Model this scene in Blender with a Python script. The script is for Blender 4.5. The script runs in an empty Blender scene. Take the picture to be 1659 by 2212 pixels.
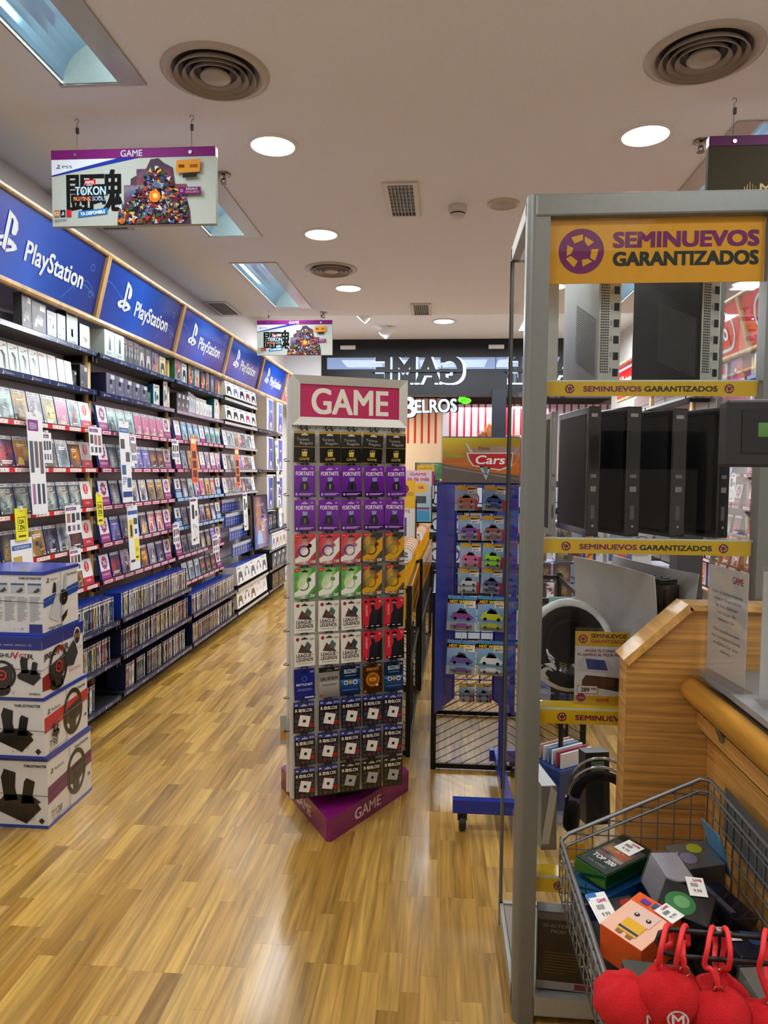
import bpy, math, random
from mathutils import Vector, Matrix
from mathutils.geometry import tessellate_polygon

# ---------------------------------------------------------------- camera, world, exposure
S = bpy.context.scene
COL = S.collection
PI = math.pi
cam = bpy.data.objects.new('camera', bpy.data.cameras.new('camera'))
COL.objects.link(cam)
cam.data.sensor_fit = 'VERTICAL'
cam.data.sensor_height = 24.0
cam.data.lens = 24.0 * 1530.0 / 2212.0
cam.data.clip_start = 0.02
cam.data.clip_end = 200
yaw, pit, rol = math.radians(4.52), math.radians(-3.29), math.radians(0.5)
fw = Vector((-math.sin(yaw)*math.cos(pit), math.cos(yaw)*math.cos(pit), math.sin(pit)))
rt = Vector((math.cos(yaw), math.sin(yaw), 0)); up = rt.cross(fw)
r2 = rt*math.cos(rol) + up*math.sin(rol); u2 = -rt*math.sin(rol) + up*math.cos(rol)
M = Matrix((r2, u2, -fw)).transposed().to_4x4(); M.translation = Vector((0, 0, 1.62))
cam.matrix_world = M
S.camera = cam
W = bpy.data.worlds.new('world'); S.world = W; W.use_nodes = True
W.node_tree.nodes['Background'].inputs[0].default_value = (0.75, 0.85, 1.0, 1)
W.node_tree.nodes['Background'].inputs[1].default_value = 0.35
S.view_settings.view_transform = 'Standard'
S.view_settings.look = 'None'
S.view_settings.exposure = 0.0
S.view_settings.gamma = 1.0
S.view_settings.use_curve_mapping = False
S.cycles.max_bounces = 7
S.cycles.transparent_max_bounces = 24
S.cycles.caustics_reflective = False
S.cycles.caustics_refractive = False
S.cycles.sample_clamp_indirect = 4.0

def area(name, loc, sx, sy, power, col=(1, 1, 1), rot=(0, 0, 0), spread=PI):
    l = bpy.data.lights.new(name, 'AREA'); l.shape = 'RECTANGLE'; l.size = sx; l.size_y = sy
    l.energy = power; l.color = col; l.spread = spread
    o = bpy.data.objects.new(name, l); COL.objects.link(o); o.location = loc; o.rotation_euler = rot
    return o
CZ = 3.365            # shop ceiling height
LP = 1.0
DL = [(-.92, 3.73+.12), (-.90, 5.28), (-.90, 6.82), (1.03, 3.85), (1.03, 5.3), (1.03, 6.85), (-.92, 2.2), (1.03, 2.2), (-.92, .6), (1.03, .6)]
TR = [(-1.57, 1.75, 3.2), (-1.57, 3.87, 5.29), (-1.62, 5.98, 7.6), (1.66, 1.75, 3.2), (1.66, 3.75, 5.15), (1.66, 5.98, 7.6), (-1.57, -.6, .9), (1.66, -.6, .9)]
E0 = .66
for i, (x, y) in enumerate(DL):
    area('downlight_lamp', (x, y, CZ-.035), .2, .2, 15*E0, (1.0, .95, .88))
for i, (x, a, b) in enumerate(TR):
    area('trough_lamp', (x, (a+b)/2, CZ-.012), .26, b-a-.1, 26*E0, (.86, .95, 1.0))
for x in (-1.2, .2, 1.6):
    area('front_zone_lamp', (x, 9.7, 3.6), 1.2, .9, 130*E0, (.88, .94, 1.0))
area('mall_lamp', (0, 14.0, 4.6), 8, 2.4, 420*E0, (.86, .92, 1.0))
area('sweet_shop_lamp', (-2.2, 17.6, 3.2), 2.2, .6, 75*E0, (1.0, .82, .6))
area('sweet_shop_lamp', (1.4, 17.6, 3.2), 2.2, .6, 90*E0, (1.0, .9, .9))
area('back_shop_lamp', (0.3, -1.0, 3.3), 2.2, 1.0, 14*E0, (1.0, .93, .84))

# ---------------------------------------------------------------- materials
def lin(c):
    if isinstance(c, str):
        c = c.lstrip('#'); c = [int(c[i:i+2], 16)/255 for i in (0, 2, 4)]
    return tuple((v/12.92 if v <= .04045 else ((v+.055)/1.055)**2.4) for v in c[:3])
MATS = {}
def mat(name, rough=.5, metal=0, spec=.5, emit=0, coat=0, bump=0, bscale=60, wood=None, alpha=None):
    """principled material: its colour is the printed/painted colour stored on the mesh, varied by fine noise"""
    if name in MATS: return MATS[name]
    m = bpy.data.materials.new(name); m.use_nodes = True; nt = m.node_tree; n = nt.nodes; L = nt.links
    b = n['Principled BSDF']
    at = n.new('ShaderNodeVertexColor'); at.layer_name = 'Col'
    tc = n.new('ShaderNodeTexCoord')
    nz = n.new('ShaderNodeTexNoise'); nz.inputs['Scale'].default_value = bscale; nz.inputs['Detail'].default_value = 3
    src = at.outputs['Color']
    if wood:
        mp = n.new('ShaderNodeMapping'); mp.inputs['Scale'].default_value = wood
        ge = n.new('ShaderNodeNewGeometry')
        vm = n.new('ShaderNodeVectorMath'); vm.operation = 'MULTIPLY_ADD'
        vm.inputs[1].default_value = (37, 37, 37)
        L.new(at.outputs['Color'], vm.inputs[0]); L.new(ge.outputs['Position'], vm.inputs[2])
        L.new(vm.outputs[0], mp.inputs['Vector'])
        nz.inputs['Scale'].default_value = 1; nz.inputs['Detail'].default_value = 4; nz.inputs['Distortion'].default_value = .6
        L.new(mp.outputs['Vector'], nz.inputs['Vector'])
        rp = n.new('ShaderNodeMapRange'); rp.inputs['From Min'].default_value = .3; rp.inputs['From Max'].default_value = .72
        rp.inputs['To Min'].default_value = .58; rp.inputs['To Max'].default_value = 1.26
        L.new(nz.outputs[0], rp.inputs['Value'])
    else:
        L.new(tc.outputs['Object'], nz.inputs['Vector'])
        rp = n.new('ShaderNodeMapRange'); rp.inputs['To Min'].default_value = .93; rp.inputs['To Max'].default_value = 1.07
        L.new(nz.outputs[0], rp.inputs['Value'])
    mx = n.new('ShaderNodeVectorMath'); mx.operation = 'SCALE'
    L.new(src, mx.inputs[0]); L.new(rp.outputs[0], mx.inputs['Scale'])
    L.new(mx.outputs[0], b.inputs['Base Color'])
    b.inputs['Roughness'].default_value = rough; b.inputs['Metallic'].default_value = metal
    b.inputs['Specular IOR Level'].default_value = spec; b.inputs['Coat Weight'].default_value = coat
    b.inputs['Coat Roughness'].default_value = .12
    if emit:
        L.new(at.outputs['Color'], b.inputs['Emission Color']); b.inputs['Emission Strength'].default_value = emit
    if bump:
        bp = n.new('ShaderNodeBump'); bp.inputs['Strength'].default_value = bump; bp.inputs['Distance'].default_value = .01
        L.new(nz.outputs[0], bp.inputs['Height']); L.new(bp.outputs[0], b.inputs['Normal'])
    MATS[name] = m
    return m
def glassmat(name, tint=(1, 1, 1), refl=1.0, rough=.02, base=.04):
    if name in MATS: return MATS[name]
    m = bpy.data.materials.new(name); m.use_nodes = True; nt = m.node_tree; n = nt.nodes; L = nt.links
    n.remove(n['Principled BSDF']); out = n['Material Output']
    t = n.new('ShaderNodeBsdfTransparent'); t.inputs[0].default_value = (*tint, 1)
    g = n.new('ShaderNodeBsdfGlossy'); g.inputs['Roughness'].default_value = rough
    lw = n.new('ShaderNodeLayerWeight'); lw.inputs[0].default_value = .35
    mr = n.new('ShaderNodeMapRange'); mr.inputs['To Min'].default_value = base*refl; mr.inputs['To Max'].default_value = .45*refl
    nz = n.new('ShaderNodeTexNoise'); nz.inputs['Scale'].default_value = 9
    ad = n.new('ShaderNodeMath'); ad.operation = 'MULTIPLY_ADD'; ad.inputs[1].default_value = .012; 
    L.new(lw.outputs['Fresnel'], mr.inputs['Value']); L.new(nz.outputs[0], ad.inputs[0]); L.new(mr.outputs[0], ad.inputs[2])
    x = n.new('ShaderNodeMixShader'); L.new(ad.outputs[0], x.inputs[0]); L.new(t.outputs[0], x.inputs[1]); L.new(g.outputs[0], x.inputs[2])
    L.new(x.outputs[0], out.inputs['Surface'])
    MATS[name] = m
    return m
PR = mat('printed_card', .55, spec=.35)
GL = mat('glossy_print', .16, coat=.3)
PW = mat('painted_wall', .85, bump=.15, bscale=120)
BK = mat('black_powder_metal', .45, metal=.3)
GLC = mat('shrink_wrapped_print', .3, coat=.08)
GM = mat('grey_aluminium', .38, metal=.35)
CH = mat('chrome_steel', .15, metal=1)
PL = mat('satin_plastic', .3)
EM = mat('lit_diffuser', .4, emit=9)
EN = mat('neon_letter', .4, emit=.9)
FL = mat('plush_fabric', .95, bump=.6, bscale=900)
WD = mat('beech_wood', .38, coat=.25, wood=(9, 9, 2.2))
WX = mat('oak_panel', .35, coat=.3, wood=(2.5, 3, 85))
FLR = mat('laminate_floor', .24, coat=.3, wood=(48, 2.4, 9))
GLS = glassmat('clear_glass', (.975, .985, .98), .8, .02, .0)
ACR = glassmat('clear_acrylic', (.97, .98, 1), .6, .05, .06)
CEL = glassmat('clear_wrap', (.97, .98, .99), .7, .06, .03)

# ---------------------------------------------------------------- mesh builder
TXT = {}
def text_mesh(s, off=0.0):
    k = (s, off)
    if k in TXT: return TXT[k]
    c = bpy.data.curves.new('t', 'FONT'); c.body = s; c.size = 1; c.resolution_u = 3 if len(s) > 6 else 6; c.offset = off
    o = bpy.data.objects.new('t', c)
    me = bpy.data.meshes.new_from_object(o)
    vs = [(v.co.x, v.co.y) for v in me.vertices]; fs = [tuple(p.vertices) for p in me.polygons]
    bpy.data.objects.remove(o); bpy.data.curves.remove(c); bpy.data.meshes.remove(me)
    if not vs: vs = [(0, 0)]
    x0 = min(v[0] for v in vs); x1 = max(v[0] for v in vs); y0 = min(v[1] for v in vs); y1 = max(v[1] for v in vs)
    TXT[k] = (vs, fs, x0, x1, y0, y1)
    return TXT[k]

class Surf:
    """a flat place on an object: origin, right, up; prints lie a hair in front of it"""
    def __init__(s, mb, o, u=(1, 0, 0), v=(0, 0, 1), m=None, lift=.0004):
        s.mb = mb; s.o = Vector(o); s.u = Vector(u).normalized(); s.v = Vector(v).normalized(); s.n = s.u.cross(s.v)
        s.k = 0; s.lift = lift; s.m = m
    def p(s, a, b): return s.o + s.u*a + s.v*b + s.n*(s.lift*(s.k+1))
    def up(s): s.k += 1; return s
    def rect(s, a, b, c, d, col, m=None):
        s.mb.face([s.p(a, b), s.p(c, b), s.p(c, d), s.p(a, d)], col, m or s.m)
    def grad(s, a, b, c, d, c0, c1, m=None, horiz=False):
        q = [s.p(a, b), s.p(c, b), s.p(c, d), s.p(a, d)]
        s.mb.face(q, ([c0, c1, c1, c0] if horiz else [c0, c0, c1, c1]), m or s.m)
    def poly(s, pts, col, m=None):
        for t in tessellate_polygon([[Vector((x, y, 0)) for x, y in pts]]):
            q = [pts[i] for i in t]
            ar = (q[1][0]-q[0][0])*(q[2][1]-q[0][1])-(q[2][0]-q[0][0])*(q[1][1]-q[0][1])
            if ar < 0: q.reverse()
            s.mb.face([s.p(*x) for x in q], col, m or s.m)
    def disc(s, x, y, r, col, n=18, ry=None, rot=0, m=None):
        ry = ry or r
        pts = [(x+r*math.cos(t)*math.cos(rot)-ry*math.sin(t)*math.sin(rot), y+r*math.cos(t)*math.sin(rot)+ry*math.sin(t)*math.cos(rot)) for t in [2*PI*i/n for i in range(n)]]
        s.mb.face([s.p(*q) for q in pts], col, m or s.m)
    def ring(s, x, y, r, w, col, n=24, ry=None, a0=0, a1=2*PI, m=None):
        k = (ry or r)/r
        for i in range(n):
            t0 = a0+(a1-a0)*i/n; t1 = a0+(a1-a0)*(i+1)/n
            q = [(x+q_*math.cos(t), y+q_*k*math.sin(t)) for q_, t in ((r-w, t0), (r, t0), (r, t1), (r-w, t1))]
            s.mb.face([s.p(*z) for z in q], col, m or s.m)
    def text(s, t, x, y, h, col, align='c', width=None, off=.012, rot=0, m=None, slant=0):
        """h = height of the letters; width squeezes or stretches"""
        ex = (off if off > .0125 else 0)*h/.7
        vs, fs, x0, x1, y0, y1 = text_mesh(t, 0)
        k = h/.7; kx = k
        if width: kx = width/max(x1-x0, 1e-6)
        if align == 'c': ox = x-(x0+x1)/2*kx
        elif align == 'l': ox = x-x0*kx
        else: ox = x-x1*kx
        cr, sr = math.cos(rot), math.sin(rot)
        mi = s.mb.mi(m or s.m); c = lin(col)
        if width: ox += ex*(align == 'l')-ex*(align == 'r')
        for q_, (dx, dy) in enumerate([(0, 0)] if ex <= 0 else [(-ex, -ex*.7), (ex, -ex*.7), (ex, ex*.7), (-ex, ex*.7), (0, 0)]):
            base = len(s.mb.v)
            for a, b in vs:
                px = ox+a*kx+slant*b*k-x+dx; py = b*k+dy
                s.mb.v.append(s.p(x+px*cr-py*sr, y+px*sr+py*cr)+s.n*(q_*4e-5))
            for f in fs:
                s.mb.f.append([base+i for i in f]); s.mb.fm.append(mi); s.mb.fc.append([c]*len(f))
    def lines(s, a, b, c, d, n, col, seed=0, fill=.55):
        r = random.Random(seed); st = (d-b)/n
        for i in range(n):
            w = (c-a)*(r.uniform(.6, 1) if i < n-1 else .4)
            y = d-st*(i+1); s.rect(a, y, a+w, y+st*fill, col)
    def ps(s, x, y, h, col):
        P = [(.40, 1.0), (.40, .06), (.54, 0), (.54, .84), (.60, .84), (.64, .78), (.64, .50), (.72, .46), (.84, .50), (.88, .66), (.82, .82), (.66, .92)]
        A = [(.38, .36), (.14, .28), (.02, .20), (.02, .12), (.14, .05), (.28, .05), (.38, .09), (.38, .18), (.26, .15), (.2, .18), (.26, .22), (.38, .27)]
        B = [(.57, .36), (.78, .32), (.94, .26), (1.0, .18), (.90, .11), (.57, -.02), (.57, .07), (.74, .13), (.78, .17), (.72, .20), (.57, .17)]
        for q in (P, A, B): s.poly([(x+(a-.5)*h, y+b*h) for a, b in q], col)
    def recycle(s, x, y, r, c0, c1):
        s.disc(x, y, r, c0, 28); s.up()
        for k in range(3):
            a = PI/2+k*2*PI/3
            R = lambda px, py: (x+r*(px*math.cos(a)-py*math.sin(a)), y+r*(px*math.sin(a)+py*math.cos(a)))
            s.poly([R(.62, .46), R(.72, .08), R(.74, -.06), R(.5, -.06), R(.34, .3)], c1)
            s.poly([R(.66, -.14), R(.40, -.55), R(.22, -.30), R(.42, -.14)], c1)
        s.k -= 1
    def art(s, a, b, c, d, seed, base, cols, nx=7, ny=9, blobs=5, top=None, shapes=True):
        """loose printed artwork: smooth colour fields with a few random figures"""
        r = random.Random(seed); mu = lambda c: tuple(v*.72+.28*(.35*sum(c)/3+.65*v)+.012 for v in c); base = [mu(lin(q)) for q in base]; cols = [mu(lin(q)) for q in cols]
        bl = [(r.uniform(.15, .85), r.uniform(.1, .85), r.uniform(.07, .24), r.uniform(.12, .34), r.choice(cols)) for _ in range(blobs)]
        bl.append((.5+r.uniform(-.12, .12), .38, .17, .34, cols[0]))
        def f(u, v):
            t = v; q = [base[0][i]*(1-t)+base[1][i]*t for i in range(3)]
            for (x, y, rx, ry, cc) in bl:
                w = math.exp(-((u-x)/rx)**2-((v-y)/ry)**2)
                q = [q[i]*(1-w)+cc[i]*w for i in range(3)]
            g = r.uniform(.75, 1.25)
            return tuple(min(1, z*g) for z in q)
        G = [[f(i/nx, j/ny) for i in range(nx+1)] for j in range(ny+1)]
        m = s.mb.mi(s.m); n0 = len(s.mb.v)
        for j in range(ny+1):
            for i in range(nx+1): s.mb.v.append(s.p(a+(c-a)*i/nx, b+(d-b)*j/ny))
        for j in range(ny):
            for i in range(nx):
                k = n0+j*(nx+1)+i
                s.mb.f.append([k, k+1, k+nx+2, k+nx+1]); s.mb.fm.append(m)
                s.mb.fc.append([G[j][i], G[j][i+1], G[j+1][i+1], G[j+1][i]])
        # a few crisp printed shapes over the soft fields
        if not shapes: return
        W_, H_ = c-a, d-b; hx = lambda q, g: '#%02x%02x%02x' % tuple(int(255*min(1, max(0, v*g))**.45) for v in q)
        s.k += .5
        cx, by = a+W_*r.uniform(.35, .65), b+H_*r.uniform(.02, .12); sc = r.uniform(.7, 1.05); dk = hx(r.choice(cols), r.choice((.35, .5, 1.3)))
        s.poly([(cx-W_*.24*sc, by), (cx+W_*.26*sc, by), (cx+W_*.22*sc, by+H_*.22*sc), (cx+W_*.10*sc, by+H_*.33*sc), (cx-W_*.12*sc, by+H_*.34*sc), (cx-W_*.2*sc, by+H_*.18*sc)], dk)
        s.disc(cx+W_*.02, by+H_*.42*sc, W_*.11*sc, hx(r.choice(cols), r.choice((.6, 1.4))), 9)
        for q in range(r.choice((3, 4, 5))):
            x, y, L_, t = a+W_*r.uniform(.1, .75), b+H_*r.uniform(.15, .85), r.uniform(.1, .3), r.uniform(-.8, 1.2)
            p2 = [(x, y), (x+L_*W_, y+L_*H_*t*.4), (x+L_*W_*.9, y+L_*H_*t*.4+H_*.03), (x+W_*.02, y+H_*.05)]
            s.k += .05; s.poly([(min(c, max(a, u)), min(d, max(b, w))) for u, w in p2], hx(r.choice(cols+base), r.choice((.5, 1.5, 2.2))))
        s.k -= .5+.05*(q+1)

class MB:
    def __init__(s, m=None): s.v = []; s.f = []; s.fm = []; s.fc = []; s.ms = []; s.m = m or PL
    def mi(s, m):
        m = m or s.m
        if m not in s.ms: s.ms.append(m)
        return s.ms.index(m)
    def face(s, pts, col, m=None):
        b = len(s.v); s.v += [Vector(p) for p in pts]; s.f.append(list(range(b, b+len(pts)))); s.fm.append(s.mi(m))
        s.fc.append([lin(q) for q in col] if isinstance(col, list) else [lin(col)]*len(pts))
    def box(s, x0, x1, y0, y1, z0, z1, col, m=None, cols=None):
        """cols: optional dict of side -> colour (x0,x1,y0,y1,z0,z1)"""
        c = [(x0, y0, z0), (x1, y0, z0), (x1, y1, z0), (x0, y1, z0), (x0, y0, z1), (x1, y0, z1), (x1, y1, z1), (x0, y1, z1)]
        b = len(s.v); s.v += [Vector(p) for p in c]; cc = cols or {}
        for k, q in (('z0', (0, 3, 2, 1)), ('z1', (4, 5, 6, 7)), ('y0', (0, 1, 5, 4)), ('x1', (1, 2, 6, 5)), ('y1', (2, 3, 7, 6)), ('x0', (3, 0, 4, 7))):
            s.f.append([b+i for i in q]); s.fm.append(s.mi(m)); s.fc.append([lin(cc.get(k, col))]*4)
        return s
    def obox(s, c, ux, uy, uz, col, m=None):
        """box by centre and three half-axis vectors"""
        c, ux, uy, uz = map(Vector, (c, ux, uy, uz)); b = len(s.v)
        for dz in (-1, 1):
            for dx, dy in ((-1, -1), (1, -1), (1, 1), (-1, 1)): s.v.append(c+ux*dx+uy*dy+uz*dz)
        for q in ((0, 3, 2, 1), (4, 5, 6, 7), (0, 1, 5, 4), (1, 2, 6, 5), (2, 3, 7, 6), (3, 0, 4, 7)):
            s.f.append([b+i for i in q]); s.fm.append(s.mi(m)); s.fc.append([lin(col)]*4)
        return s
    def bar(s, a, b, r, col, m=None, n=8, caps=True, r1=None):
        a, b = Vector(a), Vector(b); d = (b-a).normalized(); r1 = r if r1 is None else r1
        t = Vector((0, 0, 1)) if abs(d.z) < .9 else Vector((1, 0, 0)); u = d.cross(t).normalized(); w = d.cross(u)
        k = len(s.v)
        for p, q in ((a, r), (b, r1)):
            for i in range(n):
                t = 2*PI*(i+.5)/n; s.v.append(p+u*(math.cos(t)*q)+w*(math.sin(t)*q))
        mi = s.mi(m); c = lin(col)
        for i in range(n):
            j = (i+1) % n; s.f.append([k+i, k+n+i, k+n+j, k+j]); s.fm.append(mi); s.fc.append([c]*4)
        if caps:
            s.f.append([k+i for i in range(n)]); s.fm.append(mi); s.fc.append([c]*n)
            s.f.append([k+n+i for i in reversed(range(n))]); s.fm.append(mi); s.fc.append([c]*n)
        return s
    def tube(s, pts, r, col, m=None, n=6, closed=False):
        """one continuous swept tube along points"""
        pts = [Vector(p) for p in pts]; N = len(pts); k = len(s.v); mi = s.mi(m); c = lin(col); u = None
        for i, p in enumerate(pts):
            d = (pts[(i+1) % N if closed else min(i+1, N-1)]-pts[(i-1) % N if closed else max(i-1, 0)]).normalized()
            if u is None:
                t = Vector((0, 0, 1)) if abs(d.z) < .9 else Vector((1, 0, 0)); u = d.cross(t).normalized()
            else: u = (u-d*u.dot(d)).normalized()
            w = d.cross(u)
            for j in range(n):
                t = 2*PI*j/n; s.v.append(p+u*(math.cos(t)*r)+w*(math.sin(t)*r))
        for i in range(N if closed else N-1):
            a = k+i*n; b = k+((i+1) % N)*n
            for j in range(n):
                q = (j+1) % n; s.f.append([a+j, b+j, b+q, a+q]); s.fm.append(mi); s.fc.append([c]*4)
        if not closed:
            s.f.append([k+j for j in range(n)]); s.fm.append(mi); s.fc.append([c]*n)
            s.f.append([k+(N-1)*n+j for j in reversed(range(n))]); s.fm.append(mi); s.fc.append([c]*n)
        return s
    def lathe(s, prof, col, m=None, n=24, c=(0, 0, 0), axis='z'):
        k = len(s.v); mi = s.mi(m); cx, cy, cz = c
        for r, h in prof:
            for i in range(n):
                t = 2*PI*i/n; a, b = r*math.cos(t), r*math.sin(t)
                s.v.append(Vector((cx+a, cy+b, cz+h)) if axis == 'z' else (Vector((cx+h, cy+a, cz+b)) if axis == 'x' else Vector((cx+b, cy+h, cz+a))))
        cc = lin(col)
        for j in range(len(prof)-1):
            for i in range(n):
                q = (i+1) % n; s.f.append([k+j*n+i, k+j*n+q, k+(j+1)*n+q, k+(j+1)*n+i]); s.fm.append(mi); s.fc.append([cc]*4)
        return s
    def prism(s, pts, z0, z1, col, m=None, side=None):
        """vertical prism over an outline, counter-clockwise"""
        tr = tessellate_polygon([[Vector((x, y, 0)) for x, y in pts]])
        for t in tr:
            q = [pts[i] for i in t]
            if (q[1][0]-q[0][0])*(q[2][1]-q[0][1])-(q[2][0]-q[0][0])*(q[1][1]-q[0][1]) < 0: q.reverse()
            s.face([(x, y, z1) for x, y in q], col, m); s.face([(x, y, z0) for x, y in reversed(q)], col, m)
        for i in range(len(pts)):
            a, b = pts[i], pts[(i+1) % len(pts)]
            s.face([(a[0], a[1], z0), (b[0], b[1], z0), (b[0], b[1], z1), (a[0], a[1], z1)], side or col, m)
        return s
    def mesh(s, name):
        me = bpy.data.meshes.new(name); me.from_pydata([tuple(v) for v in s.v], [], s.f)
        for m in s.ms: me.materials.append(m)
        me.polygons.foreach_set('material_index', s.fm)
        ca = me.color_attributes.new('Col', 'FLOAT_COLOR', 'CORNER')
        buf = []
        for c in s.fc:
            for q in c: buf += [q[0], q[1], q[2], 1.0]
        ca.data.foreach_set('color', buf)
        me.update()
        return me
    def build(s, name, parent=None, loc=None, rot=None, smooth=False, bevel=0):
        me = s.mesh(name)
        if smooth: me.polygons.foreach_set('use_smooth', [True]*len(me.polygons))
        o = bpy.data.objects.new(name, me); COL.objects.link(o)
        if parent: o.parent = parent
        if loc is not None: o.location = loc
        if rot is not None: o.rotation_euler = rot
        if bevel:
            b = o.modifiers.new('bevel', 'BEVEL'); b.width = bevel; b.segments = 2; b.limit_method = 'ANGLE'
        return o

def tag(o, label=None, cat=None, group=None, kind=None):
    if label: o['label'] = label
    if cat: o['category'] = cat
    if group: o['group'] = group
    if kind: o['kind'] = kind
    return o
def empty(name, loc=(0, 0, 0), rz=0, label=None, cat=None, group=None, rot=None):
    o = bpy.data.objects.new(name, None); COL.objects.link(o); o.empty_display_size = .1
    o.location = loc; o.rotation_euler = rot or (0, 0, rz)
    return tag(o, label, cat, group)
def clone(o, loc=None, rot=None, label=None, group=None, mw=None):
    c = o.copy(); COL.objects.link(c)
    if mw is not None: c.matrix_world = mw
    else:
        if loc is not None: c.location = loc
        if rot is not None: c.rotation_euler = rot
    if label: c['label'] = label
    if group: c['group'] = group
    for ch in o.children:
        d = ch.copy(); COL.objects.link(d); d.parent = c
        for g in ch.children:
            e = g.copy(); COL.objects.link(e); e.parent = d
    return c
def struct(o, name=None):
    o['kind'] = 'structure'
    return o
ORD = 'first second third fourth fifth sixth seventh eighth ninth tenth eleventh twelfth thirteenth fourteenth fifteenth sixteenth seventeenth eighteenth nineteenth twentieth'.split()
def nth(i):
    if i < 20: return ORD[i]
    tens = ['twenty', 'thirty', 'forty', 'fifty', 'sixty', 'seventy', 'eighty'][(i+1)//10-2]; u = (i+1) % 10
    return tens+'-'+ORD[u-1] if u else tens[:-1]+'ieth'
WHITE, BLACK, NAVY, BLUE, PURP, YEL = '#e8e8e6', '#121214', '#14204e', '#1c49a8', '#7a1c6c', '#f0b416'

# ================================================================ SHELL
WX0, WX1, YB, YF, YE = -2.5, 2.66, -1.6, 8.02, 11.45
mb = MB(FLR); mb.box(WX0-.1, WX1+.1, YB-.1, YE+.2, -.06, -.006, '#7c5d35')
floor = struct(mb.build('floor'))
rng = random.Random(4)
TONES = ['#c1964a', '#b58a40', '#cda454', '#aa7f36', '#bd9246', '#c69c4c', '#9d7734', '#cca24e', '#ba8f44', '#af8842', '#c39950']
planks = []
sw = .0635
nb = int((WX1-WX0+.1)/(3*sw))+1
for bi in range(nb):                       # boards of three staves with shared ends, as three-strip laminate has
    y0 = YB-rng.uniform(0, 1.2)
    while y0 < YE:
        bt = rng.uniform(0, .0003)
        for i in range(3):
            x = WX0-.02+(bi*3+i)*sw; y = y0; end = y0+1.29
            while y < end-.02:
                ln = rng.choice((.26, .34, .42, .5, .6)); ln = end-y if end-y-ln < .16 else ln
                planks.append((x, y, ln, rng.choice(TONES), bt)); y += ln
        y0 += 1.29
def seen(p):
    x, y, ln = p[0]+.03, p[1], p[2]
    return 1.25 < y < 6 and -0.62*y < x < (.02+.105*y if y < 2.5 else .3)
near = sorted([p for p in planks if seen(p)], key=lambda p: p[1]+p[2]/2)[:300]
ns = set(id(p) for p in near)
pm = {}
def add_plank(mb, x, y, ln, t, dz): mb.box(x+.0001, x+sw-.0001, y+.0003, y+ln-.0003, -.006, -dz, t)
for p in near:
    k = (round(p[2], 3), p[3])
    if k not in pm:
        m_ = MB(FLR); add_plank(m_, 0, 0, p[2], p[3], 0); pm[k] = m_.mesh('plank')
    o = bpy.data.objects.new('plank', pm[k]); COL.objects.link(o); o.parent = floor; o.location = (p[0], p[1], -p[4])
mb = MB(FLR)
for p in planks:
    if id(p) not in ns: add_plank(mb, *p)
tag(mb.build('planks_beyond', floor), kind='stuff')

# walls
def wall(name, x0, x1, y0, y1, z0, z1, col='#cfcac4', m=None):
    b = MB(m or PW); b.box(x0, x1, y0, y1, z0, z1, col); return struct(b.build(name))
wall('wall_left', WX0-.12, WX0, YB, YE, 0, 4.2, '#d2cdc8')
wall('wall_right', WX1, WX1+.12, YB, YE, 0, 4.2, '#d2cdc8')
wall('wall_back', WX0-.12, WX1+.12, YB-.12, YB, 0, 3.6)
wall('wall_front_return', WX0, -1.93, YE-.12, YE, 0, 3.75, '#d6d9de')
wall('baseboard_left', WX0, WX0+.012, YB, YE-.12, 0, .09, '#2a2a2c')
# ceiling with openings for the recessed troughs
def ceiling(name, x0, x1, y0, y1, z, holes, col, th=.1):
    b = MB(PW)
    xs = sorted(set([x0, x1]+[h[0] for h in holes]+[h[1] for h in holes])); ys = sorted(set([y0, y1]+[h[2] for h in holes]+[h[3] for h in holes]))
    for i in range(len(xs)-1):
        for j in range(len(ys)-1):
            cx, cy = (xs[i]+xs[i+1])/2, (ys[j]+ys[j+1])/2
            if any(h[0] < cx < h[1] and h[2] < cy < h[3] for h in holes): continue
            b.box(xs[i], xs[i+1], ys[j], ys[j+1], z, z+th, col)
    return struct(b.build(name))
TW = .17
holes = [(x-TW, x+TW, a, b) for x, a, b in TR]
ceiling('ceiling', WX0, WX1, YB, YF, CZ, holes, '#e9eaee')
wall('ceiling_step', WX0, WX1, YF-.02, YF, CZ+.1, 3.9, '#dfe3ea')
ceiling('ceiling_front_zone', WX0, WX1, YF, YE, 3.72, [], '#e3e6ec')

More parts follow.
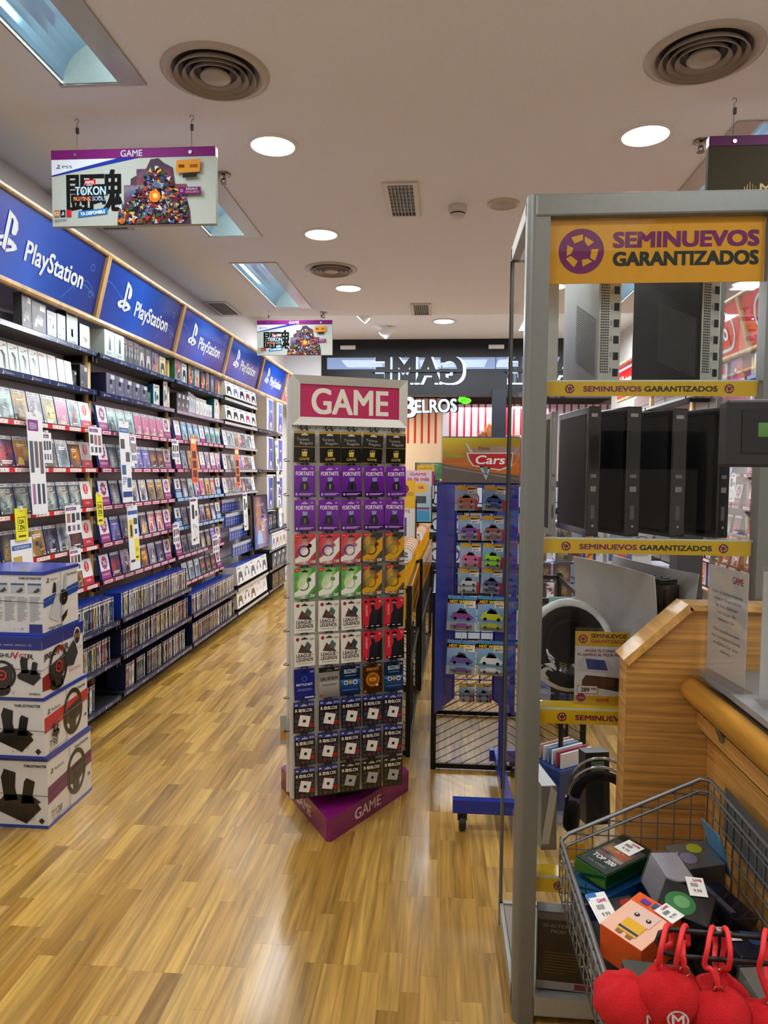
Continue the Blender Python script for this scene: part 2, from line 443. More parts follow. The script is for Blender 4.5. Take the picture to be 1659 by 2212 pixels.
for i, (x, a, b) in enumerate(TR):
    side = 'left' if x < 0 else 'right'
    nm = {1.75: 'nearest the camera', 3.87: 'behind the hanging poster', 5.98: 'farthest down the shop', 3.75: 'above the dark hanging poster', -.6: 'behind the camera'}[a]
    t = empty('ceiling_light_trough', (x, (a+b)/2, CZ), 0, 'recessed rectangular ceiling light with curved reflector, %s side, %s' % (side, nm), 'ceiling light', 'recessed ceiling lights')
    h = (b-a)/2; sg = 1 if x < 0 else -1
    m_ = MB(mat('trough_enamel', .12, metal=.55)); N = 10; R = 2*TW-.02
    pr = [(sg*(-TW+.01+R*(1-math.cos(PI/2*k/N))), .015+.2*math.sin(PI/2*k/N)) for k in range(N+1)]
    for k in range(N):
        q = [(pr[k][0], -h, pr[k][1]), (pr[k][0], h, pr[k][1]), (pr[k+1][0], h, pr[k+1][1]), (pr[k+1][0], -h, pr[k+1][1])]
        if sg > 0: q.reverse()
        m_.face(q, '#a9c4dc')
    m_.build('reflector', t, smooth=True)
    m_ = MB(mat('white_enamel', .5))
    for yy in (-h, h): m_.box(-TW, TW, yy-.004, yy+.004, 0, .25, '#dff0ec')
    m_.box(-TW, TW, -h, h, .245, .25, '#c8d4da')
    for xx in (-TW, TW): m_.box(xx-.004, xx+.004, -h, h, 0, .25, '#dfe6ea')
    m_.build('housing', t)
    # lamp tube tucked above the frame plate
    m_ = MB(EM); m_.bar((sg*(TW-.035), -h+.05, .075), (sg*(TW-.035), h-.05, .075), .013, '#e6fbff', EM, 10); m_.build('lamp_tube', t)
    m_ = MB(EM); m_.box(sg*(-TW+.002)-.006, sg*(-TW+.002)+.006, -h, h, .001, .006, '#d8f2f6', mat('edge_glow', .4, emit=1.2)); m_.build('edge_glow_strip', t)  # bright trough edge imitated by a self-glowing strip, not a lamp
    m_ = MB(mat('brushed_plate', .28, metal=.7)); c = '#bdb6aa'
    px0, px1 = (TW-.07, TW+.05) if sg > 0 else (-TW-.05, -TW+.07)
    m_.box(px0, px1, -h-.02, h+.02, -.008, -.001, c)
    m_.box(-TW-.015 if sg > 0 else -TW+.06, TW-.06 if sg > 0 else TW+.015, -h-.02, -h, -.006, -.001, c)
    m_.box(-TW-.015 if sg > 0 else -TW+.06, TW-.06 if sg > 0 else TW+.015, h, h+.02, -.006, -.001, c)
    m_.build('frame_plate', t)
for i, (x, y) in enumerate(DL):
    if y < 1.5: nm = 'behind the camera, %s row' % ('left' if x < 0 else 'right')
    else: nm = '%s row, %s from the camera' % ('left' if x < 0 else 'right', nth([2.2, 3.85, 5.28, 6.82].index(min([2.2, 3.85, 5.28, 6.82], key=lambda q: abs(q-y)))))
    t = empty('downlight', (x, y, CZ), 0, 'round white recessed downlight in the ceiling, '+nm, 'ceiling light', 'round downlights')
    m_ = MB(PL); m_.lathe([(.135, 0), (.135, -.006), (.118, -.012), (.115, -.004), (.115, .02)], '#e6e2dc', n=36); m_.build('ring', t, smooth=True)
    m_ = MB(EM); m_.lathe([(0.001, -.003), (.116, -.003), (.116, .001)], '#fff8ee', EM, n=36); m_.build('diffuser', t)
def diffuser(x, y, R, label):
    t = empty('air_diffuser', (x, y, CZ), 0, label, 'air diffuser', 'round ceiling air diffusers')
    m_ = MB(PL); m_.lathe([(R, 0), (R, -.005), (R*.86, -.014), (R*.78, -.002), (R*.78, .0)], '#b9aea4', n=40); m_.build('flange', t, smooth=True)
    m_ = MB(PL); m_.lathe([(R*.8, -.0035), (0.001, -.0035)], '#1d1a19', n=40); m_.build('throat_shade', t)  # flat dark disc paints the shade inside; no hole behind it
    for k, q in enumerate((.70, .56, .42)):
        m_ = MB(PL); m_.lathe([(R*q, -.004), (R*(q+.055), -.026), (R*(q+.05), -.03), (R*(q-.03), -.004)], '#9c9086', n=40); m_.build('ring_blade', t, smooth=True)
    m_ = MB(PL); m_.lathe([(0.001, -.03), (R*.24, -.028), (R*.29, -.022), (R*.24, -.004)], '#a89c92', n=32); m_.build('centre_disc', t, smooth=True)
diffuser(-1.01, 3.155, .235, 'large round ringed air diffuser in ceiling at top left')
diffuser(1.07, 3.15, .235, 'large round ringed air diffuser in ceiling at top right')
diffuser(-.965, 6.19, .225, 'small-looking far round air diffuser between two downlights')
def vent(x0, x1, y0, y1, label, along='y'):
    t = empty('ceiling_vent', ((x0+x1)/2, (y0+y1)/2, CZ), 0, label, 'air vent', 'rectangular ceiling vents')
    w, h = (x1-x0)/2, (y1-y0)/2; f = .03
    m_ = MB(PL)
    for q in ((-w, w, -h, -h+f), (-w, w, h-f, h), (-w, -w+f, -h+f, h-f), (w-f, w, -h+f, h-f)): m_.box(q[0], q[1], q[2], q[3], -.012, 0, '#c5b9ae')
    m_.build('frame', t)
    m_ = MB(PL); m_.box(-w+f, w-f, -h+f, h-f, -.002, -.0005, '#131213'); m_.build('opening_shade', t)  # dark sheet stands in for the shade behind the slats; ceiling is closed
    n = 6
    for k in range(n):
        u = -w+f+(2*w-2*f)*(k+.5+.5)/(n+1)
        s_ = MB(PL); s_.obox((u, 0, -.008), (.0025, 0, .0), (0, h-f, 0), (.002, 0, .006), '#8d857d'); s_.build('slat', t)
    for k in range(9):
        u = -h+f+(2*h-2*f)*(k+.5)/9
        s_ = MB(PL); s_.box(-w+f, w-f, u-.0015, u+.0015, -.005, -.003, '#4c4744'); s_.build('slat', t)
vent(-.375, -.16, 4.37, 4.95, 'nearer rectangular slatted vent in middle of ceiling')
vent(-.335, -.12, 7.47, 8.0, 'farther rectangular slatted vent near the ceiling edge')
vent(-2.48, -2.24, 4.35, 5.1, 'slatted vent at left ceiling edge behind the hanging poster')
vent(-2.48, -2.24, 7.3, 7.9, 'slatted vent at left ceiling edge above third blue sign')
t = empty('smoke_detector', (.09, 4.79, CZ), 0, 'white cylindrical smoke detector on ceiling beside slatted vent', 'smoke detector')
m_ = MB(PL); m_.lathe([(.062, 0), (.062, -.03), (.058, -.045), (.05, -.048)], '#c9bfb4', n=28); m_.build('base', t, smooth=True)
m_ = MB(PL); m_.lathe([(.045, -.046), (.045, -.058), (0.001, -.058)], '#191818', n=28); m_.build('dark_slot', t)
m_ = MB(PL); m_.lathe([(.05, -.056), (.046, -.07), (.001, -.074)], '#cfc5ba', n=28); m_.build('cap', t, smooth=True)
t = empty('ceiling_speaker', (.385, 4.76, CZ), 0, 'round beige ceiling disc right of the smoke detector', 'ceiling disc')
m_ = MB(PL); m_.lathe([(.105, 0), (.105, -.008), (.085, -.012)], '#c6b79f', n=30); m_.build('ring', t, smooth=True)
m_ = MB(PL); m_.lathe([(.086, -.011), (.04, -.014), (.001, -.015)], '#a8966c', n=30); m_.build('grille', t, smooth=True)
def sprinkler(x, y, label):
    t = empty('sprinkler', (x, y, CZ), 0, label, 'sprinkler', 'ceiling sprinklers')
    m_ = MB(CH); m_.lathe([(.045, 0), (.042, -.006), (.02, -.01), (.012, -.01), (.012, -.03)], '#8d8480', n=20); m_.build('rosette', t, smooth=True)
    m_ = MB(CH)
    for sx in (-1, 1): m_.tube([(sx*.004, 0, -.028), (sx*.014, 0, -.04), (sx*.004, 0, -.055)], .003, '#6d6460')
    m_.build('yoke', t)
    m_ = MB(CH); m_.lathe([(.001, -.054), (.02, -.056), (.02, -.059), (.001, -.059)], '#7d7470', n=14); m_.build('deflector', t)
sprinkler(1.34, 3.94, 'chrome ceiling sprinkler right of the right-hand downlight')
sprinkler(-1.30, 4.20, 'chrome ceiling sprinkler just behind nearer hanging poster')
sprinkler(-1.31, 8.0-.15, 'chrome ceiling sprinkler above farther hanging poster')

# ---------------------------------------------------------------- shop front and mall
DK = '#080a0f'
t = struct(empty('window_1', (0, YE, 0)))
m_ = MB(BK); m_.box(-1.93, WX1, -.06, .0, 3.44, 3.72, DK); m_.build('top_beam', t)
m_ = MB(BK); m_.box(-1.93, -1.85, -.06, .0, 0, 3.44, DK); m_.build('jamb', t)
m_ = MB(BK); m_.box(.80, 1.02, -.10, .0, 0, 2.92, '#141924'); m_.build('pillar', t)
m_ = MB(BK); m_.box(-1.85, WX1, -.05, .25, 2.84, 3.25, DK); m_.build('fascia_box', t)
for x in (-1.85, -.85, .0, .85, 1.7): 
    m_ = MB(BK); m_.box(x-.005, x+.005, -.03, -.01, 3.25, 3.44, DK); m_.build('mullion', t)
for k, x in enumerate((-1.85, -.85, .0, .85, 1.7)):
    m_ = MB(GLS); m_.face([(x+.01, -.02, 3.25), (x+.9, -.02, 3.25), (x+.9, -.02, 3.44), (x+.01, -.02, 3.44)], WHITE); m_.build('pane', t)
for x in (-1.5, .85):
    m_ = MB(PL); m_.box(x-.12, x+.12, -.09, -.06, 3.56, 3.62, '#e6e8ea'); m_.build('beam_light', t)
for nm, x, g in (('big halo-lit shop letters seen from behind over the entrance', -.345, 1), ('second set of halo-lit letters right of entrance pillar', 1.76, 0)):
    t = empty('shop_letter_sign', (x, YE-.03, 3.235), 0, nm, 'shop sign')
    W_ = 1.36; h_ = .40
    m_ = MB(EN); s_ = Surf(m_, (0, -.022, 0), (1, 0, 0), (0, 0, 1)); s_.u = Vector((-1, 0, 0)); s_.n = Vector((0, -1, 0))
    s_.text('GAME', 0, -h_/2-.005, h_, '#bfd8ff', width=W_+.03, off=.06); m_.build('halo', t)
    m_ = MB(BK); s_ = Surf(m_, (-.02, -.04, 0)); s_.u = Vector((-1, 0, 0)); s_.n = Vector((0, -1, 0))
    s_.text('GAME', 0, -h_/2+.01, h_, '#0c0d10', width=W_, off=.035); m_.build('letters', t)
    m_ = MB(BK); m_.box(-W_/2-.08, W_/2, -.075, -.05, -.04, .005, '#0c0d10'); m_.build('mounting_bar', t)
# mall passage
def slab(name, x0, x1, y0, y1, z0, z1, col, m=None):
    b = MB(m or PW); b.box(x0, x1, y0, y1, z0, z1, col); return struct(b.build(name))
slab('floor_mall', -9, 9, YE+.2, 24, -.06, 0, '#b9b4ae', mat('mall_tile', .15))
slab('ceiling_mall', -9, 9, YE+.26, 16.2, 4.9, 5.0, '#eef2f8')
slab('wall_mall_left', -9.1, -9, YE+.2, 22, 0, 5, '#cfd4dc')
slab('wall_mall_right', 9, 9.1, YE+.2, 22, 0, 5, '#cfd4dc')
slab('wall_mall_upper', -9, 9, 16.2, 16.4, 3.72, 5, '#9db0d6')
slab('wall_sweet_shop_back', -4.6, 4.6, 21.0, 21.1, 0, 3.8, '#e9cfae')
slab('wall_sweet_shop_right', 4.5, 4.6, 16.4, 21, 0, 3.8, '#e9cfae')
slab('wall_sweet_shop_left', -4.6, -4.5, 16.4, 21, 0, 3.8, '#e9cfae')
slab('ceiling_sweet_shop', -4.6, 4.6, 16.2, 21, 3.6, 3.72, '#4a3b36')
t = empty('striped_wall_panel', (0, 18.4, 0), 0, 'cream slatted wall with red stripes across the mall, left half', 'wall panel')
m_ = MB(PW); m_.box(-4.4, .02, 0, .08, 0, 3.5, '#f0d6b0'); m_.build('board', t)
for k in range(22):
    s_ = MB(PR); s_.box(-3.9+k*.178, -3.9+k*.178+.05, -.006, 0, 2.35, 3.5, '#d62a22'); s_.build('stripe', t)
for k in range(9):
    s_ = MB(PW); s_.box(-4.4, .02, -.012, 0, .75+k*.11, .75+k*.11+.09, '#ecd2ae'); s_.build('slat', t)
t = empty('striped_wall_panel', (0, 17.6, 0), 0, 'white wall with crimson stripes across the mall, right half', 'wall panel')
m_ = MB(PW); m_.box(.03, 4.4, 0, .08, 0, 3.28, '#e6dce4'); m_.build('board', t)
for k in range(24):
    s_ = MB(PR); s_.box(.2+k*.172, .2+k*.172+.045, -.006, 0, .5, 3.28, '#c0203c'); s_.build('stripe', t)
for k, (x, y) in enumerate(((-1.9, 16.9), (-.55, 16.75), (.42, 16.9), (.75, 18.1), (1.0, 16.6), (-.75, 17.8), (-2.2, 18.0), (1.3, 17.2))):
    t = empty('shop_downlight', (x, y, 3.6), 0, 'small round downlight in dark ceiling across the mall, %s' % nth(k), 'ceiling light', 'downlights of the shop opposite')
    m_ = MB(EM); m_.lathe([(.001, -.012), (.1, -.012), (.1, 0)], '#fff3da', EM, 20); m_.build('diffuser', t)
    m_ = MB(PL); m_.lathe([(.1, 0), (.12, -.014), (.1, -.014)], '#8a7c74', n=20); m_.build('ring', t)
t = empty('sweet_shop_sign', (-.28, 16.15, 3.09), 0, 'white rounded lettering with green leaf hanging across the mall', 'shop sign')
m_ = MB(BK); s_ = Surf(m_, (0, 0, 0)); s_.text('B', -.46, -.24, .46, '#10131a', off=.06); s_.text('ELROS', .16, -.13, .29, '#10131a', off=.06, width=.98, rot=.03); m_.build('outline', t)
m_ = MB(EN); s_ = Surf(m_, (0, -.03, 0)); s_.text('B', -.46, -.24, .46, '#c8e0f6', off=.025); s_.text('ELROS', .16, -.13, .29, '#c8e0f6', off=.02, width=.93, rot=.03)
s_.rect(.24, .21, .38, .235, '#c8e0f6'); m_.build('letters', t)
m_ = MB(EN); s_ = Surf(m_, (0, -.05, 0)); s_.disc(.74, .17, .10, '#58c820', 16, .07, .7); s_.disc(.83, .12, .12, '#58c820', 16, .07, .1); m_.build('leaf', t)
m_ = MB(BK)
for x in (-.65, .3): m_.bar((x, .02, .2), (x, .02, .512), .006, '#1b1b1d')
m_.build('hanger', t); t.children[-1]['kind'] = 'stuff'
# sweet displays against the opposite wall
t = empty('sweet_display', (1.02, 17.3, 0), 0, 'brown and orange figure-shaped sweets display before striped wall', 'display')
m_ = MB(PL); m_.lathe([(.18, 2.2), (.16, 2.45), (.1, 2.6), (.001, 2.62)], '#8c4a20', n=12); m_.build('pile', t, smooth=True)
m_ = MB(PL); m_.lathe([(.12, 2.4), (.12, 2.62), (.07, 2.75), (.001, 2.82)], '#c8702c', n=12, c=(.14, 0, 0)); m_.build('top', t, smooth=True)
m_ = MB(PL); m_.box(-.3, .4, -.1, .2, 0, 2.2, '#b8a59a'); m_.build('plinth', t)
t = empty('sweet_stand', (1.75, 17.2, 0), 0, 'round red and white topped sweets stand by entrance pillar', 'display')
m_ = MB(PL); m_.lathe([(.3, 0), (.3, 2.3), (.22, 2.5), (.001, 2.52)], '#9a4a48', n=16); m_.build('drum', t, smooth=True)
# ceiling lights of the front zone
for x, y, nm in ((.02, 10.05, 'round downlight in front-zone ceiling, middle'),):
    t = empty('downlight', (x, y, 3.72), 0, nm, 'ceiling light')
    m_ = MB(EM); m_.lathe([(.001, -.006), (.14, -.006), (.14, 0)], '#ffffff', EM, 30); m_.build('diffuser', t)
    m_ = MB(PL); m_.lathe([(.14, 0), (.16, -.01), (.14, -.01)], '#dde0e4', n=30); m_.build('ring', t)
for k, (x, y) in enumerate(((-1.05, 9.3), (-.86, 10.4))):
    t = empty('spot_light', (x, y, 3.72), 0, 'tilted white spotlight in front-zone ceiling, %s one' % ('nearer', 'farther')[k], 'spotlight')
    m_ = MB(PL); m_.bar((0, 0, -.13), (.1, -.02, -.03), .075, '#e4e6ea', n=18); m_.build('housing', t)
    m_ = MB(EM); m_.bar((-.004, 0, -.135), (0, 0, -.13), .068, '#ffffff', EM, n=18); m_.build('lens', t)
t = empty('ceiling_camera', (.36, 8.9, 3.72), 0, 'small dark dome camera on front-zone ceiling', 'camera')
m_ = MB(PL); m_.lathe([(.05, 0), (.05, -.03), (.035, -.06), (.001, -.075)], '#3b3634', n=16); m_.build('dome', t, smooth=True)
t = empty('smoke_detector', (.95, 9.1, 3.72), 0, 'flat white detector on front-zone ceiling right of the dome', 'smoke detector')
m_ = MB(PL); m_.lathe([(.07, 0), (.07, -.02), (.04, -.04), (.001, -.045)], '#d4d6da', n=16); m_.build('body', t, smooth=True)

# ================================================================ SHELVING WALLS
BW = 1.35
LV = dict(J=.12, I=.37, H=.62, G=.87, F=1.12, E=1.37, D=1.62, C=1.87, B=2.12, A=2.37)   # shelf tops
LVN = dict(A='top', B='second from top', C='third from top', D='fourth from top', E='fifth from top', F='sixth from top', G='seventh from top', H='third from bottom', I='second from bottom', J='bottom')
class Frame:
    """local frame of a wall bay: x along the bay (left to right as seen from the aisle), y into the wall, z up"""
    def __init__(s, side, y0):
        s.side = side
        if side == 'left': s.o = Vector((WX0, y0, 0)); s.r = PI/2
        else: s.o = Vector((2.62, y0+BW, 0)); s.r = -PI/2
        s.m = Matrix.Translation(s.o) @ Matrix.Rotation(s.r, 4, 'Z')
    def at(s, x, y, z, rx=0, rz=0, ry=0):
        return s.m @ Matrix.Translation((x, y, z)) @ Matrix.Rotation(rz, 4, 'Z') @ Matrix.Rotation(ry, 4, 'Y') @ Matrix.Rotation(rx, 4, 'X')
def place(o, mw): o.matrix_world = mw; return o

STRIP = {
 'red': ('#d8262c', '#f2f0ee', '#d8262c'), 'purple': ('#a01d62', '#f0d8e2', '#c04a80'), 'navy': ('#1b2a5e', '#1b2a5e', '#c8d4ea'),
 'blue': ('#2f8fd8', '#e2f0fa', '#2f7fc8'), 'grey': ('#b9bcc0', '#cfd2d6', '#b9bcc0')}
_mesh = {}
def strip_mesh(kind):
    k = 'strip'+kind
    if k in _mesh: return _mesh[k]
    a, b, c = STRIP[kind]; m_ = MB(GL); w = BW-.05
    m_.box(-w/2, w/2, -.004, 0, -.021, .006, a); s_ = Surf(m_, (0, -.004, 0))
    if kind in ('red', 'purple', 'blue'):
        n = 8 if kind != 'red' else 7
        for i in range(n):
            x = -w/2+w*(i+.12)/n; e = x+w*.72/n
            s_.rect(x, -.018, e, .003, b); s_.up()
            if kind == 'red':
                for q in range(3): s_.disc(x+.025+q*.035, -.0075, .0042, c, 6)
            else: s_.rect(x+.015, -.011, e-.015, -.005, c)
            s_.k -= 1
    elif kind == 'navy':
        for i in range(5):
            x = -w/2+w*(i+.2)/5; s_.ps(x, -.018, .019, '#e4eaf6'); s_.text('PlayStation', x+.016, -.012, .010, '#c8d4ea', 'l', width=.075); s_.rect(x+.17, -.018, x+.173, .001, '#c8d4ea')
    _mesh[k] = m_.mesh('price_strip'); return _mesh[k]
def shelf_mesh(depth, back):
    k = 'shelf%s' % depth
    if k in _mesh: return _mesh[k]
    m_ = MB(BK); w = BW-.045; m_.box(-w/2, w/2, -depth, -back, -.022, 0, '#202226', cols=dict(z0='#77757a')); m_.box(-w/2, w/2, -depth, -depth+.012, -.024, .008, '#1a1b20')  # underside coloured paler to lift the shade beneath each shelf
    for s in (-1, 1): m_.box(s*w/2-.008, s*w/2+.008, -depth+.02, -back, -.06, 0, '#141418')
    _mesh[k] = m_.mesh('shelf'); return _mesh[k]
def bay(side, y0, label, strips, deep=('H', 'I', 'J'), post_r=True, skip=(), fwd=True):
    F = Frame(side, y0)
    t = empty('shelving_bay'); place(t, F.m); tag(t, label, 'shelving', 'wall shelving bays')
    # back boards, one per shelf gap, with a bright ledge line
    zs = sorted(LV.values())+[2.62]
    if 'bb' not in _mesh:
        m_ = MB(PL); m_.box(-.66, .66, -.055, -.03, .006, .244, '#d0cbca'); m_.box(-.66, .66, -.062, -.05, .118, .126, '#e0dcda'); _mesh['bb'] = m_.mesh('back_board')
        m_ = MB(WD); m_.lathe([(.001, 0), (.025, 0), (.025, 2.40), (.001, 2.40)], '#cfa768', n=14); _mesh['post'] = m_.mesh('upright')
        for q in (_mesh['post'],): q.polygons.foreach_set('use_smooth', [True]*len(q.polygons))
    for z in zs[:-1]:
        o = bpy.data.objects.new('back_board', _mesh['bb']); COL.objects.link(o); o.parent = t; o.location = (BW/2, -.075 if fwd and .8 < z < 2.0 else 0, z)
    if True:
        m_ = MB(PL); m_.box(.01, BW-.01, -.03, -.005, .0, 2.7, '#bfb9b8'); m_.build('backing', t)
    for x in ((BW-.015,) if post_r else ()):
        o = bpy.data.objects.new('upright', _mesh['post']); COL.objects.link(o); o.parent = t; o.location = (x, -.20, .13)
    m_ = MB(BK); m_.box(.02, BW-.02, -.3, -.03, 0, .09, '#0e0e10'); m_.build('plinth', t)
    for k, st in strips.items():
        if k in skip: continue
        d = .405 if k in deep else .27
        o = bpy.data.objects.new('shelf', shelf_mesh(d, .05)); COL.objects.link(o); o.parent = t; o.location = (BW/2, 0, LV[k])
        s_ = bpy.data.objects.new('price_strip', strip_mesh(st)); COL.objects.link(s_); s_.parent = o; s_.location = (0, -d, -.002)
    return F, t
# ---- header sign above a bay, canted outwards at the top
def header(F, kind, label, full=True):
    t = empty('header_sign'); place(t, F.m @ Matrix.Translation((BW/2, -.25, 2.592))); tag(t, label, 'shelf sign', 'header signs over the %s shelves' % F.side)
    h = .40; dx = .10; v = Vector((0, -dx, h)).normalized(); w = BW/2-.001
    m_ = MB(GL); base = {'ps': '#1450b4', 'pink': '#cf2a6a', 'red': '#d8101e'}[kind]
    m_.obox(Vector((0, 0, 0))+v*.2+Vector((0, .008, 0)), (w-.022, 0, 0), v*.2, Vector((0, .006, .0)), base)
    s_ = Surf(m_, (0, -.0005, 0), (1, 0, 0), v)
    if kind == 'ps':
        # broad blue field with darker ends and thin light wave lines
        nx_, ny_ = 12, 6
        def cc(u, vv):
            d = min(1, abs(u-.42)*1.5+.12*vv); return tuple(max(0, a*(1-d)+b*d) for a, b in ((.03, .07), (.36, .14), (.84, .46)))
        hx = lambda c: '#%02x%02x%02x' % tuple(int(255*min(1, max(0, q))) for q in c)
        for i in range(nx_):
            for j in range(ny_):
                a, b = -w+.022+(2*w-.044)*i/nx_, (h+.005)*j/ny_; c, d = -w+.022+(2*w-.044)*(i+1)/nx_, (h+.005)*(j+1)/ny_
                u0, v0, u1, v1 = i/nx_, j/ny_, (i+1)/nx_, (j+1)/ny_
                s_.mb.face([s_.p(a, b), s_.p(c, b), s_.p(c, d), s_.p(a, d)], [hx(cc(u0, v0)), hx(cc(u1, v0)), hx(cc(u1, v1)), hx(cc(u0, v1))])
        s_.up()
        for (x0, yy, am, ph, cl) in ((.25, .03, .10, 0, '#4a8fe0'), (.36, .02, .16, .5, '#3a78d0'), (-.64, .18, .08, 1.2, '#4a86d8')):
            for k in range(14):
                f = lambda q: (x0+q*.026, yy+.12*(q/14)**2+am*math.sin(ph+q*.24))
                p, q = f(k), f(k+1)
                if max(p[1], q[1]) < .4 and min(p[1], q[1]) > 0 and q[0] < w-.03 and p[0] > -w+.03:
                    s_.poly([(p[0], p[1]), (q[0], q[1]), (q[0], q[1]+.004), (p[0], p[1]+.004)], cl)
        for x, y in ((.53, .29), (.56, .13)):
            s_.ring(x, y, .022, .003, '#5a94dc', 12)
    elif kind == 'red':
        s_.ring(0, .2, .19, .025, '#bfe4f0', 40, ry=.16)
        s_.k += 1; s_.rect(-.36, .04, .36, .36, '#d8101e'); s_.k += 1
        R_ = .16; L_ = .33
        for a in (-1, 1):
            s_.ring(a*L_, .2, R_, .026, '#bfe4f0', 16, a0=-PI/2 if a > 0 else PI/2, a1=PI/2 if a > 0 else 3*PI/2)
        s_.rect(-L_, .2+R_-.026, L_, .2+R_, '#bfe4f0'); s_.rect(-L_, .2-R_, L_, .2-R_+.026, '#bfe4f0')
    m_.build('panel', t)
    if kind in ('ps', 'pink'):
        m_ = MB(PR); s_ = Surf(m_, (0, -.003, 0), (1, 0, 0), v); s_.k = 2
        if kind == 'ps': s_.ps(-.33, .13, .20, '#e8eef4')
        else: s_.ring(-.48, .2, .11, .03, '#f6d8e4', 4, ry=.13)
        m_.build('logo', t)
    m_ = MB(PR); s_ = Surf(m_, (0, -.003, 0), (1, 0, 0), v); s_.k = 2
    if kind == 'ps':
        s_.text('PlayStation', -.16, .135, .105, '#e8eef4', 'l', width=.60, off=.02)
    elif kind == 'red':
        s_.text('Nintendo', 0, .135, .14, '#e2f2f6', width=.70, off=.03)
    else:
        s_.text('GAME', .05, .12, .15, '#f6d8e4', width=.6)
    m_.build('lettering', t)
    for nm, z0 in (('bottom_rail', 0), ('top_rail', 1)):
        m_ = MB(WD); c = v*(h+.012)*z0+Vector((0, -.006, -.012 if not z0 else .004)); m_.bar(c+Vector((-w, 0, 0)), c+Vector((w, 0, 0)), .017 if z0 else .021, '#d8b47c', n=10); m_.build(nm, t, smooth=False)
    for s in (-1, 1):
        m_ = MB(WD); m_.obox(v*.2+Vector((s*(w-.011), .01, 0)), (.011, 0, 0), v*.21, (0, .03, 0), '#c49a58'); m_.build('end_board', t)
    return t

# ---------------------------------------------------------------- game cases
def rgb(r, s=.5, v=.6):
    import colorsys; return '#%02x%02x%02x' % tuple(int(255*q) for q in colorsys.hsv_to_rgb(r, s, v))
COVERS = {   # base gradient (bottom, top), accents, short words on how it looks
 'fc': (('#1c3424', '#3a4a50'), ('#c9c4bc', '#b4786c', '#a8c8c0'), 'dark green football'),
 'gold': (('#8a6a20', '#c8a048'), ('#3a3028', '#e8c050'), 'gold and brown'),
 'grey': (('#5a5866', '#a8a4b8'), ('#38323c', '#d8d4d8'), 'misty grey'),
 'yellow': (('#4a4a3c', '#8c8430'), ('#e8d030', '#2c2c28'), 'yellow and black'),
 'pink': (('#8a5a78', '#c490b0'), ('#d85a88', '#e8d0d8'), 'pink'),
 'aqua': (('#48a0b0', '#d8eef0'), ('#d84040', '#2c6878'), 'pale aqua'),
 'orange': (('#6a2c8c', '#e8b030'), ('#d84a20', '#f0d050'), 'purple and yellow'),
 'sky': (('#8ab0c8', '#58a8d8'), ('#5c7868', '#e8f0f0'), 'sky blue landscape'),
 'olive': (('#4c4c38', '#787860'), ('#2c2c20', '#a89870'), 'olive'),
 'ice': (('#98b0bc', '#d0dce0'), ('#5a6870', '#38424a'), 'icy white'),
 'ember': (('#1c1614', '#2c2220'), ('#d87820', '#e8a830'), 'black with an orange emblem'),
 'desert': (('#c89028', '#8a6840'), ('#2c241c', '#e8b840'), 'sandy gold'),
 'storm': (('#2c2c44', '#5c5c80'), ('#8888a8', '#1c1c28'), 'stormy violet'),
 'white': (('#e0e2e4', '#d8dce0'), ('#3c5c90', '#7a7c80'), 'white'),
 'dark': (('#1c1a1c', '#2c2828'), ('#7a3028', '#504844'), 'near-black'),
 'teal': (('#5a9c9c', '#b8e0dc'), ('#28484c', '#e8f4f0'), 'teal'),
 'violet': (('#4448a0', '#5c64c0'), ('#9890d8', '#d05890'), 'violet'),
 'mono': (('#20262c', '#343c44'), ('#d8dce0', '#7c848c'), 'black and white'),
 'sketch': (('#d8dcd8', '#e4dcc8'), ('#38548c', '#a8805c'), 'cream and blue'),
 'red': (('#2c2838', '#3c4868'), ('#c83848', '#384878'), 'red and navy'),
 'castle': (('#b8c8d4', '#c83c34'), ('#f0ece4', '#c02828'), 'white and red'),
 'night': (('#243450', '#18243c'), ('#d8b060', '#a8bcd8'), 'midnight blue'),
 'ocean': (('#a8cce0', '#3c84b8'), ('#28405c', '#e8f0f4'), 'ocean blue'),
 'knight': (('#888c94', '#a8a8b0'), ('#383c44', '#5c4c48'), 'silver grey'),
 'bronze': (('#3c2c28', '#54403c'), ('#b87840', '#281c1c'), 'dark bronze'),
 'multi': (('#c8485c', '#e8c8d0'), ('#404c8c', '#d8d8e8'), 'colourful'),
 'yellow2': (('#d8b818', '#e8cc20'), ('#28241c', '#c86020'), 'bright yellow'),
}
CW, CHH, CT = .134, .170, .015
def case_mesh():
    if 'case' in _mesh: return _mesh['case']
    m_ = MB(mat('blue_case', .25, coat=.3)); m_.box(-CW/2, CW/2, 0, CT, 0, CHH, '#1a3a9a'); _mesh['case'] = m_.mesh('game_case'); return _mesh['case']
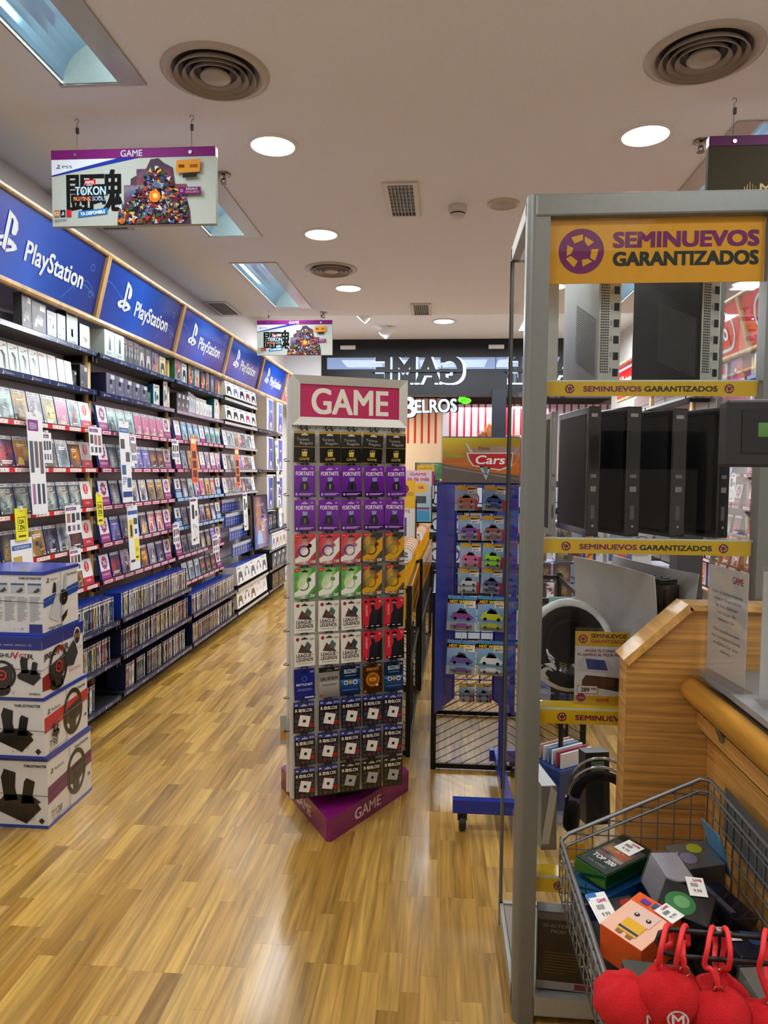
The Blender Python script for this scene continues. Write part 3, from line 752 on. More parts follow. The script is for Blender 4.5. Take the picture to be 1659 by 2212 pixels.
def cover_mesh(k):
    if 'c'+k in _mesh: return _mesh['c'+k]
    m_ = MB(GLC); s_ = Surf(m_, (0, 0, 0)); a, b = -CW/2+.0012, CW/2-.0012
    if k in COVERS:
        bs, cl, _ = COVERS[k]
        s_.art(a, .004, b, .148, sum(map(ord, k)), bs, cl)
        s_.rect(a, .148, b, CHH-.003, '#e4e6e6'); s_.up(); s_.ps(a+.014, .151, .013, '#26282c'); s_.rect(a+.03, .155, a+.062, .160, '#8a8e94')
        s_.rect(b-.042, .152, b-.006, .164, '#c8a8a4' if len(k) % 2 else '#b0b4bc')
        r = random.Random(k)
        if k == 'fc': s_.text('FC25', .008, .118, .020, '#f0f2f2', off=.02, slant=.15); s_.ring(-.036, .128, .010, .003, '#f0f2f2', 10)
        else:
            zt = r.choice((.02, .03, .112, .12)); w_ = r.uniform(.05, .09); lc = r.choice(('#f0ece4', '#e8d8a0', '#f4f4f4'))
            for q in range(r.choice((1, 2))): s_.rect(-w_/2, zt-q*.011, w_/2-q*.01, zt+.007-q*.011, lc)
        s_.rect(a+.004, .007, a+.014, .019, '#e8e8e8'); s_.rect(b-.024, .007, b-.006, .012, '#d0d0d0')
    else:
        s_.rect(a, .003, b, CHH-.003, '#e9e6e6'); s_.up()
        if k == 'excl':
            s_.disc(0, .118, .030, '#d8323c', 20, ry=.034); s_.up(); s_.rect(-.005, .112, .005, .142, '#f4ecec'); s_.disc(0, .100, .006, '#f4ecec', 10); s_.rect(a, .003, b, .052, '#c8283c'); s_.up(); s_.text('SUPER', 0, .022, .014, '#f4e8ea')
        elif k == 'nov':
            for q in range(10): s_.disc(.0+.034*math.cos(q*.628), .112+.038*math.sin(q*.628), .009, '#a03c84', 8)
            s_.disc(0, .112, .034, '#a03c84', 20, ry=.038); s_.up(); s_.text('N', 0, .094, .036, '#f0e4ec', off=.03); s_.rect(a, .003, b, .058, '#a0387c'); s_.up(); s_.text('NOVEDADES', 0, .026, .014, '#f4e4ee', width=.10)
        elif k.startswith('top'):
            s_.text('TOP', 0, .138, .016, '#b04470'); s_.text(k[3:], 0, .062, .055, '#5a2048', off=.02); s_.rect(a, .003, b, .042, '#b0387c')
        elif k == 'blue':
            s_.rect(-.02, .088, .02, .15, '#4c545c'); s_.rect(a, .05, b, .078, '#2c4878'); s_.rect(a, .003, b, .05, '#8cc0e4'); s_.up(); s_.text('SEGUNDA', 0, .058, .012, '#e8eef4'); s_.disc(0, .13, .012, '#c8ccd0', 10)
        elif k == 'pin':
            s_.disc(0, .11, .014, '#3c6090', 12); s_.rect(-.004, .05, .004, .11, '#3c6090'); s_.rect(-.02, .045, .02, .055, '#3c6090')
    _mesh['c'+k] = m_.mesh('cover'); return _mesh['c'+k]
SIGNW = dict(excl='white divider card with red exclamation mark', nov='white divider card with purple rosette', blue='white and blue divider card', pin='white divider card with blue pin',
             top1='white divider card numbered one', top2='white divider card numbered two', top3='white divider card numbered three', top5='white divider card numbered five', top6='white divider card numbered six')
def face_row(F, lv, keys, bayname, x0=.04, x1=BW-.05, lean=.17, ydepth=-.2545, z=None, what='game case'):
    n = len(keys); step = (x1-x0)/n; cnt = {}
    zz = LV[lv] if z is None else z
    sname = LVN[lv]+' shelf'
    for i, k in enumerate(keys):
        if k is None: continue
        cnt[k] = cnt.get(k, 0)+1
        w = COVERS[k][2]+' '+what if k in COVERS else SIGNW[k]
        tot = sum(1 for q in keys if q == k)
        lab = (w if tot == 1 else '%s %s' % (nth(cnt[k]-1), w))+' on %s of %s' % (sname, bayname)
        nm = 'game_case' if k in COVERS else 'divider_card'
        o = bpy.data.objects.new(nm, case_mesh()); COL.objects.link(o)
        r = random.Random(i*7+len(lab))
        o.matrix_world = F.at(x0+step*(i+.5)+r.uniform(-.0015, .0015), ydepth, zz+.004, rx=-(lean+r.uniform(-.006, .006)))
        tag(o, lab, 'game case' if k in COVERS else 'divider card', 'face-out game cases on the %s wall' % F.side)
        c = bpy.data.objects.new('cover', cover_mesh(k)); COL.objects.link(c); c.parent = o; c.location = (0, -.0006, 0)
SPC = ['#e6e6e6', '#dcdcdc', '#e8e8ea', '#d8d8d8', '#2a2a2e', '#1c1c20', '#3a3836', '#4a4a58', '#38506c', '#2c6a9c', '#9c2838', '#c8b020', '#2c5c48', '#5c4c78', '#7a4438', '#c8c0b0', '#585450', '#e2e2e2', '#e0e0e0']
SPN = {'#e6e6e6': 'white', '#dcdcdc': 'white', '#e8e8ea': 'white', '#d8d8d8': 'pale grey', '#2a2a2e': 'black', '#1c1c20': 'black', '#3a3836': 'charcoal', '#4a4a58': 'slate', '#38506c': 'steel blue', '#2c6a9c': 'blue',
       '#9c2838': 'red', '#c8b020': 'yellow', '#2c5c48': 'green', '#5c4c78': 'violet', '#7a4438': 'brown', '#c8c0b0': 'beige', '#585450': 'dark grey', '#e2e2e2': 'white', '#e0e0e0': 'white'}
def spine_mesh(col, kind):
    k = 'sp'+col+kind
    if k in _mesh: return _mesh[k]
    m_ = MB(GL); s_ = Surf(m_, (0, 0, 0)); a, b = -.0072, .0072
    s_.rect(a, .003, b, CHH-.003, col); s_.up(); s_.rect(a, .138, b, CHH-.003, '#e6e8ea' if kind == 'new' else '#b9aeb0'); s_.up()
    s_.rect(a+.002, .150, b-.002, .159, '#30343a'); r = random.Random(k); lt = sum(lin(col)) > 1
    tc = '#3c3c44' if lt else r.choice(('#d8d8d8', '#c8b890', '#b0b8c8'))
    z = r.uniform(.03, .06); s_.rect(-.002, z, .002, z+r.uniform(.04, .07), tc); s_.rect(a+.001, .008, b-.001, .018, '#9a9aa0')
    _mesh[k] = m_.mesh('spine_label'); return _mesh[k]
def spine_body():
    if 'sb' not in _mesh:
        m_ = MB(mat('blue_case', .25, coat=.3)); m_.box(-.0076, .0076, 0, .13, 0, CHH, '#17338c'); _mesh['sb'] = m_.mesh('game_case')
        m_ = MB(mat('blue_case', .25, coat=.3)); m_.box(-.0076, .0076, 0, .13, 0, CHH, '#1c2440'); _mesh['sb2'] = m_.mesh('game_case')
    return _mesh['sb']
STUFF = MB(mat('blue_case', .25, coat=.3))
def join_mesh(me, mw):
    b = len(STUFF.v); STUFF.v += [mw @ v.co for v in me.vertices]; ca = me.color_attributes['Col'].data
    for p in me.polygons:
        STUFF.f.append([b+i for i in p.vertices]); STUFF.fm.append(STUFF.mi(me.materials[p.material_index])); STUFF.fc.append([tuple(ca[i].color)[:3] for i in p.loop_indices])
def spine_row(F, lv, bayname, segs, seed, kind='new', bright=None, y=-.385, stuff=False):
    r = random.Random(seed); n = 0; spine_body()
    for a, b, lean in segs:
        x = a
        while x < b:
            pal = SPC if kind == 'new' else SPC[3:]
            col = r.choice(pal)
            if stuff:
                mw = F.at(x, y+r.uniform(-.004, .004), LV[lv]+.003, rx=0, ry=lean); join_mesh(_mesh['sb' if kind == 'new' else 'sb2'], mw); join_mesh(spine_mesh(col, kind), mw @ Matrix.Translation((0, -.0006, 0)))
                x += .0170+r.uniform(0, .0022); continue
            o = bpy.data.objects.new('game_case', _mesh['sb'] if kind == 'new' else _mesh['sb2']); COL.objects.link(o)
            o.matrix_world = F.at(x, y+r.uniform(-.004, .004), LV[lv]+.003, rx=0, ry=lean)
            tag(o, '%s-spined game case, %s from the left on %s spine shelf of %s' % (SPN[col], nth(n), {'H': 'upper', 'I': 'middle' , 'J': 'bottom'}[lv], bayname), 'game case', 'spine-out game cases on the left wall')
            c = bpy.data.objects.new('spine_label', spine_mesh(col, kind)); COL.objects.link(c); c.parent = o; c.location = (0, -.0006, 0)
            x += .0170+r.uniform(0, .0022); n += 1
# ---------------------------------------------------------------- accessory boxes
def product_box(F, x, y, z, w, h, d, face, side, draw, label, name='product_box', rz=0, rx=0, group='boxed accessories on the left wall', top=None, cat='box'):
    m_ = MB(mat('carton', .35, coat=.15)); m_.box(-w/2, w/2, 0, d, 0, h, face, cols=dict(x0=side, x1=side, z1=top or side, y1=side))
    o = m_.build(name); o.matrix_world = F.at(x, y, z+max(0, d*math.sin(-rx))+.0065, rx=rx, rz=rz); tag(o, label, cat, group)
    p = MB(GL); s_ = Surf(p, (0, 0, 0)); draw(s_, w, h); p.build('front_print', o)
    return o
def d_cable(s, w, h):
    s.rect(-w*.42, h*.82, w*.1, h*.9, '#7c8084'); s.ring(0, h*.42, w*.3, w*.05, '#5a6068', 16, a0=-.6, a1=2.4); s.disc(-w*.22, h*.22, w*.1, '#484e56', 8); s.disc(w*.24, h*.5, w*.08, '#484e56', 8)
def d_station(s, w, h):
    s.poly([(-w*.3, h*.35), (-w*.12, h*.62), (w*.22, h*.55), (w*.26, h*.3), (0, h*.22)], '#2c3036'); s.rect(-w*.1, h*.2, w*.05, h*.48, '#c8ccd0'); s.rect(-w*.4, h*.86, w*.3, h*.92, '#6a7078'); s.rect(-w*.1, h*.08, w*.35, h*.1, '#40444a')
def d_phone(s, w, h):
    s.poly([(-w*.35, h*.85), (w*.1, h*.5), (w*.3, h*.4), (w*.2, h*.3), (-w*.3, h*.5)], '#4a4c54'); s.poly([(-w*.35, h*.6), (-w*.1, h*.25), (-w*.3, h*.25)], '#e0c090'); s.rect(w*.0, h*.05, w*.25, h*.1, '#f0f0f0')
def d_cams(s, w, h):
    for k in range(3): s.disc(-w*.2+.3*w*(k % 2), h*(.25+.2*k), w*.12, '#2c343c', 8)
    s.rect(-w*.4, h*.84, w*.4, h*.92, '#8c9aa8'); s.rect(w*.1, h*.1, w*.16, h*.6, '#3c444c')
def d_boot(s, w, h):
    s.poly([(-w*.2, h*.66), (-w*.02, h*.70), (w*.22, h*.55), (w*.2, h*.05), (-w*.02, h*.05), (w*.0, h*.5)], '#4a4a4c'); s.rect(w*.1, h*.85, w*.34, h*.9, '#c85050'); s.rect(-w*.3, h*.8, w*.05, h*.83, '#8c8c8c')
def d_wire(s, w, h):
    s.rect(-w*.44, h*.84, w*.2, h*.94, '#c86870'); s.ring(-w*.02, h*.35, w*.3, w*.04, '#b8b090', 14, ry=h*.3, a0=1.2, a1=4.6); s.rect(w*.2, h*.6, w*.34, h*.68, '#405c80')
def d_dark(s, w, h):
    s.poly([(-w*.35, h*.35), (-w*.1, h*.65), (w*.3, h*.5), (w*.2, h*.25)], '#6a6c70'); s.rect(w*.05, h*.75, w*.42, h*.92, '#d8dadc'); s.disc(-w*.25, h*.25, w*.1, '#b0b4b8', 8)
def d_fan(s, w, h):
    s.rect(-w*.06, h*.25, w*.12, h*.8, '#3c4858'); s.rect(-w*.35, h*.93, w*.3, h*.96, '#a0a8ac'); s.lines(-w*.3, h*.06, w*.3, h*.18, 4, '#b0b8bc')
def d_pad(c1, c2='#e8e8ea'):
    def f(s, w, h):
        s.poly([(-w*.36, h*.12), (-w*.3, h*.5), (-w*.2, h*.68), (w*.2, h*.68), (w*.3, h*.5), (w*.36, h*.12), (w*.24, h*.1), (w*.14, h*.36), (-w*.14, h*.36), (-w*.24, h*.1)], c1)
        s.rect(-w*.34, h*.84, w*.1, h*.9, '#9c9ca0')
    return f
def d_head(c1):
    def f(s, w, h):
        s.ring(0, h*.5, w*.3, w*.07, c1, 16, ry=h*.3, a0=0, a1=PI); s.disc(-w*.27, h*.42, w*.1, c1, 10, h*.14); s.disc(w*.27, h*.42, w*.1, c1, 10, h*.14); s.disc(0, h*.8, w*.0+.014, '#d83a3a', 10)
    return f
def d_buds(s, w, h):
    s.rect(w*.0, h*.74, w*.42, h*.94, '#e0e0e4'); s.rect(-w*.1, h*.28, w*.16, h*.46, '#9ca0ac'); s.disc(0, h*.6, w*.14, '#24262e', 8); s.rect(w*.2, h*.06, w*.4, h*.1, '#c8ccd8')
def d_toy(c1, c2):
    def f(s, w, h):
        s.art(-w*.46, h*.04, w*.46, h*.96, int(w*9999)+len(c1), (c1, c2), ('#d85a30', '#f0c060', '#383040'), 6, 7, 4)
    return f
def d_thin(s, w, h):
    s.rect(-w*.3, h*.2, -w*.05, h*.65, '#2c84a0'); s.disc(w*.15, h*.4, w*.16, '#30485c', 8, h*.14); s.rect(-w*.3, h*.85, w*.3, h*.9, '#58646c')
def d_console(s, w, h):
    s.poly([(-w*.44, h*.02), (-w*.44, h*.86), (-w*.20, h*.98), (w*.44, h*.98), (w*.44, h*.02)], '#3c4cb0')
    s.up(); s.poly([(-w*.46, h*.02), (-w*.46, h*.9), (-w*.24, h*.98), (-w*.20, h*.6), (-w*.24, h*.2), (-w*.26, h*.02)], '#dfe6ee'); s.poly([(-w*.06, h*.04), (-w*.0, h*.22), (w*.12, h*.28), (w*.22, h*.22), (w*.26, h*.04), (w*.18, h*.04), (w*.14, h*.14), (w*.04, h*.14), (w*.02, h*.04)], '#e6ecf2')
    s.rect(w*.02, h*.6, w*.3, h*.63, '#e8ecf4'); s.rect(w*.05, h*.55, w*.22, h*.57, '#c8d0e4'); s.rect(-w*.1, h*.955, w*.46, h*1.0, '#e8eaec')
# hanging paper cards clipped on the shelf edges
def flyer(F, x, z1, w, h, kind, label, y=-.30, rz=0):
    m_ = MB(PR); m_.box(-w/2, w/2, 0, .0015, -h, 0, {'yellow': '#e8e020', 'orange': '#e87838'}.get(kind, '#e4e8ec')); s_ = Surf(m_, (0, 0, -h))
    r = random.Random(int(x*1000)+int(z1*100))
    if kind == 'small':
        s_.rect(-w*.45, h*.82, w*.2, h*.93, '#7c2c80'); s_.up(); s_.text('RESERVA', -w*.12, h*.84, h*.06, '#e8d8ec', width=w*.45); s_.k -= 1
        for k in range(3): s_.rect(-w*.42+k*w*.3, h*.36+r.uniform(0, .1)*h, -w*.2+k*w*.3, h*.72, r.choice(('#4c5460', '#34383c', '#6c5c60', '#9a6c5c')))
        for k in range(3): s_.rect(-w*.4+k*w*.3, h*.1, -w*.22+k*w*.3, h*.3, r.choice(('#a06c98', '#3c4450', '#5c6c78')))
    elif kind == 'tall':
        s_.rect(-w*.46, h*.86, w*.46, h*.92, '#2c5ca8'); s_.rect(-w*.46, h*.06, w*.46, h*.13, '#1c3c88'); s_.up(); s_.text('SORTEAMOS', 0, h*.875, h*.03, '#e8eef8', width=w*.7); s_.k -= 1
        for k in range(4): s_.rect(-w*.42 if k % 2 else w*.02, h*(.18+.16*k), -w*.02 if k % 2 else w*.42, h*(.3+.16*k), r.choice(('#4c5048', '#3c5c8c', '#68705c', '#c8a040', '#505860')))
        s_.lines(-w*.4, h*.22, w*.0, h*.32, 4, '#5c7cb0')
    elif kind == 'tally':
        s_.rect(-w*.46, h*.86, w*.46, h*.92, '#2c5ca8'); s_.rect(-w*.40, h*.5, -w*.02, h*.78, '#d8c030'); s_.rect(w*.04, h*.12, w*.44, h*.48, '#f0e020'); s_.rect(w*.05, h*.7, w*.42, h*.8, '#484c54'); s_.rect(w*.12, h*.55, w*.36, h*.63, '#2c5ca8'); s_.up()
        s_.rect(-w*.3, h*.52, -w*.12, h*.7, '#3a3020'); s_.text('50', w*.25, h*.28, h*.06, '#20241c'); s_.rect(w*.12, h*.17, w*.36, h*.2, '#20241c'); s_.rect(-w*.4, h*.12, 0, h*.16, '#1c3c88')
    elif kind == 'yellow':
        s_.text('DA', 0, h*.52, h*.13, '#20241c', off=.03); s_.text('ZN', 0, h*.34, h*.13, '#20241c', off=.03); s_.rect(-w*.3, h*.1, w*.3, h*.16, '#40441c'); s_.ring(0, h*.5, w*.46, w*.04, '#30341c', 4, a0=PI/4, a1=PI/4+2*PI, ry=h*.32)
    elif kind == 'orange':
        for k in range(3): s_.rect(-w*.34, h*(.12+.2*k), w*.34, h*(.28+.2*k), '#5a2c28')
        s_.rect(-w*.4, h*.84, w*.4, h*.94, '#e8e0cc'); s_.rect(-w*.3, h*.03, w*.3, h*.09, '#d03020')
    elif kind == 'devices':
        s_.rect(-w*.45, h*.92, w*.3, h*.97, '#7c2c80'); s_.rect(-w*.3, h*.55, w*.0, h*.85, '#2c2e34'); s_.rect(w*.12, h*.6, w*.36, h*.72, '#3c3e44'); s_.ring(w*.15, h*.25, w*.2, w*.05, '#9ca0a4', 14, ry=h*.15); s_.rect(-w*.3, h*.08, -w*.02, h*.13, '#7c2c50'); s_.lines(-w*.3, h*.35, w*.1, h*.45, 4, '#a0a0a4')
    o = m_.build('hanging_flyer'); o.matrix_world = F.at(x, y, z1, rz=rz, rx=-.05); tag(o, label, 'flyer', 'flyers hanging on the shelf edges')
    c = MB(PL); c.box(-.012, .012, -.004, .012, -.012, .012, '#d8dce0'); c.build('clip', o)
    return o

# ================================================================ LEFT WALL
Y1 = 3.14
bays = [Y1+BW*i for i in range(5)]
std = dict(A='navy', B='navy', C='red', D='red', E='red', F='red', G='red', H='navy', I='navy', J='navy')
F1, _ = bay('left', bays[0], 'nearest left-wall shelving bay with red striped shelf edges', std)
F2, _ = bay('left', bays[1], 'second left-wall shelving bay with purple shelf edges and packed spine shelves', dict(std, C='purple', D='purple', E='purple', F='purple', G='purple'))
F3, _ = bay('left', bays[2], 'third left-wall shelving bay with numbered chart cards', dict(std, C='purple', D='purple', E='blue', F='blue', G='purple', H='purple'), deep=('I', 'J'))
F4, _ = bay('left', bays[3], 'fourth left-wall shelving bay with white accessory tiers and blue cards', dict(A='grey', B='grey', C='grey', D='grey', E='grey', I='grey', J='grey'), deep=('I', 'J'))
F5, _ = bay('left', bays[4], 'fifth left-wall shelving bay stacked with console boxes', dict(B='navy', D='navy', F='navy', G='navy', H='navy', I='navy', J='navy'), deep=('G', 'H', 'I', 'J'), fwd=False)
for F, nm in ((F1, 'nearest, cut by the left picture edge'), (F2, 'second from the camera'), (F3, 'third from the camera'), (F4, 'fourth from the camera'), (F5, 'fifth and farthest')):
    header(F, 'ps', 'blue console logo sign above left shelves, '+nm)
F6 = Frame('left', Y1+BW*5); header(F6, 'pink', 'pink sign just beyond the blue signs on left wall')
F0 = Frame('left', Y1-BW); header(F0, 'ps', 'blue console logo sign above left shelves, outside the left picture edge')
B1, B2, B3, B4 = 'first bay', 'second bay', 'third bay', 'fourth bay'
face_row(F1, 'C', ['grey', 'sky', 'gold', 'teal', 'gold', 'grey', 'yellow', 'pink', 'aqua', 'excl'][1:], B1)
face_row(F1, 'D', ['dark', 'mono', 'red', 'orange', 'sky', 'olive', 'ice', 'ember', 'excl'], B1)
face_row(F1, 'E', ['fc']*8+['excl'], B1)
face_row(F1, 'F', ['knight', 'bronze', 'night', 'mono', 'desert', 'storm', 'white', 'dark', 'excl'], B1)
face_row(F1, 'G', ['storm', 'dark', 'olive', 'ember', 'gold', 'red', 'multi', 'desert', 'excl'], B1)
face_row(F2, 'C', ['nov', 'teal', 'teal', 'teal', 'pink', 'pink', 'pink', 'pink', 'nov'], B2)
face_row(F2, 'D', ['nov', 'mono', 'ocean', 'ocean', 'violet', 'violet', 'bronze', 'bronze', 'nov'], B2)
face_row(F2, 'E', ['nov', 'mono', 'mono', 'sketch', 'sketch', 'gold', 'gold', 'nov'], B2)
face_row(F2, 'F', ['nov', 'violet', 'grey', 'night', 'night', 'castle', 'castle', 'nov'], B2)
face_row(F2, 'G', ['nov', 'red', 'multi', 'ocean', 'ember', 'grey', 'storm', 'nov'], B2)
face_row(F3, 'C', ['top1', 'sky', 'sky', 'sky', 'top2', 'teal', 'teal', 'teal'], B3)
face_row(F3, 'D', ['top3', 'sky', 'yellow2', 'yellow2', 'top5', 'grey', 'top6', 'multi'], B3)
face_row(F3, 'E', ['blue', 'mono', 'teal', 'multi', 'pink', 'yellow2', 'castle', 'blue'], B3)
face_row(F3, 'F', ['blue', 'grey', 'dark', 'multi', 'knight', 'ember', 'mono', 'blue'], B3)
face_row(F3, 'G', ['nov', 'knight', 'knight', 'knight', 'night', 'night', 'violet', 'nov'], B3)
face_row(F3, 'H', [None, 'ice', 'ice', 'ice', 'bronze', 'bronze', 'bronze', 'nov'], B3)
face_row(F4, 'C', ['pin', 'ice', 'white', 'gold', 'multi', 'bronze', 'ice', 'mono', 'pin'], B4)
face_row(F4, 'D', ['pin', 'mono', 'teal', 'knight', 'violet', 'multi', 'bronze', 'knight', 'pin'], B4)
face_row(F4, 'E', ['pin', 'white', 'grey', 'ice', 'multi', 'night', 'storm', 'knight', 'pin'], B4)
spine_row(F1, 'H', B1, [(.74, 1.27, 0)], 3)
spine_row(F1, 'I', B1, [(.74, 1.22, .0)], 4, 'old')
spine_row(F1, 'J', B1, [(.80, 1.0, .05)], 5, 'old')
spine_row(F2, 'H', B2, [(.06, 1.28, 0)], 6)
spine_row(F2, 'I', B2, [(.05, .30, .03), (.33, 1.28, 0)], 7, 'old', stuff=True)
spine_row(F2, 'J', B2, [(.10, .24, .06), (.28, .42, .03), (.46, .70, .03), (.76, 1.22, 0)], 8, 'old', stuff=True)
spine_row(F3, 'I', B3, [(.05, 1.28, 0)], 9, stuff=True)
spine_row(F3, 'J', B3, [(.06, 1.28, 0)], 10, 'old', stuff=True)
tag(STUFF.build('game_cases'), 'rows of tightly packed spine-out game cases on lower shelves of third bay', 'game cases', kind='stuff')

G_ = 'boxed accessories on the left wall'
z = LV['A']+.003
for args in [
 (F1, .62, .09, .19, .05, '#6d6c6e', '#3a3a3c', d_dark, 'dark grey hanging blister box, leftmost on top shelf of first bay'),
 (F1, .74, .14, .17, .04, '#77777a', '#2c2c2e', d_dark, 'grey cable blister pack on top shelf of first bay'),
 (F1, .87, .10, .15, .05, '#c8d6dc', '#2448a0', d_cams, 'white and blue box with small devices on top shelf of first bay'),
 (F1, .975, .09, .155, .06, '#cfe0e2', '#9fb4bc', d_cable, 'pale box with a looped cable on top shelf of first bay'),
 (F1, 1.10, .13, .20, .07, '#c6dade', '#141416', d_station, 'tall white box with black side on top shelf of first bay'),
 (F1, 1.25, .12, .15, .05, '#d4e2e6', '#1c2c6c', d_phone, 'white and blue boxed screen film at right end of first bay')]:
    product_box(args[0], args[1], -.235, z, args[2], args[3], args[4], args[5], args[6], args[7], args[8])
z = LV['B']+.003
for k in range(7): product_box(F1, .32+k*.095, -.23, z, .088, .15, .02, '#cfdcda', '#b0b8b8', d_boot if k < 5 else d_wire, 'flat white %s, %s on second shelf of first bay' % ('cover pack with grey band' if k < 5 else 'cable pack', nth(k)), rx=-.1)
for k in range(2): product_box(F1, .985+k*.085, -.23, z, .08, .145, .02, '#d2ddd8', '#b0b8b8', d_wire, 'thin white cable pack, %s beside the black boxes' % ('left' if k == 0 else 'right'), rx=-.1)
product_box(F1, 1.145, -.22, z, .055, .10, .05, '#1a1a1c', '#111113', d_dark, 'small black box on second shelf of first bay')
product_box(F1, 1.235, -.235, z, .095, .145, .09, '#54565a', '#0c0c0e', d_dark, 'black and grey box at right end of second shelf, first bay')
z = LV['A']+.003
for k in range(2): product_box(F2, .19+k*.15, -.26, z, .145, .17, .18, '#c9d8d6', '#b6c6c4', d_fan, 'tall pale %s console stand box on top shelf of second bay' % ('front' if k == 0 else 'second'))
for k in range(3): product_box(F2, .47+k*.095, -.24, z, .088, .172, .1, '#3c3c42', '#202024', d_head('#c8c8cc'), 'dark headset box with red sticker, %s on top shelf of second bay' % nth(k))
for k in range(2): product_box(F2, .78+k*.12, -.23, z, .112, .18-.01*k, .08, '#46464c', '#28282c', d_pad('#d8cfd0'), 'dark box with pale controller, %s on top shelf of second bay' % nth(k))
product_box(F2, 1.03, -.23, z, .12, .16, .07, '#7a9cc0', '#48688c', d_toy('#58a0b0', '#a070b0'), 'colourful turquoise and orange box on top shelf of second bay')
product_box(F2, 1.17, -.235, z, .12, .15, .07, '#d8cc9c', '#b8a870', d_pad('#4c4c48'), 'cream box at right end of top shelf, second bay')
z = LV['B']+.003
for k in range(5): product_box(F2, .19+k*.135, -.265, z, .13, .135-.004*k, .16 if k == 0 else .1, '#585a78', '#12163a', d_buds, 'dark violet earbud box, %s on second shelf of second bay' % nth(k))
product_box(F2, .86, -.22, z, .06, .13, .05, '#d8d6d0', '#a8a8a4', d_thin, 'narrow white box after the violet boxes, second bay')
product_box(F2, .93, -.22, z, .05, .09, .05, '#4c8c5c', '#2c5c3c', d_thin, 'little green box on second shelf of second bay')
product_box(F2, 1.05, -.23, z, .12, .165, .08, '#d4dcda', '#125070', d_thin, 'white and teal box on second shelf of second bay')
product_box(F2, 1.21, -.24, z, .085, .21, .08, '#c8ccce', '#0d0d10', d_thin, 'tall white box with black side, right end of second bay')
z = LV['A']+.003
for k, (x, w, h, c, s, d, nm) in enumerate([(.16, .15, .19, '#5890a8', '#3c6c34', d_toy('#58a0b0', '#a070b0'), 'green and turquoise game box'), (.31, .12, .17, '#d8dcd8', '#a0a8a4', d_pad('#38383c'), 'white box with black controller'),
   (.48, .14, .19, '#5c6068', '#38383c', d_toy('#5c6068', '#484c58'), 'grey bearded-portrait box'), (.64, .13, .165, '#70b0c0', '#4c8ca0', d_toy('#78c0d0', '#b0c8c8'), 'aqua box'), (.80, .13, .16, '#342c34', '#201c20', d_toy('#242028', '#6a2028'), 'black and red box'),
   (.94, .11, .18, '#646c80', '#404858', d_toy('#545c70', '#7c8494'), 'slate blue box'), (1.08, .11, .19, '#50546c', '#303448', d_pad('#9098ac'), 'dark controller box'), (1.21, .11, .15, '#5c4450', '#403038', d_toy('#403038', '#803040'), 'maroon box')]):
    product_box(F3, x, -.235, z, w, h, .08, c, s, d, nm+' on top shelf of third bay')
z = LV['B']+.003
for k in range(3): product_box(F3, .16+k*.10, -.24, z, .095, .15, .08, '#3a3a3e', '#18181a', d_buds, 'charcoal box, %s on second shelf of third bay' % nth(k))
for k in range(3): product_box(F3, .45+k*.06, -.23, z, .052, .19-.01*k, .06, '#c4c6d2', '#9ea0ac', d_thin, 'slim lilac-white box, %s on second shelf of third bay' % nth(k))
for k in range(3): product_box(F3, .66+k*.10, -.23, z, .092, .16, .06, '#d8dcd8', '#a8aca8', d_thin, 'white box with teal device, %s on second shelf of third bay' % nth(k))
for k in range(2): product_box(F3, .95+k*.09, -.23, z, .082, .125, .06, '#d4d8d4', '#a8aca8', d_thin, 'short white box, %s on second shelf of third bay' % nth(k))
product_box(F3, 1.19, -.24, z, .13, .2, .08, '#d8dcda', '#1c6c7c', d_head('#24282c'), 'tall white and teal box at right end of third bay')
# fourth bay: white tiers
for lv, cols in (('A', ['#2c2c30', '#8890b8', '#202024', '#a02c3c', '#1c2c50']), ('B', ['#28282c', '#1c1c20', '#2c2c30', '#c02858', '#3c3c40'])):
    for k, c in enumerate(cols):
        product_box(F4, .18+k*.245, -.275, LV[lv]+.003, .24, .148, .16, '#e4e6ea', '#c9c4be', d_pad(c), 'white controller box, %s on %s shelf of fourth bay' % (nth(k), 'top' if lv == 'A' else 'second'), rx=-.12, group='white boxes of the fourth bay')
for lv, cols in (('I', ['#2c2c30', '#303c50', '#38444c', '#2c2c30', '#34383c']), ('J', ['#44444a', '#38383c', '#2c2c30', '#b8c0d0', '#c0c8d4'])):
    for k, c in enumerate(cols):
        product_box(F4, .16+k*.255, -.40, LV[lv]+.016, .25, .195 if lv == 'I' else .178, .16, '#e6e8ec', '#c9c4be', d_head(c) if k % 2 else d_pad(c), 'white accessory box, %s on %s tier of fourth bay' % (nth(k), 'upper floor' if lv == 'I' else 'bottom'), rx=-.1, group='white boxes of the fourth bay', top='#2848a8' if lv == 'I' else None)
# blue hanging credit cards
m_ = MB(GL); m_.box(-.04, .04, 0, .012, 0, .135, '#20409c'); s_ = Surf(m_, (0, 0, 0)); s_.rect(-.04, .10, .04, .135, '#d8dce4'); s_.up(); s_.poly([(-.03, .105), (0, .13), (.012, .13), (-.014, .105)], '#24283c'); s_.ps(0, .05, .03, '#dfe6f4'); s_.rect(-.02, .025, .02, .032, '#a8b8e0')
bc = m_.mesh('credit_card')
for r_, (zz, n, x0) in enumerate(((1.17, 8, .06), (1.02, 8, .06), (.87, 8, .06), (.70, 13, .05))):
    for k in range(n):
        o = bpy.data.objects.new('credit_card', bc); COL.objects.link(o)
        o.matrix_world = F4.at(x0+.045+k*(.088 if n == 8 else .094), -.22-.04*r_, zz); tag(o, 'blue and white hanging credit card, %s in %s row of fourth bay' % (nth(k), nth(r_)), 'gift card', 'blue hanging cards of the fourth bay')
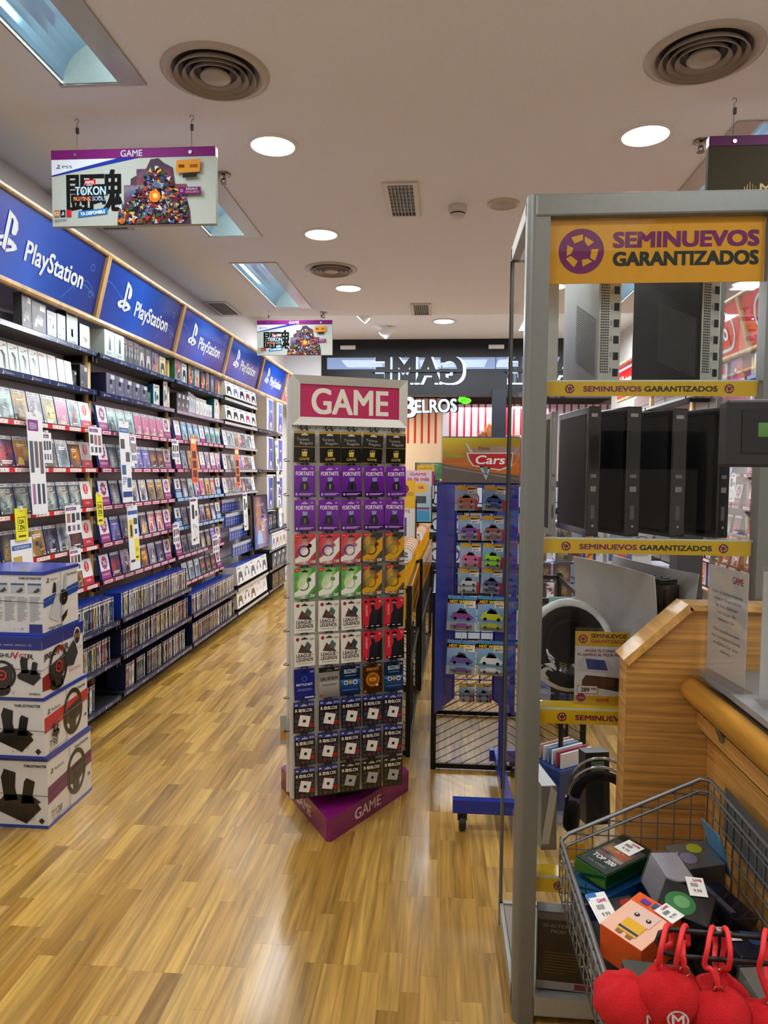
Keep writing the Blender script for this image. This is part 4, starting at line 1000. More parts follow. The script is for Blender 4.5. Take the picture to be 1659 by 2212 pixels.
m_ = MB(GL); m_.box(-.24, .24, 0, .01, 0, .62, '#101c3c'); s_ = Surf(m_, (0, 0, 0)); s_.art(-.235, .005, .235, .61, 77, ('#2c4cb0', '#0c1428'), ('#d8904c', '#8cb4e8', '#203c88'), 9, 12, 5); s_.up(); s_.up(); s_.ps(.03, .20, .08, '#e8eef8'); s_.text('PlayStation', .0, .06, .02, '#c8d4f0', width=.2); s_.text('CLASSIC', 0, .5, .03, '#c8ccd8', width=.22)
o = m_.build('display_poster'); o.matrix_world = F4.at(1.02, -.41, .70, rx=-.04, rz=-.1); tag(o, 'dark blue standing poster with console logo, in front of the blue cards', 'poster')
b_ = MB(BK); b_.box(-.25, .25, .011, .02, -.01, .63, '#0e0e12'); b_.build('backing_frame', o)
# fifth bay: console cartons
k = 0
for zz, nm in ((2.123, 'upper'), (1.625, 'middle'), (1.125, 'lower')):
    for x, w in ((.24, .40), (.78, .40)):
        hh = .42 if nm == 'upper' else .44
        product_box(F5, x+.08, -.345, zz, .34, hh-.03, .27, '#d8dade', '#cfc8be', d_console, 'large pale console carton on %s row of fifth bay, %s one' % (nm, 'left' if x < .5 else 'right'), group='console cartons of the fifth bay'); k += 1
for k, (x, w, h, c) in enumerate(((.2, .2, .19, '#3c4454'), (.42, .18, .2, '#2c2c34'), (.66, .2, .2, '#70909c'), (.9, .14, .16, '#8c9898'))):
    product_box(F5, x, -.38, LV['G']+.003, w, h, .12, c, '#28282c', d_head('#c8c8cc'), 'boxed headset, %s in the row below the cartons of fifth bay' % nth(k), group='boxes low in the fifth bay')
for k, c in enumerate(('#3c8cd0', '#c02c3c', '#8cb068', '#c84858', '#484c50')):
    product_box(F5, .2+k*.2, -.42, LV['H']+.003, .19, .20, .12, '#dcdde0', '#c9c4be', d_pad(c), 'white box with coloured controller, %s on low shelf of fifth bay' % nth(k), group='boxes low in the fifth bay')
for k in range(4):
    product_box(F5, .24+k*.24, -.42, LV['I']+.003, .22, .2, .14, '#30343c', '#1c1c20', d_dark, 'dark grey box, %s on second lowest shelf of fifth bay' % nth(k), group='boxes low in the fifth bay')
for k in range(3):
    product_box(F5, .3+k*.36, -.42, LV['J']+.003, .33, .19, .2, ('#1c1c20', '#26262a', '#d0d0cc')[k], '#141416', d_head('#585c60'), 'bulky %s box, %s on bottom shelf of fifth bay' % ('white' if k == 2 else 'black', nth(k)), group='boxes low in the fifth bay')
# flyers
flyer(F1, .56, 1.92, .15, .55, 'small', 'white flyer hanging at left picture edge on third shelf')
flyer(F1, .68, 1.82, .09, .17, 'small', 'small white flyer beside the tall one, left picture edge')
flyer(F1, 1.24, 1.885, .17, .18, 'small', 'white flyer with purple heading at right end of third shelf, first bay')
flyer(F1, .95, 1.40, .18, .17, 'small', 'white flyer under the football cases in first bay')
flyer(F1, 1.28, 1.46, .085, .20, 'yellow', 'yellow card at right end of fifth shelf, first bay')
flyer(F1, .42, 1.41, .11, .17, 'yellow', 'yellow card at left picture edge')
flyer(F1, .97, 1.135, .13, .14, 'small', 'small white flyer above the box stack')
flyer(F1, .42, 1.25, .19, .42, 'tall', 'large white flyer above the box stack at left picture edge')
flyer(F2, .30, 1.95, .16, .56, 'tall', 'tall white and blue flyer on third shelf of second bay')
flyer(F2, .45, 1.86, .09, .2, 'small', 'small flyer behind the tall one, second bay')
flyer(F2, 1.26, 1.865, .15, .16, 'small', 'white flyer at right end of third shelf, second bay')
flyer(F2, .42, 1.36, .17, .46, 'tally', 'tall flyer with yellow panel on fifth shelf of second bay')
flyer(F2, 1.26, 1.17, .14, .17, 'small', 'white flyer at right end of sixth shelf, second bay')
flyer(F3, .34, 1.92, .15, .42, 'orange', 'tall orange flyer on third shelf of third bay')
flyer(F3, .34, 1.37, .2, .42, 'devices', 'tall white flyer with black devices, third bay')
flyer(F3, .96, .98, .2, .17, 'small', 'white flyer on seventh shelf of third bay')
flyer(F4, .34, 1.86, .15, .42, 'orange', 'orange and white strip flyer in fourth bay')
flyer(F4, .66, 1.36, .17, .42, 'devices', 'white strip flyer beside the blue poster, fourth bay')
flyer(F5, .60, 2.0, .15, .6, 'tall', 'tall pale flyer in front of console cartons', y=-.36)
flyer(F5, .60, 1.3, .14, .42, 'devices', 'tall flyer below the first, in front of console cartons', y=-.40)

# ================================================================ CARD TOWER
TA = math.radians(23.5)
tw = empty('card_tower', (-.485, 3.31, 0), 0, 'white revolving tower of hanging gift cards on purple triangular base', 'display stand')
PCX = Matrix.Translation((-.40, 3.12, 0)) @ Matrix.Rotation(TA, 4, 'Z')     # panel frame: x right, -y to the viewer
TI = Matrix.Translation((-.485, 3.31, 0)).inverted()
def tpart(o): o.parent = tw; o.matrix_world = PCX; o.matrix_local = TI @ PCX; return o
# base: triangular plinth with blunt corners
def tri_base():
    a, b, c = (.02, -.345), (.372, .25), (-.335, .225); P = [a, b, c]; out = []
    for i in range(3):
        p, q, r = Vector(P[i-1]), Vector(P[i]), Vector(P[(i+1) % 3])
        k = .02 if i == 0 else .055
        out += [tuple(q+(p-q).normalized()*k), tuple(q+(r-q).normalized()*k)]
    return out, a, b, c
out, pa, pb, pc = tri_base()
m_ = MB(GL); m_.prism(out, 0, .105, '#84186e', GL, '#7c1a62'); m_.build('plinth', tw, bevel=.004)
for (p, q, al) in ((pa, pb, .62), (pc, pa, .55)):
    u = (Vector(q)-Vector(p)).normalized(); nrm = Vector((u.y, -u.x))
    m_ = MB(PR); s_ = Surf(m_, (p[0]+nrm.x*.0005, p[1]+nrm.y*.0005, 0), (u.x, u.y, 0)); L_ = (Vector(q)-Vector(p)).length
    s_.text('GAME', L_*(.42 if p == pa else .55), .028, .05, '#e0cfd8', width=.20, off=.015); m_.build('base_lettering', tw)
m_ = MB(BK); m_.lathe([(.12, .105), (.12, .125), (.03, .13), (.03, .17)], '#16161a', n=24); m_.build('turntable', tw)
H0, H1 = .168, 2.022
for k in range(3):
    # three peg boards around the axis
    A_ = Matrix.Translation((-.485, 3.31, 0)) @ Matrix.Rotation(TA+k*2*PI/3, 4, 'Z')
    loc = (-.03, -.207, 0) if k == 0 else (0, -.165, 0)
    m_ = MB(PL); w = .262 if k == 0 else .245
    m_.box(-w, w, 0, .006, H0, H1, '#d8d8d4'); m_.box(-w, -w+.006, .006, .03, H0, H1, '#c6c6c2'); m_.box(w-.006, w, .006, .03, H0, H1, '#c6c6c2')
    o = m_.build('peg_board', tw)
    o.matrix_local = TI @ (PCX if k == 0 else A_ @ Matrix.Translation(loc))
m_ = MB(BK)
for zz in (H0,): m_.prism([(-.2, .14), (.0, -.2), (.25, .12)], zz-.02, zz, '#101014')
m_.build('bottom_plate', tw)
# header frame and sign
m_ = MB(mat('silver_frame', .4, metal=.2)); c = '#c9c7c0'; w, f = .262, .036; z0, z1 = 1.815, 2.028
for q in (((-w, z1), (w, z1), (w-f, z1-f), (-w+f, z1-f)), ((-w, z0), (-w+f, z0+f), (w-f, z0+f), (w, z0))):
    pass
def mitre(m_, a, b, cc, d):   # sloped frame rail from outer edge a-b to inner edge cc-d
    pts = [a, b, cc, d]; P3 = [(a[0], -.022, a[1]), (b[0], -.022, b[1]), (cc[0], -.012, cc[1]), (d[0], -.012, d[1])]
    m_.face(P3, c)
    m_.face([(a[0], 0, a[1]), (b[0], 0, b[1]), (b[0], -.022, b[1]), (a[0], -.022, a[1])], c)
    m_.face([(cc[0], -.012, cc[1]), (cc[0], -.006, cc[1]), (d[0], -.006, d[1]), (d[0], -.012, d[1])], c)
for nm, q in (('frame_rail', ((w, z1), (-w, z1), (-w+f, z1-f), (w-f, z1-f))), ('frame_rail', ((-w, z0), (w, z0), (w-f, z0+f), (-w+f, z0+f))),
              ('frame_rail', ((-w, z1), (-w, z0), (-w+f, z0+f), (-w+f, z1-f))), ('frame_rail', ((w, z0), (w, z1), (w-f, z1-f), (w-f, z0+f)))):
    m_ = MB(mat('silver_frame', .4, metal=.2)); mitre(m_, *q); tpart(m_.build(nm))
m_ = MB(GL); m_.box(-w+f-.002, w-f+.002, -.007, -.001, z0+f-.002, z1-f+.002, '#b52a5c'); s_ = Surf(m_, (0, -.0072, 0)); s_.text('GAME', 0, 1.868, .108, '#e4dcd2', width=.345, off=.022); tpart(m_.build('sign_face'))
# side box of the header, seen at its left
m_ = MB(PL); m_.box(-w+.002, w-.002, .0, .05, z0, z1, '#bfbeb8'); tpart(m_.build('sign_box'))
# peg holes
m_ = MB(BK); s_ = Surf(m_, (0, -.0002, 0))
for r_ in range(11):
    z = 1.805-.1475*r_
    for c_ in range(5):
        for d_ in (-.045, -.02, .005, .03): s_.disc([-.205, -.095, .006, .108, .207][c_]+d_+.02, z, .003, '#1a1a1c', 8)
o = tpart(m_.build('peg_holes')); o['kind'] = 'stuff'

CWD, CHT = .092, .136
def card(kind, arg=''):
    k = 'card'+kind+arg
    if k in _mesh: return _mesh[k]
    m_ = MB(GL); a, b = -CWD/2, CWD/2; base = dict(gift='#17150f', fn='#6a1f96', mario='#c8202c', bow='#3c3c3e', yosh='#3c9c2c', lol='#e4e2da', val='#16181c', bnet='#14247c', cod='#8c8a84', bliz='#0e2448', wow='#3a200e', rob='#14121c', robx='#12100e')[kind]
    m_.box(a, b, 0, .005, 0, CHT, base, cols={}); s_ = Surf(m_, (0, 0, 0)); T = s_.text
    hole = lambda c='#20202a': s_.poly([(-.016, CHT-.018), (-.012, CHT-.012), (-.006, CHT-.011), (0, CHT-.006), (.006, CHT-.011), (.012, CHT-.012), (.016, CHT-.018)], c)
    if kind == 'gift':
        s_.rect(a, CHT-.010, b, CHT, '#b08c30'); s_.rect(a, CHT-.065, b, CHT-.010, '#2a2924'); s_.rect(a, CHT-.068, b, CHT-.066, '#b08c30'); s_.rect(a, 0, b, .002, '#a07c28'); s_.up()
        T('Tarjeta', -.008, .096, .011, '#a8a6a0', width=.054, off=0); T('Regalo', .008, .080, .011, '#a8a6a0', width=.056, off=0)
        T('GAME', 0, .012, .011, '#d8c060', width=.044); s_.rect(-.011, .028, .011, .042, '#c8a840'); s_.rect(-.012, .042, .012, .048, '#d8bc58'); s_.ring(-.005, .052, .006, .0015, '#c8c0a0', 8); s_.ring(.006, .054, .006, .0015, '#c8c0a0', 8)
        hole('#c9c9c4')
    elif kind == 'fn':
        s_.grad(a, 0, b, CHT, '#5a1c86', '#7c28ac'); s_.rect(a, 0, b, .024, '#541878'); s_.up(); T('FORTNITE', 0, CHT-.042, .017, '#ece6ee', width=.078, off=.018)
        s_.poly([(-.012, .086), (.012, .086), (.010, .070), (-.008, .068)], '#8a9cb8'); s_.poly([(-.016, .066), (.010, .070), (.022, .04), (.018, .028), (-.024, .03), (-.02, .05)], '#2c2844'); s_.poly([(-.004, .056), (.004, .056), (.002, .034), (-.002, .034)], '#c8b050')
        s_.rect(a+.006, .008, a+.014, .018, '#c8b0d8'); s_.rect(a+.02, .014, b-.008, .017, '#c0a4d4'); s_.rect(a+.02, .009, b-.02, .012, '#c0a4d4'); T(arg, b-.010, CHT-.016, .008, '#e8e0ec', 'r'); hole('#b8a8c8')
    elif kind in ('mario', 'bow', 'yosh'):
        cs = {'mario': (('#a01824', '#d82830'), ('#e8e0d8', '#c01c28', '#28409c')), 'bow': (('#4c4030', '#38383c'), ('#d8a028', '#c03020', '#6c9c30')), 'yosh': (('#2c8420', '#50b038'), ('#e8ece4', '#308828', '#c8e890'))}[kind]
        s_.art(a, 0, b, CHT, 5+len(kind), cs[0], cs[1], 7, 9, 4, shapes=False); s_.up(); s_.poly([(a, .03), (-.01, .05), (.02, .10), (b, .12), (b, .06), (.01, .02), (a, .012)], cs[1][0]); s_.ring(-.006, .062, .026, .007, cs[1][2], 20); s_.disc(.018, .085, .010, cs[1][1], 14); s_.up(); s_.rect(a, CHT-.014, a+.026, CHT-.002, '#d8182c'); s_.up(); T('Nintendo', a+.013, CHT-.010, .004, '#f4e8e8', width=.018); T('Nintendo eShop', a+.026, .008, .007, '#f0f0f0', width=.046); T(arg+'\u20ac', b-.013, .008, .013, '#f0f0f0', width=.022, off=.02); hole('#30303a')
    elif kind == 'lol':
        s_.poly([(-.03, .062), (-.012, .10), (0, .085), (.012, .108), (.03, .085), (.022, .07), (.034, .056), (0, .058)], '#4c4038'); s_.poly([(.002, .075), (.014, .108), (.032, .09), (.02, .07)], '#4c7c80'); s_.poly([(-.014, .07), (-.002, .09), (.008, .075)], '#8c2c34')
        s_.disc(a+.016, CHT-.016, .008, '#a02430', 12); s_.up(); T('LEAGUE', -.004, .040, .015, '#201e1c', width=.066, off=.018); T('OF', .036, .046, .006, '#201e1c'); T('LEGENDS', 0, .022, .015, '#201e1c', width=.074, off=.018); s_.rect(a+.012, .012, b-.012, .014, '#8c8880'); T(arg+'\u20ac', b-.014, CHT-.022, .009, '#28282a', slant=.2); hole('#303034')
    elif kind == 'val':
        s_.poly([(a, 0), (a+.018, 0), (b, CHT-.03), (b, CHT), (a, CHT)], '#d0283c'); s_.up(); s_.poly([(-.018, .018), (.02, .018), (.022, .06), (.036, .09), (.014, .082), (.006, .112), (-.01, .108), (-.004, .08), (-.014, .06)], '#20222c'); s_.disc(.0, .106, .009, '#c8c8cc', 10); s_.rect(a+.006, .006, b-.006, .016, '#101114'); s_.up(); T('VALORANT', a+.014, .082, .009, '#f0dcdc', width=.052, rot=-PI/2); T(arg, b-.012, CHT-.018, .008, '#f0e8e8'); s_.disc(a+.014, CHT-.014, .006, '#18181c', 10)
        for q in range(3): s_.rect(a+.012+q*.026, .009, a+.026+q*.026, .013, '#c8c8cc')
        hole('#202024')
    elif kind == 'bnet':
        s_.ring(0, .092, .012, .003, '#3c6cd8', 12); T('BATTLE.NET', 0, .062, .010, '#e8ecf4', width=.072, off=.02); s_.rect(-.03, .046, .03, .048, '#8c9cd8'); s_.rect(-.034, .04, .034, .042, '#8c9cd8'); T(arg, b-.012, CHT-.018, .008, '#c8d0e8'); s_.rect(0, .006, b-.004, .012, '#c8d0e8'); hole('#0c1444')
    elif kind == 'cod':
        s_.rect(a, CHT-.022, b, CHT, '#1a1a1c'); s_.grad(a, 0, b, .07, '#6c6a66', '#b0aea8'); s_.up(); T('CALL OF DUTY', 0, .078, .013, '#141414', width=.078, off=.018); s_.rect(-.038, .058, .038, .06, '#3c3a38'); s_.rect(-.03, .053, .03, .055, '#3c3a38'); s_.rect(a+.004, .006, a+.014, .016, '#b03038'); T(arg, b-.012, CHT-.014, .008, '#d8d8d8'); hole('#50504c')
    elif kind == 'bliz':
        s_.grad(a, 0, b, .06, '#0c1c3c', '#1c4c90'); s_.rect(a, .048, b, .072, '#3878b8'); s_.up(); T('BLIZZARD', 0, .100, .018, '#b8ccdc', width=.056, off=.018); s_.rect(-.026, .088, .026, .091, '#6c9cc8'); s_.ring(-.02, .058, .010, .003, '#f0f0f0', 12); s_.disc(0, .058, .009, '#c89838', 10); s_.ring(.022, .058, .011, .004, '#e8e8f0', 12); s_.rect(-.036, .024, .036, .026, '#8ca4c4'); T(arg, b-.012, CHT-.016, .008, '#c8ccd4'); hole('#101828')
    elif kind == 'wow':
        s_.disc(0, .062, .034, '#8c4c10', 20); s_.up(); s_.ring(0, .062, .030, .004, '#d8901c', 20); T('WARCRAFT', 0, .104, .013, '#e0902c', width=.056, off=.018); s_.ring(0, .110, .032, .002, '#a06818', 20, ry=.013); T('WOW', 0, .053, .019, '#e8b430', width=.036, off=.018); s_.disc(.02, .036, .006, '#d8d4c8', 10); s_.rect(a+.004, .004, a+.014, .016, '#b07040'); s_.rect(a, CHT-.008, a+.02, CHT-.002, '#4c7ca8'); T(arg, b-.014, CHT-.014, .008, '#d8d8d8'); hole('#18120c')
    elif kind in ('rob', 'robx'):
        r = random.Random(8)
        for i in range(4):
            for j in range(5):
                x, y = a+.004+i*.022, .006+j*.021
                s_.poly([(x, y), (x+.016, y-.003), (x+.019, y+.013), (x+.003, y+.016)], r.choice(('#2c2838', '#3c2c3c', '#243044', '#3c4050', '#40303c', '#5c3038') if kind == 'rob' else ('#3c3020', '#28382c', '#4c3c28', '#30303c', '#5c4420')))
        s_.rect(a, CHT-.022, b, CHT, '#28348c' if kind == 'rob' else '#1c1a16'); s_.rect(a, CHT-.046, b, CHT-.022, base); s_.up()
        T('R', -.033, CHT-.043, .014, '#ecebe6', off=.018); s_.poly([(-.024, CHT-.041), (-.011, CHT-.044), (-.009, CHT-.031), (-.022, CHT-.028)], '#ecebe6'); T('BLOX', .016, CHT-.043, .014, '#ecebe6', width=.044, off=.018)
        cx, cy, q = .002, .052, .027
        sq = lambda r_: [(cx+r_*math.cos(t), cy+r_*math.sin(t)) for t in [PI/4-.22+PI/2*i for i in range(4)]]
        s_.poly(sq(.034), '#e9e7e4' if kind == 'rob' else '#a8a8ac'); s_.up(); s_.poly(sq(.009), '#14121a'); s_.poly([(-.019, CHT-.038), (-.015, CHT-.039), (-.014, CHT-.034), (-.018, CHT-.033)], base)
        if kind == 'rob': s_.rect(.026, .024, .042, .042, '#c02428'); s_.up(); T('25', .034, .028, .009, '#501014', off=.018)
        T(arg, b-.014, CHT-.016, .009, '#e4e4ea', width=.02); s_.rect(a+.006, CHT-.014, a+.018, CHT-.008, '#b8c0e0'); hole('#b0b4c4')
    _mesh[k] = m_.mesh('gift_card'); return _mesh[k]
ROWS = [[('gift', '')]*5, [('fn', '10'), ('fn', '25'), ('fn', '25'), ('fn', '25'), ('fn', '25')], [('fn', '25'), ('fn', '10'), ('fn', '25'), ('fn', '50'), ('fn', '25')],
 [('mario', '15')]*3+[('bow', '50')]*2, [('yosh', '25')]*3+[('bow', '50')]*2, [('lol', '10')]*3+[('val', '20')]*2, [('lol', '20')]*3+[('val', '20')]*2,
 [('bnet', '20\u20ac'), ('cod', '20\u20ac'), ('bliz', '50\u20ac'), ('wow', '25\u20ac'), ('bliz', '20\u20ac')], [('rob', '$10')]*3+[('rob', '$20'), ('rob', '$10')], [('rob', '$20')]*5, [('rob', '$50')]*2+[('robx', '$100')]*3]
CN = dict(gift='black and gold gift card', fn='purple game credit card', mario='red console shop card', bow='dark and yellow console shop card', yosh='green console shop card', lol='white game card with dark lettering',
          val='black and red game card', bnet='deep blue game card', cod='grey game card with black lettering', bliz='dark blue game card', wow='brown game card with gold emblem', rob='black card with blue top and white square', robx='black card with silver square')
POS = ['leftmost', 'second from left', 'middle', 'second from right', 'rightmost']
hk = MB(BK)
for sx in (-.012, .012): hk.tube([(sx, 0, .028), (sx, -.004, .0), (sx, -.03, -.004)], .0026, '#141416', n=5)
hk.tube([(-.012, -.03, -.004), (-.012, -.036, .004), (.012, -.036, .004), (.012, -.03, -.004)], .0026, '#141416', n=5)
hkm = hk.mesh('hook')
r = random.Random(12)
for i, row in enumerate(ROWS):
    zt = 1.793-.1478*i
    for j, (k, a) in enumerate(row):
        x = [-.209, -.099, .002, .104, .207][j]
        h_ = bpy.data.objects.new('hook', hkm); COL.objects.link(h_); tpart(h_); h_.matrix_local = TI @ PCX @ Matrix.Translation((x, 0, zt+.005))
        o = bpy.data.objects.new('gift_card', card(k, a)); COL.objects.link(o)
        o.matrix_world = PCX @ Matrix.Translation((x+r.uniform(-.003, .003), -.024, zt-.01)) @ Matrix.Rotation(r.uniform(-.03, .03) if not (i == 0 and j == 3) else .07, 4, 'Y') @ Matrix.Translation((0, 0, -CHT+.006))
        tag(o, '%s, %s, %s row of tower' % (CN[k], POS[j], nth(i)), 'gift card', 'gift cards hanging on the tower')
        if i in (1, 2, 5, 6) or k in ('gift',):       # cards behind
            pass
# side pegs with loose cards sticking out at the left
for i in range(9):
    z = 1.66-.15*i
    h_ = MB(BK); h_.tube([(-.262, .04, z), (-.285, .035, z), (-.29, .03, z+.006), (-.275, .028, z+.012)], .002, '#141416', n=5); tpart(h_.build('side_hook'))
m_ = MB(GL); m_.box(-.30, -.272, .05, .056, .40, .53, '#a8a8a4'); s_ = Surf(m_, (0, .05, 0)); s_.rect(-.298, .42, -.274, .46, '#c88838')
o = m_.build('gift_card'); o.matrix_world = PCX; tag(o, 'edge of a silvery card on the hidden left face of the tower', 'gift card')

# ================================================================ STEERING WHEEL BOX STACK
bx0 = -1.737
def wheelart(s, x, y, r, asp, face='#17181a', rim=None, red=False):
    if red: s.disc(x-.01, y-r*.95, r*.75, '#241c1c', 16, min(r*.55, y-r*.95+.0-.004) if y-r*.95 > .02 else .02)
    s.ring(x, y, r, r*.2, '#1c1b1a', 30, ry=r*asp); s.up()
    s.poly([(x-r*.78, y+.02), (x+r*.78, y+.05), (x+r*.74, y-.03), (x+.025, y-.05), (x+.02, y-r*asp*.9), (x-.03, y-r*asp*.9), (x-.03, y-.05), (x-r*.78, y-.04)], '#2a2826'); s.up()
    s.disc(x, y, r*.34, '#101113', 20, r*.40); s.up()
    s.disc(x, y, r*.1, '#c8342c' if red else '#3a3a3c', 12)
    if red: s.ring(x, y, r*.36, .008, '#c83a34', 20)
    s.k -= 3
def pedals(s, x, y, k=1, hexes=True):
    s.poly([(x-.14*k, y+.0*k), (x+.03*k, y-.07*k), (x+.12*k, y+.02*k), (x+.10*k, y+.05*k), (x-.10*k, y+.09*k), (x-.16*k, y+.04*k)], '#1b1a1a'); s.up()
    s.poly([(x-.10*k, y+.06*k), (x-.12*k, y+.20*k), (x-.10*k, y+.25*k), (x-.03*k, y+.23*k), (x-.035*k, y+.14*k), (x-.02*k, y+.07*k)], '#121214')
    s.poly([(x+.0*k, y+.05*k), (x+.02*k, y+.18*k), (x+.035*k, y+.20*k), (x+.085*k, y+.18*k), (x+.07*k, y+.10*k), (x+.08*k, y+.05*k)], '#161618')
    s.poly([(x-.14*k, y+.04*k), (x+.08*k, y+.04*k), (x+.12*k, y+.06*k), (x+.06*k, y+.10*k), (x-.10*k, y+.10*k)], '#232224'); s.up()
    if hexes:
        for i in range(5):
            for j in range(2): s.ring(x-.09*k+i*.036*k+j*.01, y+.02*k-i*.010*k-j*.026*k+.01, .015*k, .0015, '#333133', 6)
    s.k -= 2
BX = [(0.0, .325, .395, 2.972, .42, 't128'), (.3255, .605, .385, 2.955, .415, 't98'), (.606, .878, .36, 2.945, .40, 'jinshu'), (.879, 1.165, .30, 2.965, .36, 'hotas')]
BL = {'t128': 'bottom wheel box in the stack, white with purple stripe', 't98': 'second wheel box from the floor, white with red stripe', 'jinshu': 'third box from the floor with red and black racing lettering', 'hotas': 'top box of the stack with blue lid and blue stripe'}
prev = None
for (z0, z1, dy, y0, wx, kind) in BX:
    h = z1-z0; t = empty('wheel_box', (bx0, y0, z0), 0, BL[kind], 'box', 'stack of boxed game controllers by the left shelves')
    x0b = -.345
    m_ = MB(mat('carton', .35, coat=.15)); edge = '#1c3c9c' if kind != 'jinshu' else '#1a2c84'
    m_.box(x0b, 0, 0, dy, 0, h-.003, '#d5d7dc', cols=dict(z1='#2c44b4', x1='#dbd8d4')); 
    m_.build('carton', t, bevel=.002)
    m_ = MB(GL); m_.box(x0b-.003, .003, -.003, dy+.003, h-.016, h, edge, cols=dict(z1='#3348b8')); m_.build('lid', t)
    if kind != 'jinshu':
        m_ = MB(GL); m_.box(x0b-.002, .002, -.002, dy+.002, -.0, .014, edge); m_.build('base_band', t)
    m_ = MB(GL); f_ = Surf(m_, (0, -.001, 0), lift=.0006)
    g_ = Surf(m_, (.001, 0, 0), (0, 1, 0), (0, 0, 1), lift=.0006)
    if kind in ('t128', 't98'):
        f_.text('THRUSTMASTER', -.078 if kind == 't98' else -.058, h-.045, .012, '#16181c', width=.122 if kind == 't98' else .107, off=.025, slant=.1); pedals(f_, -.125, .075, .62 if kind == 't98' else .78)
        f_.text('L  \u2014  \u25a1', -.125, .03, .010, '#24282c'); f_.poly([(-.045, .035), (-.03, .05), (-.015, .035), (-.03, .02)], '#24262a')
        c0, c1 = ('#c02430', '#c43c34') if kind == 't98' else ('#6c1c58', '#70243c')
        b0 = .48 if kind == 't98' else .40
        g_.poly([(0, h*b0-.02), (dy, h*b0+.02), (dy, h*(b0+.20)+.02), (0, h*(b0+.18))], c0); g_.up()
        g_.ps(.035, h-.085, .024, '#20242a'); g_.text('PlayStation', .055, h-.078, .013, '#20242a', 'l', width=.08); g_.text('THRUSTMASTER', dy*.76, h-.05, .012, '#20242a', width=.13, off=.018)
        wheelart(g_, dy*.63, h*.50, .088, 1.25); g_.k += 3
        g_.text('T98' if kind == 't98' else 'T128', .065, .038, .032, '#1c1e22', width=.07 if kind == 't98' else .09, off=-.01, slant=.15); g_.lines(.03, .018, .2, .03, 2, '#8c8e94')
        if kind == 't98': g_.ring(.085, .105, .042, .002, '#28282c', 8); pedals(g_, .09, .085, .22, False)
        g_.rect(dy-.035, h*.28, dy-.02, h*.33, '#2c3c80')
    elif kind == 'jinshu':
        f_.rect(-.6, h-.058, 0, h-.016, '#1a2c84'); f_.up(); f_.text('PS5 - PS4 - PS3 - XBOX - SWITCH - SWITCH 2 - PC', -.045, h-.040, .007, '#c8d0e8', 'r', width=.25)
        f_.text('JINSHU', -.190, h-.092, .018, '#1c1e20', width=.105, off=.02); f_.text('V', -.122, h-.098, .030, '#c01c2c', width=.030, off=.02); f_.text('GT', -.085, h-.094, .019, '#b01c28', width=.036, off=.02); f_.text('R', -.050, h-.098, .022, '#1c1e20', width=.028, off=.02)
        wheelart(f_, -.185, .10, .066, 1.0, red=True); pedals(f_, -.052, .085, .40, False)
        for q in range(3): f_.ring(-.19+q*.028, .022, .007, .0015, '#c03038', 10)
        f_.text('INDECA', -.03, .014, .009, '#28282c', width=.042, off=.02); f_.disc(-.058, .018, .004, '#c02c34', 8)
        g_.rect(0, h-.058, dy, h-.016, '#1a2c84'); g_.poly([(0, .03), (.16, .01), (.16, .06), (.05, .10), (0, .09)], '#8c1c28'); g_.up(); g_.disc(dy-.06, h-.062, .032, '#e8e4e0', 20, .044); g_.up(); g_.disc(dy-.06, h-.062, .026, '#20283c', 20, .036); g_.up(); g_.text('PS5', dy-.06, h-.07, .02, '#d88828', width=.04, off=.018)
        g_.text('JINSHU', .065, h-.105, .026, '#1c1e20', width=.10, off=.03, rot=.02); g_.text('V', .133, h-.108, .042, '#c01c2c', width=.035, off=.018); g_.text('GT', .17, h-.098, .026, '#b01c28', width=.04, off=.018); g_.text('R', .205, h-.102, .030, '#1c1e20', width=.028, off=.018)
        wheelart(g_, .13, .11, .078, 1.25, red=True); g_.k += 3; g_.poly([(.18, .14), (.26, .2), (.28, .18), (.3, .13), (.26, .08), (.2, .09)], '#2c2e30'); g_.text('RACING', .27, .055, .014, '#c05058', width=.1)
    else:
        f_.text('THRUSTMASTER', -.060, h-.035, .010, '#1c1e22', width=.105, off=.025, slant=.1)
        for q in range(4):
            X = -.008-q*.078; f_.rect(X-.062, h-.095, X, h-.052, '#b4bcc8'); f_.up(); f_.rect(X-.062, h-.060, X, h-.052, '#3c5c98'); f_.poly([(X-.04, h-.092), (X-.012, h-.070), (X-.004, h-.084), (X-.02, h-.094)], '#3a4048'); f_.k -= 1
        for q in range(6): f_.lines(-.062-q*.058, .065, -.010-q*.058, h-.108, 16, '#98a2b0', seed=q, fill=.45)
        f_.rect(-.066, .012, -.006, .052, '#1c2c80'); f_.text('L  \u2014  \u25a1', -.115, .026, .009, '#24282c')
        g_.poly([(0, .125), (dy, .155), (dy, .200), (0, .165)], '#2450a4'); g_.up(); g_.ps(.035, h-.055, .024, '#2c3036'); g_.text('PlayStation', .055, h-.048, .010, '#50545a', 'l', width=.06); g_.text('THRUSTMASTER', dy*.78, h-.045, .010, '#20242a', width=.10, off=.018)
        g_.poly([(.04, .075), (.10, .17), (.11, .22), (.13, .23), (.15, .14), (.17, .08), (.12, .04), (.07, .06)], '#c4c6ca'); g_.up(); g_.disc(.165, .145, .036, '#17181b', 16); g_.poly([(.148, .06), (.2, .085), (.19, .055), (.15, .03)], '#241c1c'); g_.poly([(.165, .18), (.175, .25), (.2, .26), (.19, .18)], '#b8bcc4'); g_.poly([(.07, .18), (.085, .23), (.1, .22), (.1, .18)], '#24262c'); g_.up(); g_.disc(.17, .14, .005, '#d83030', 8)
        g_.text('TFlight Hotas', .09, .018, .013, '#24262c', width=.12, off=.02, slant=.2)
    m_.build('print', t)
    m_ = MB(mat('strap', .4)); zc = h*.5 if kind != 'hotas' else h*.56
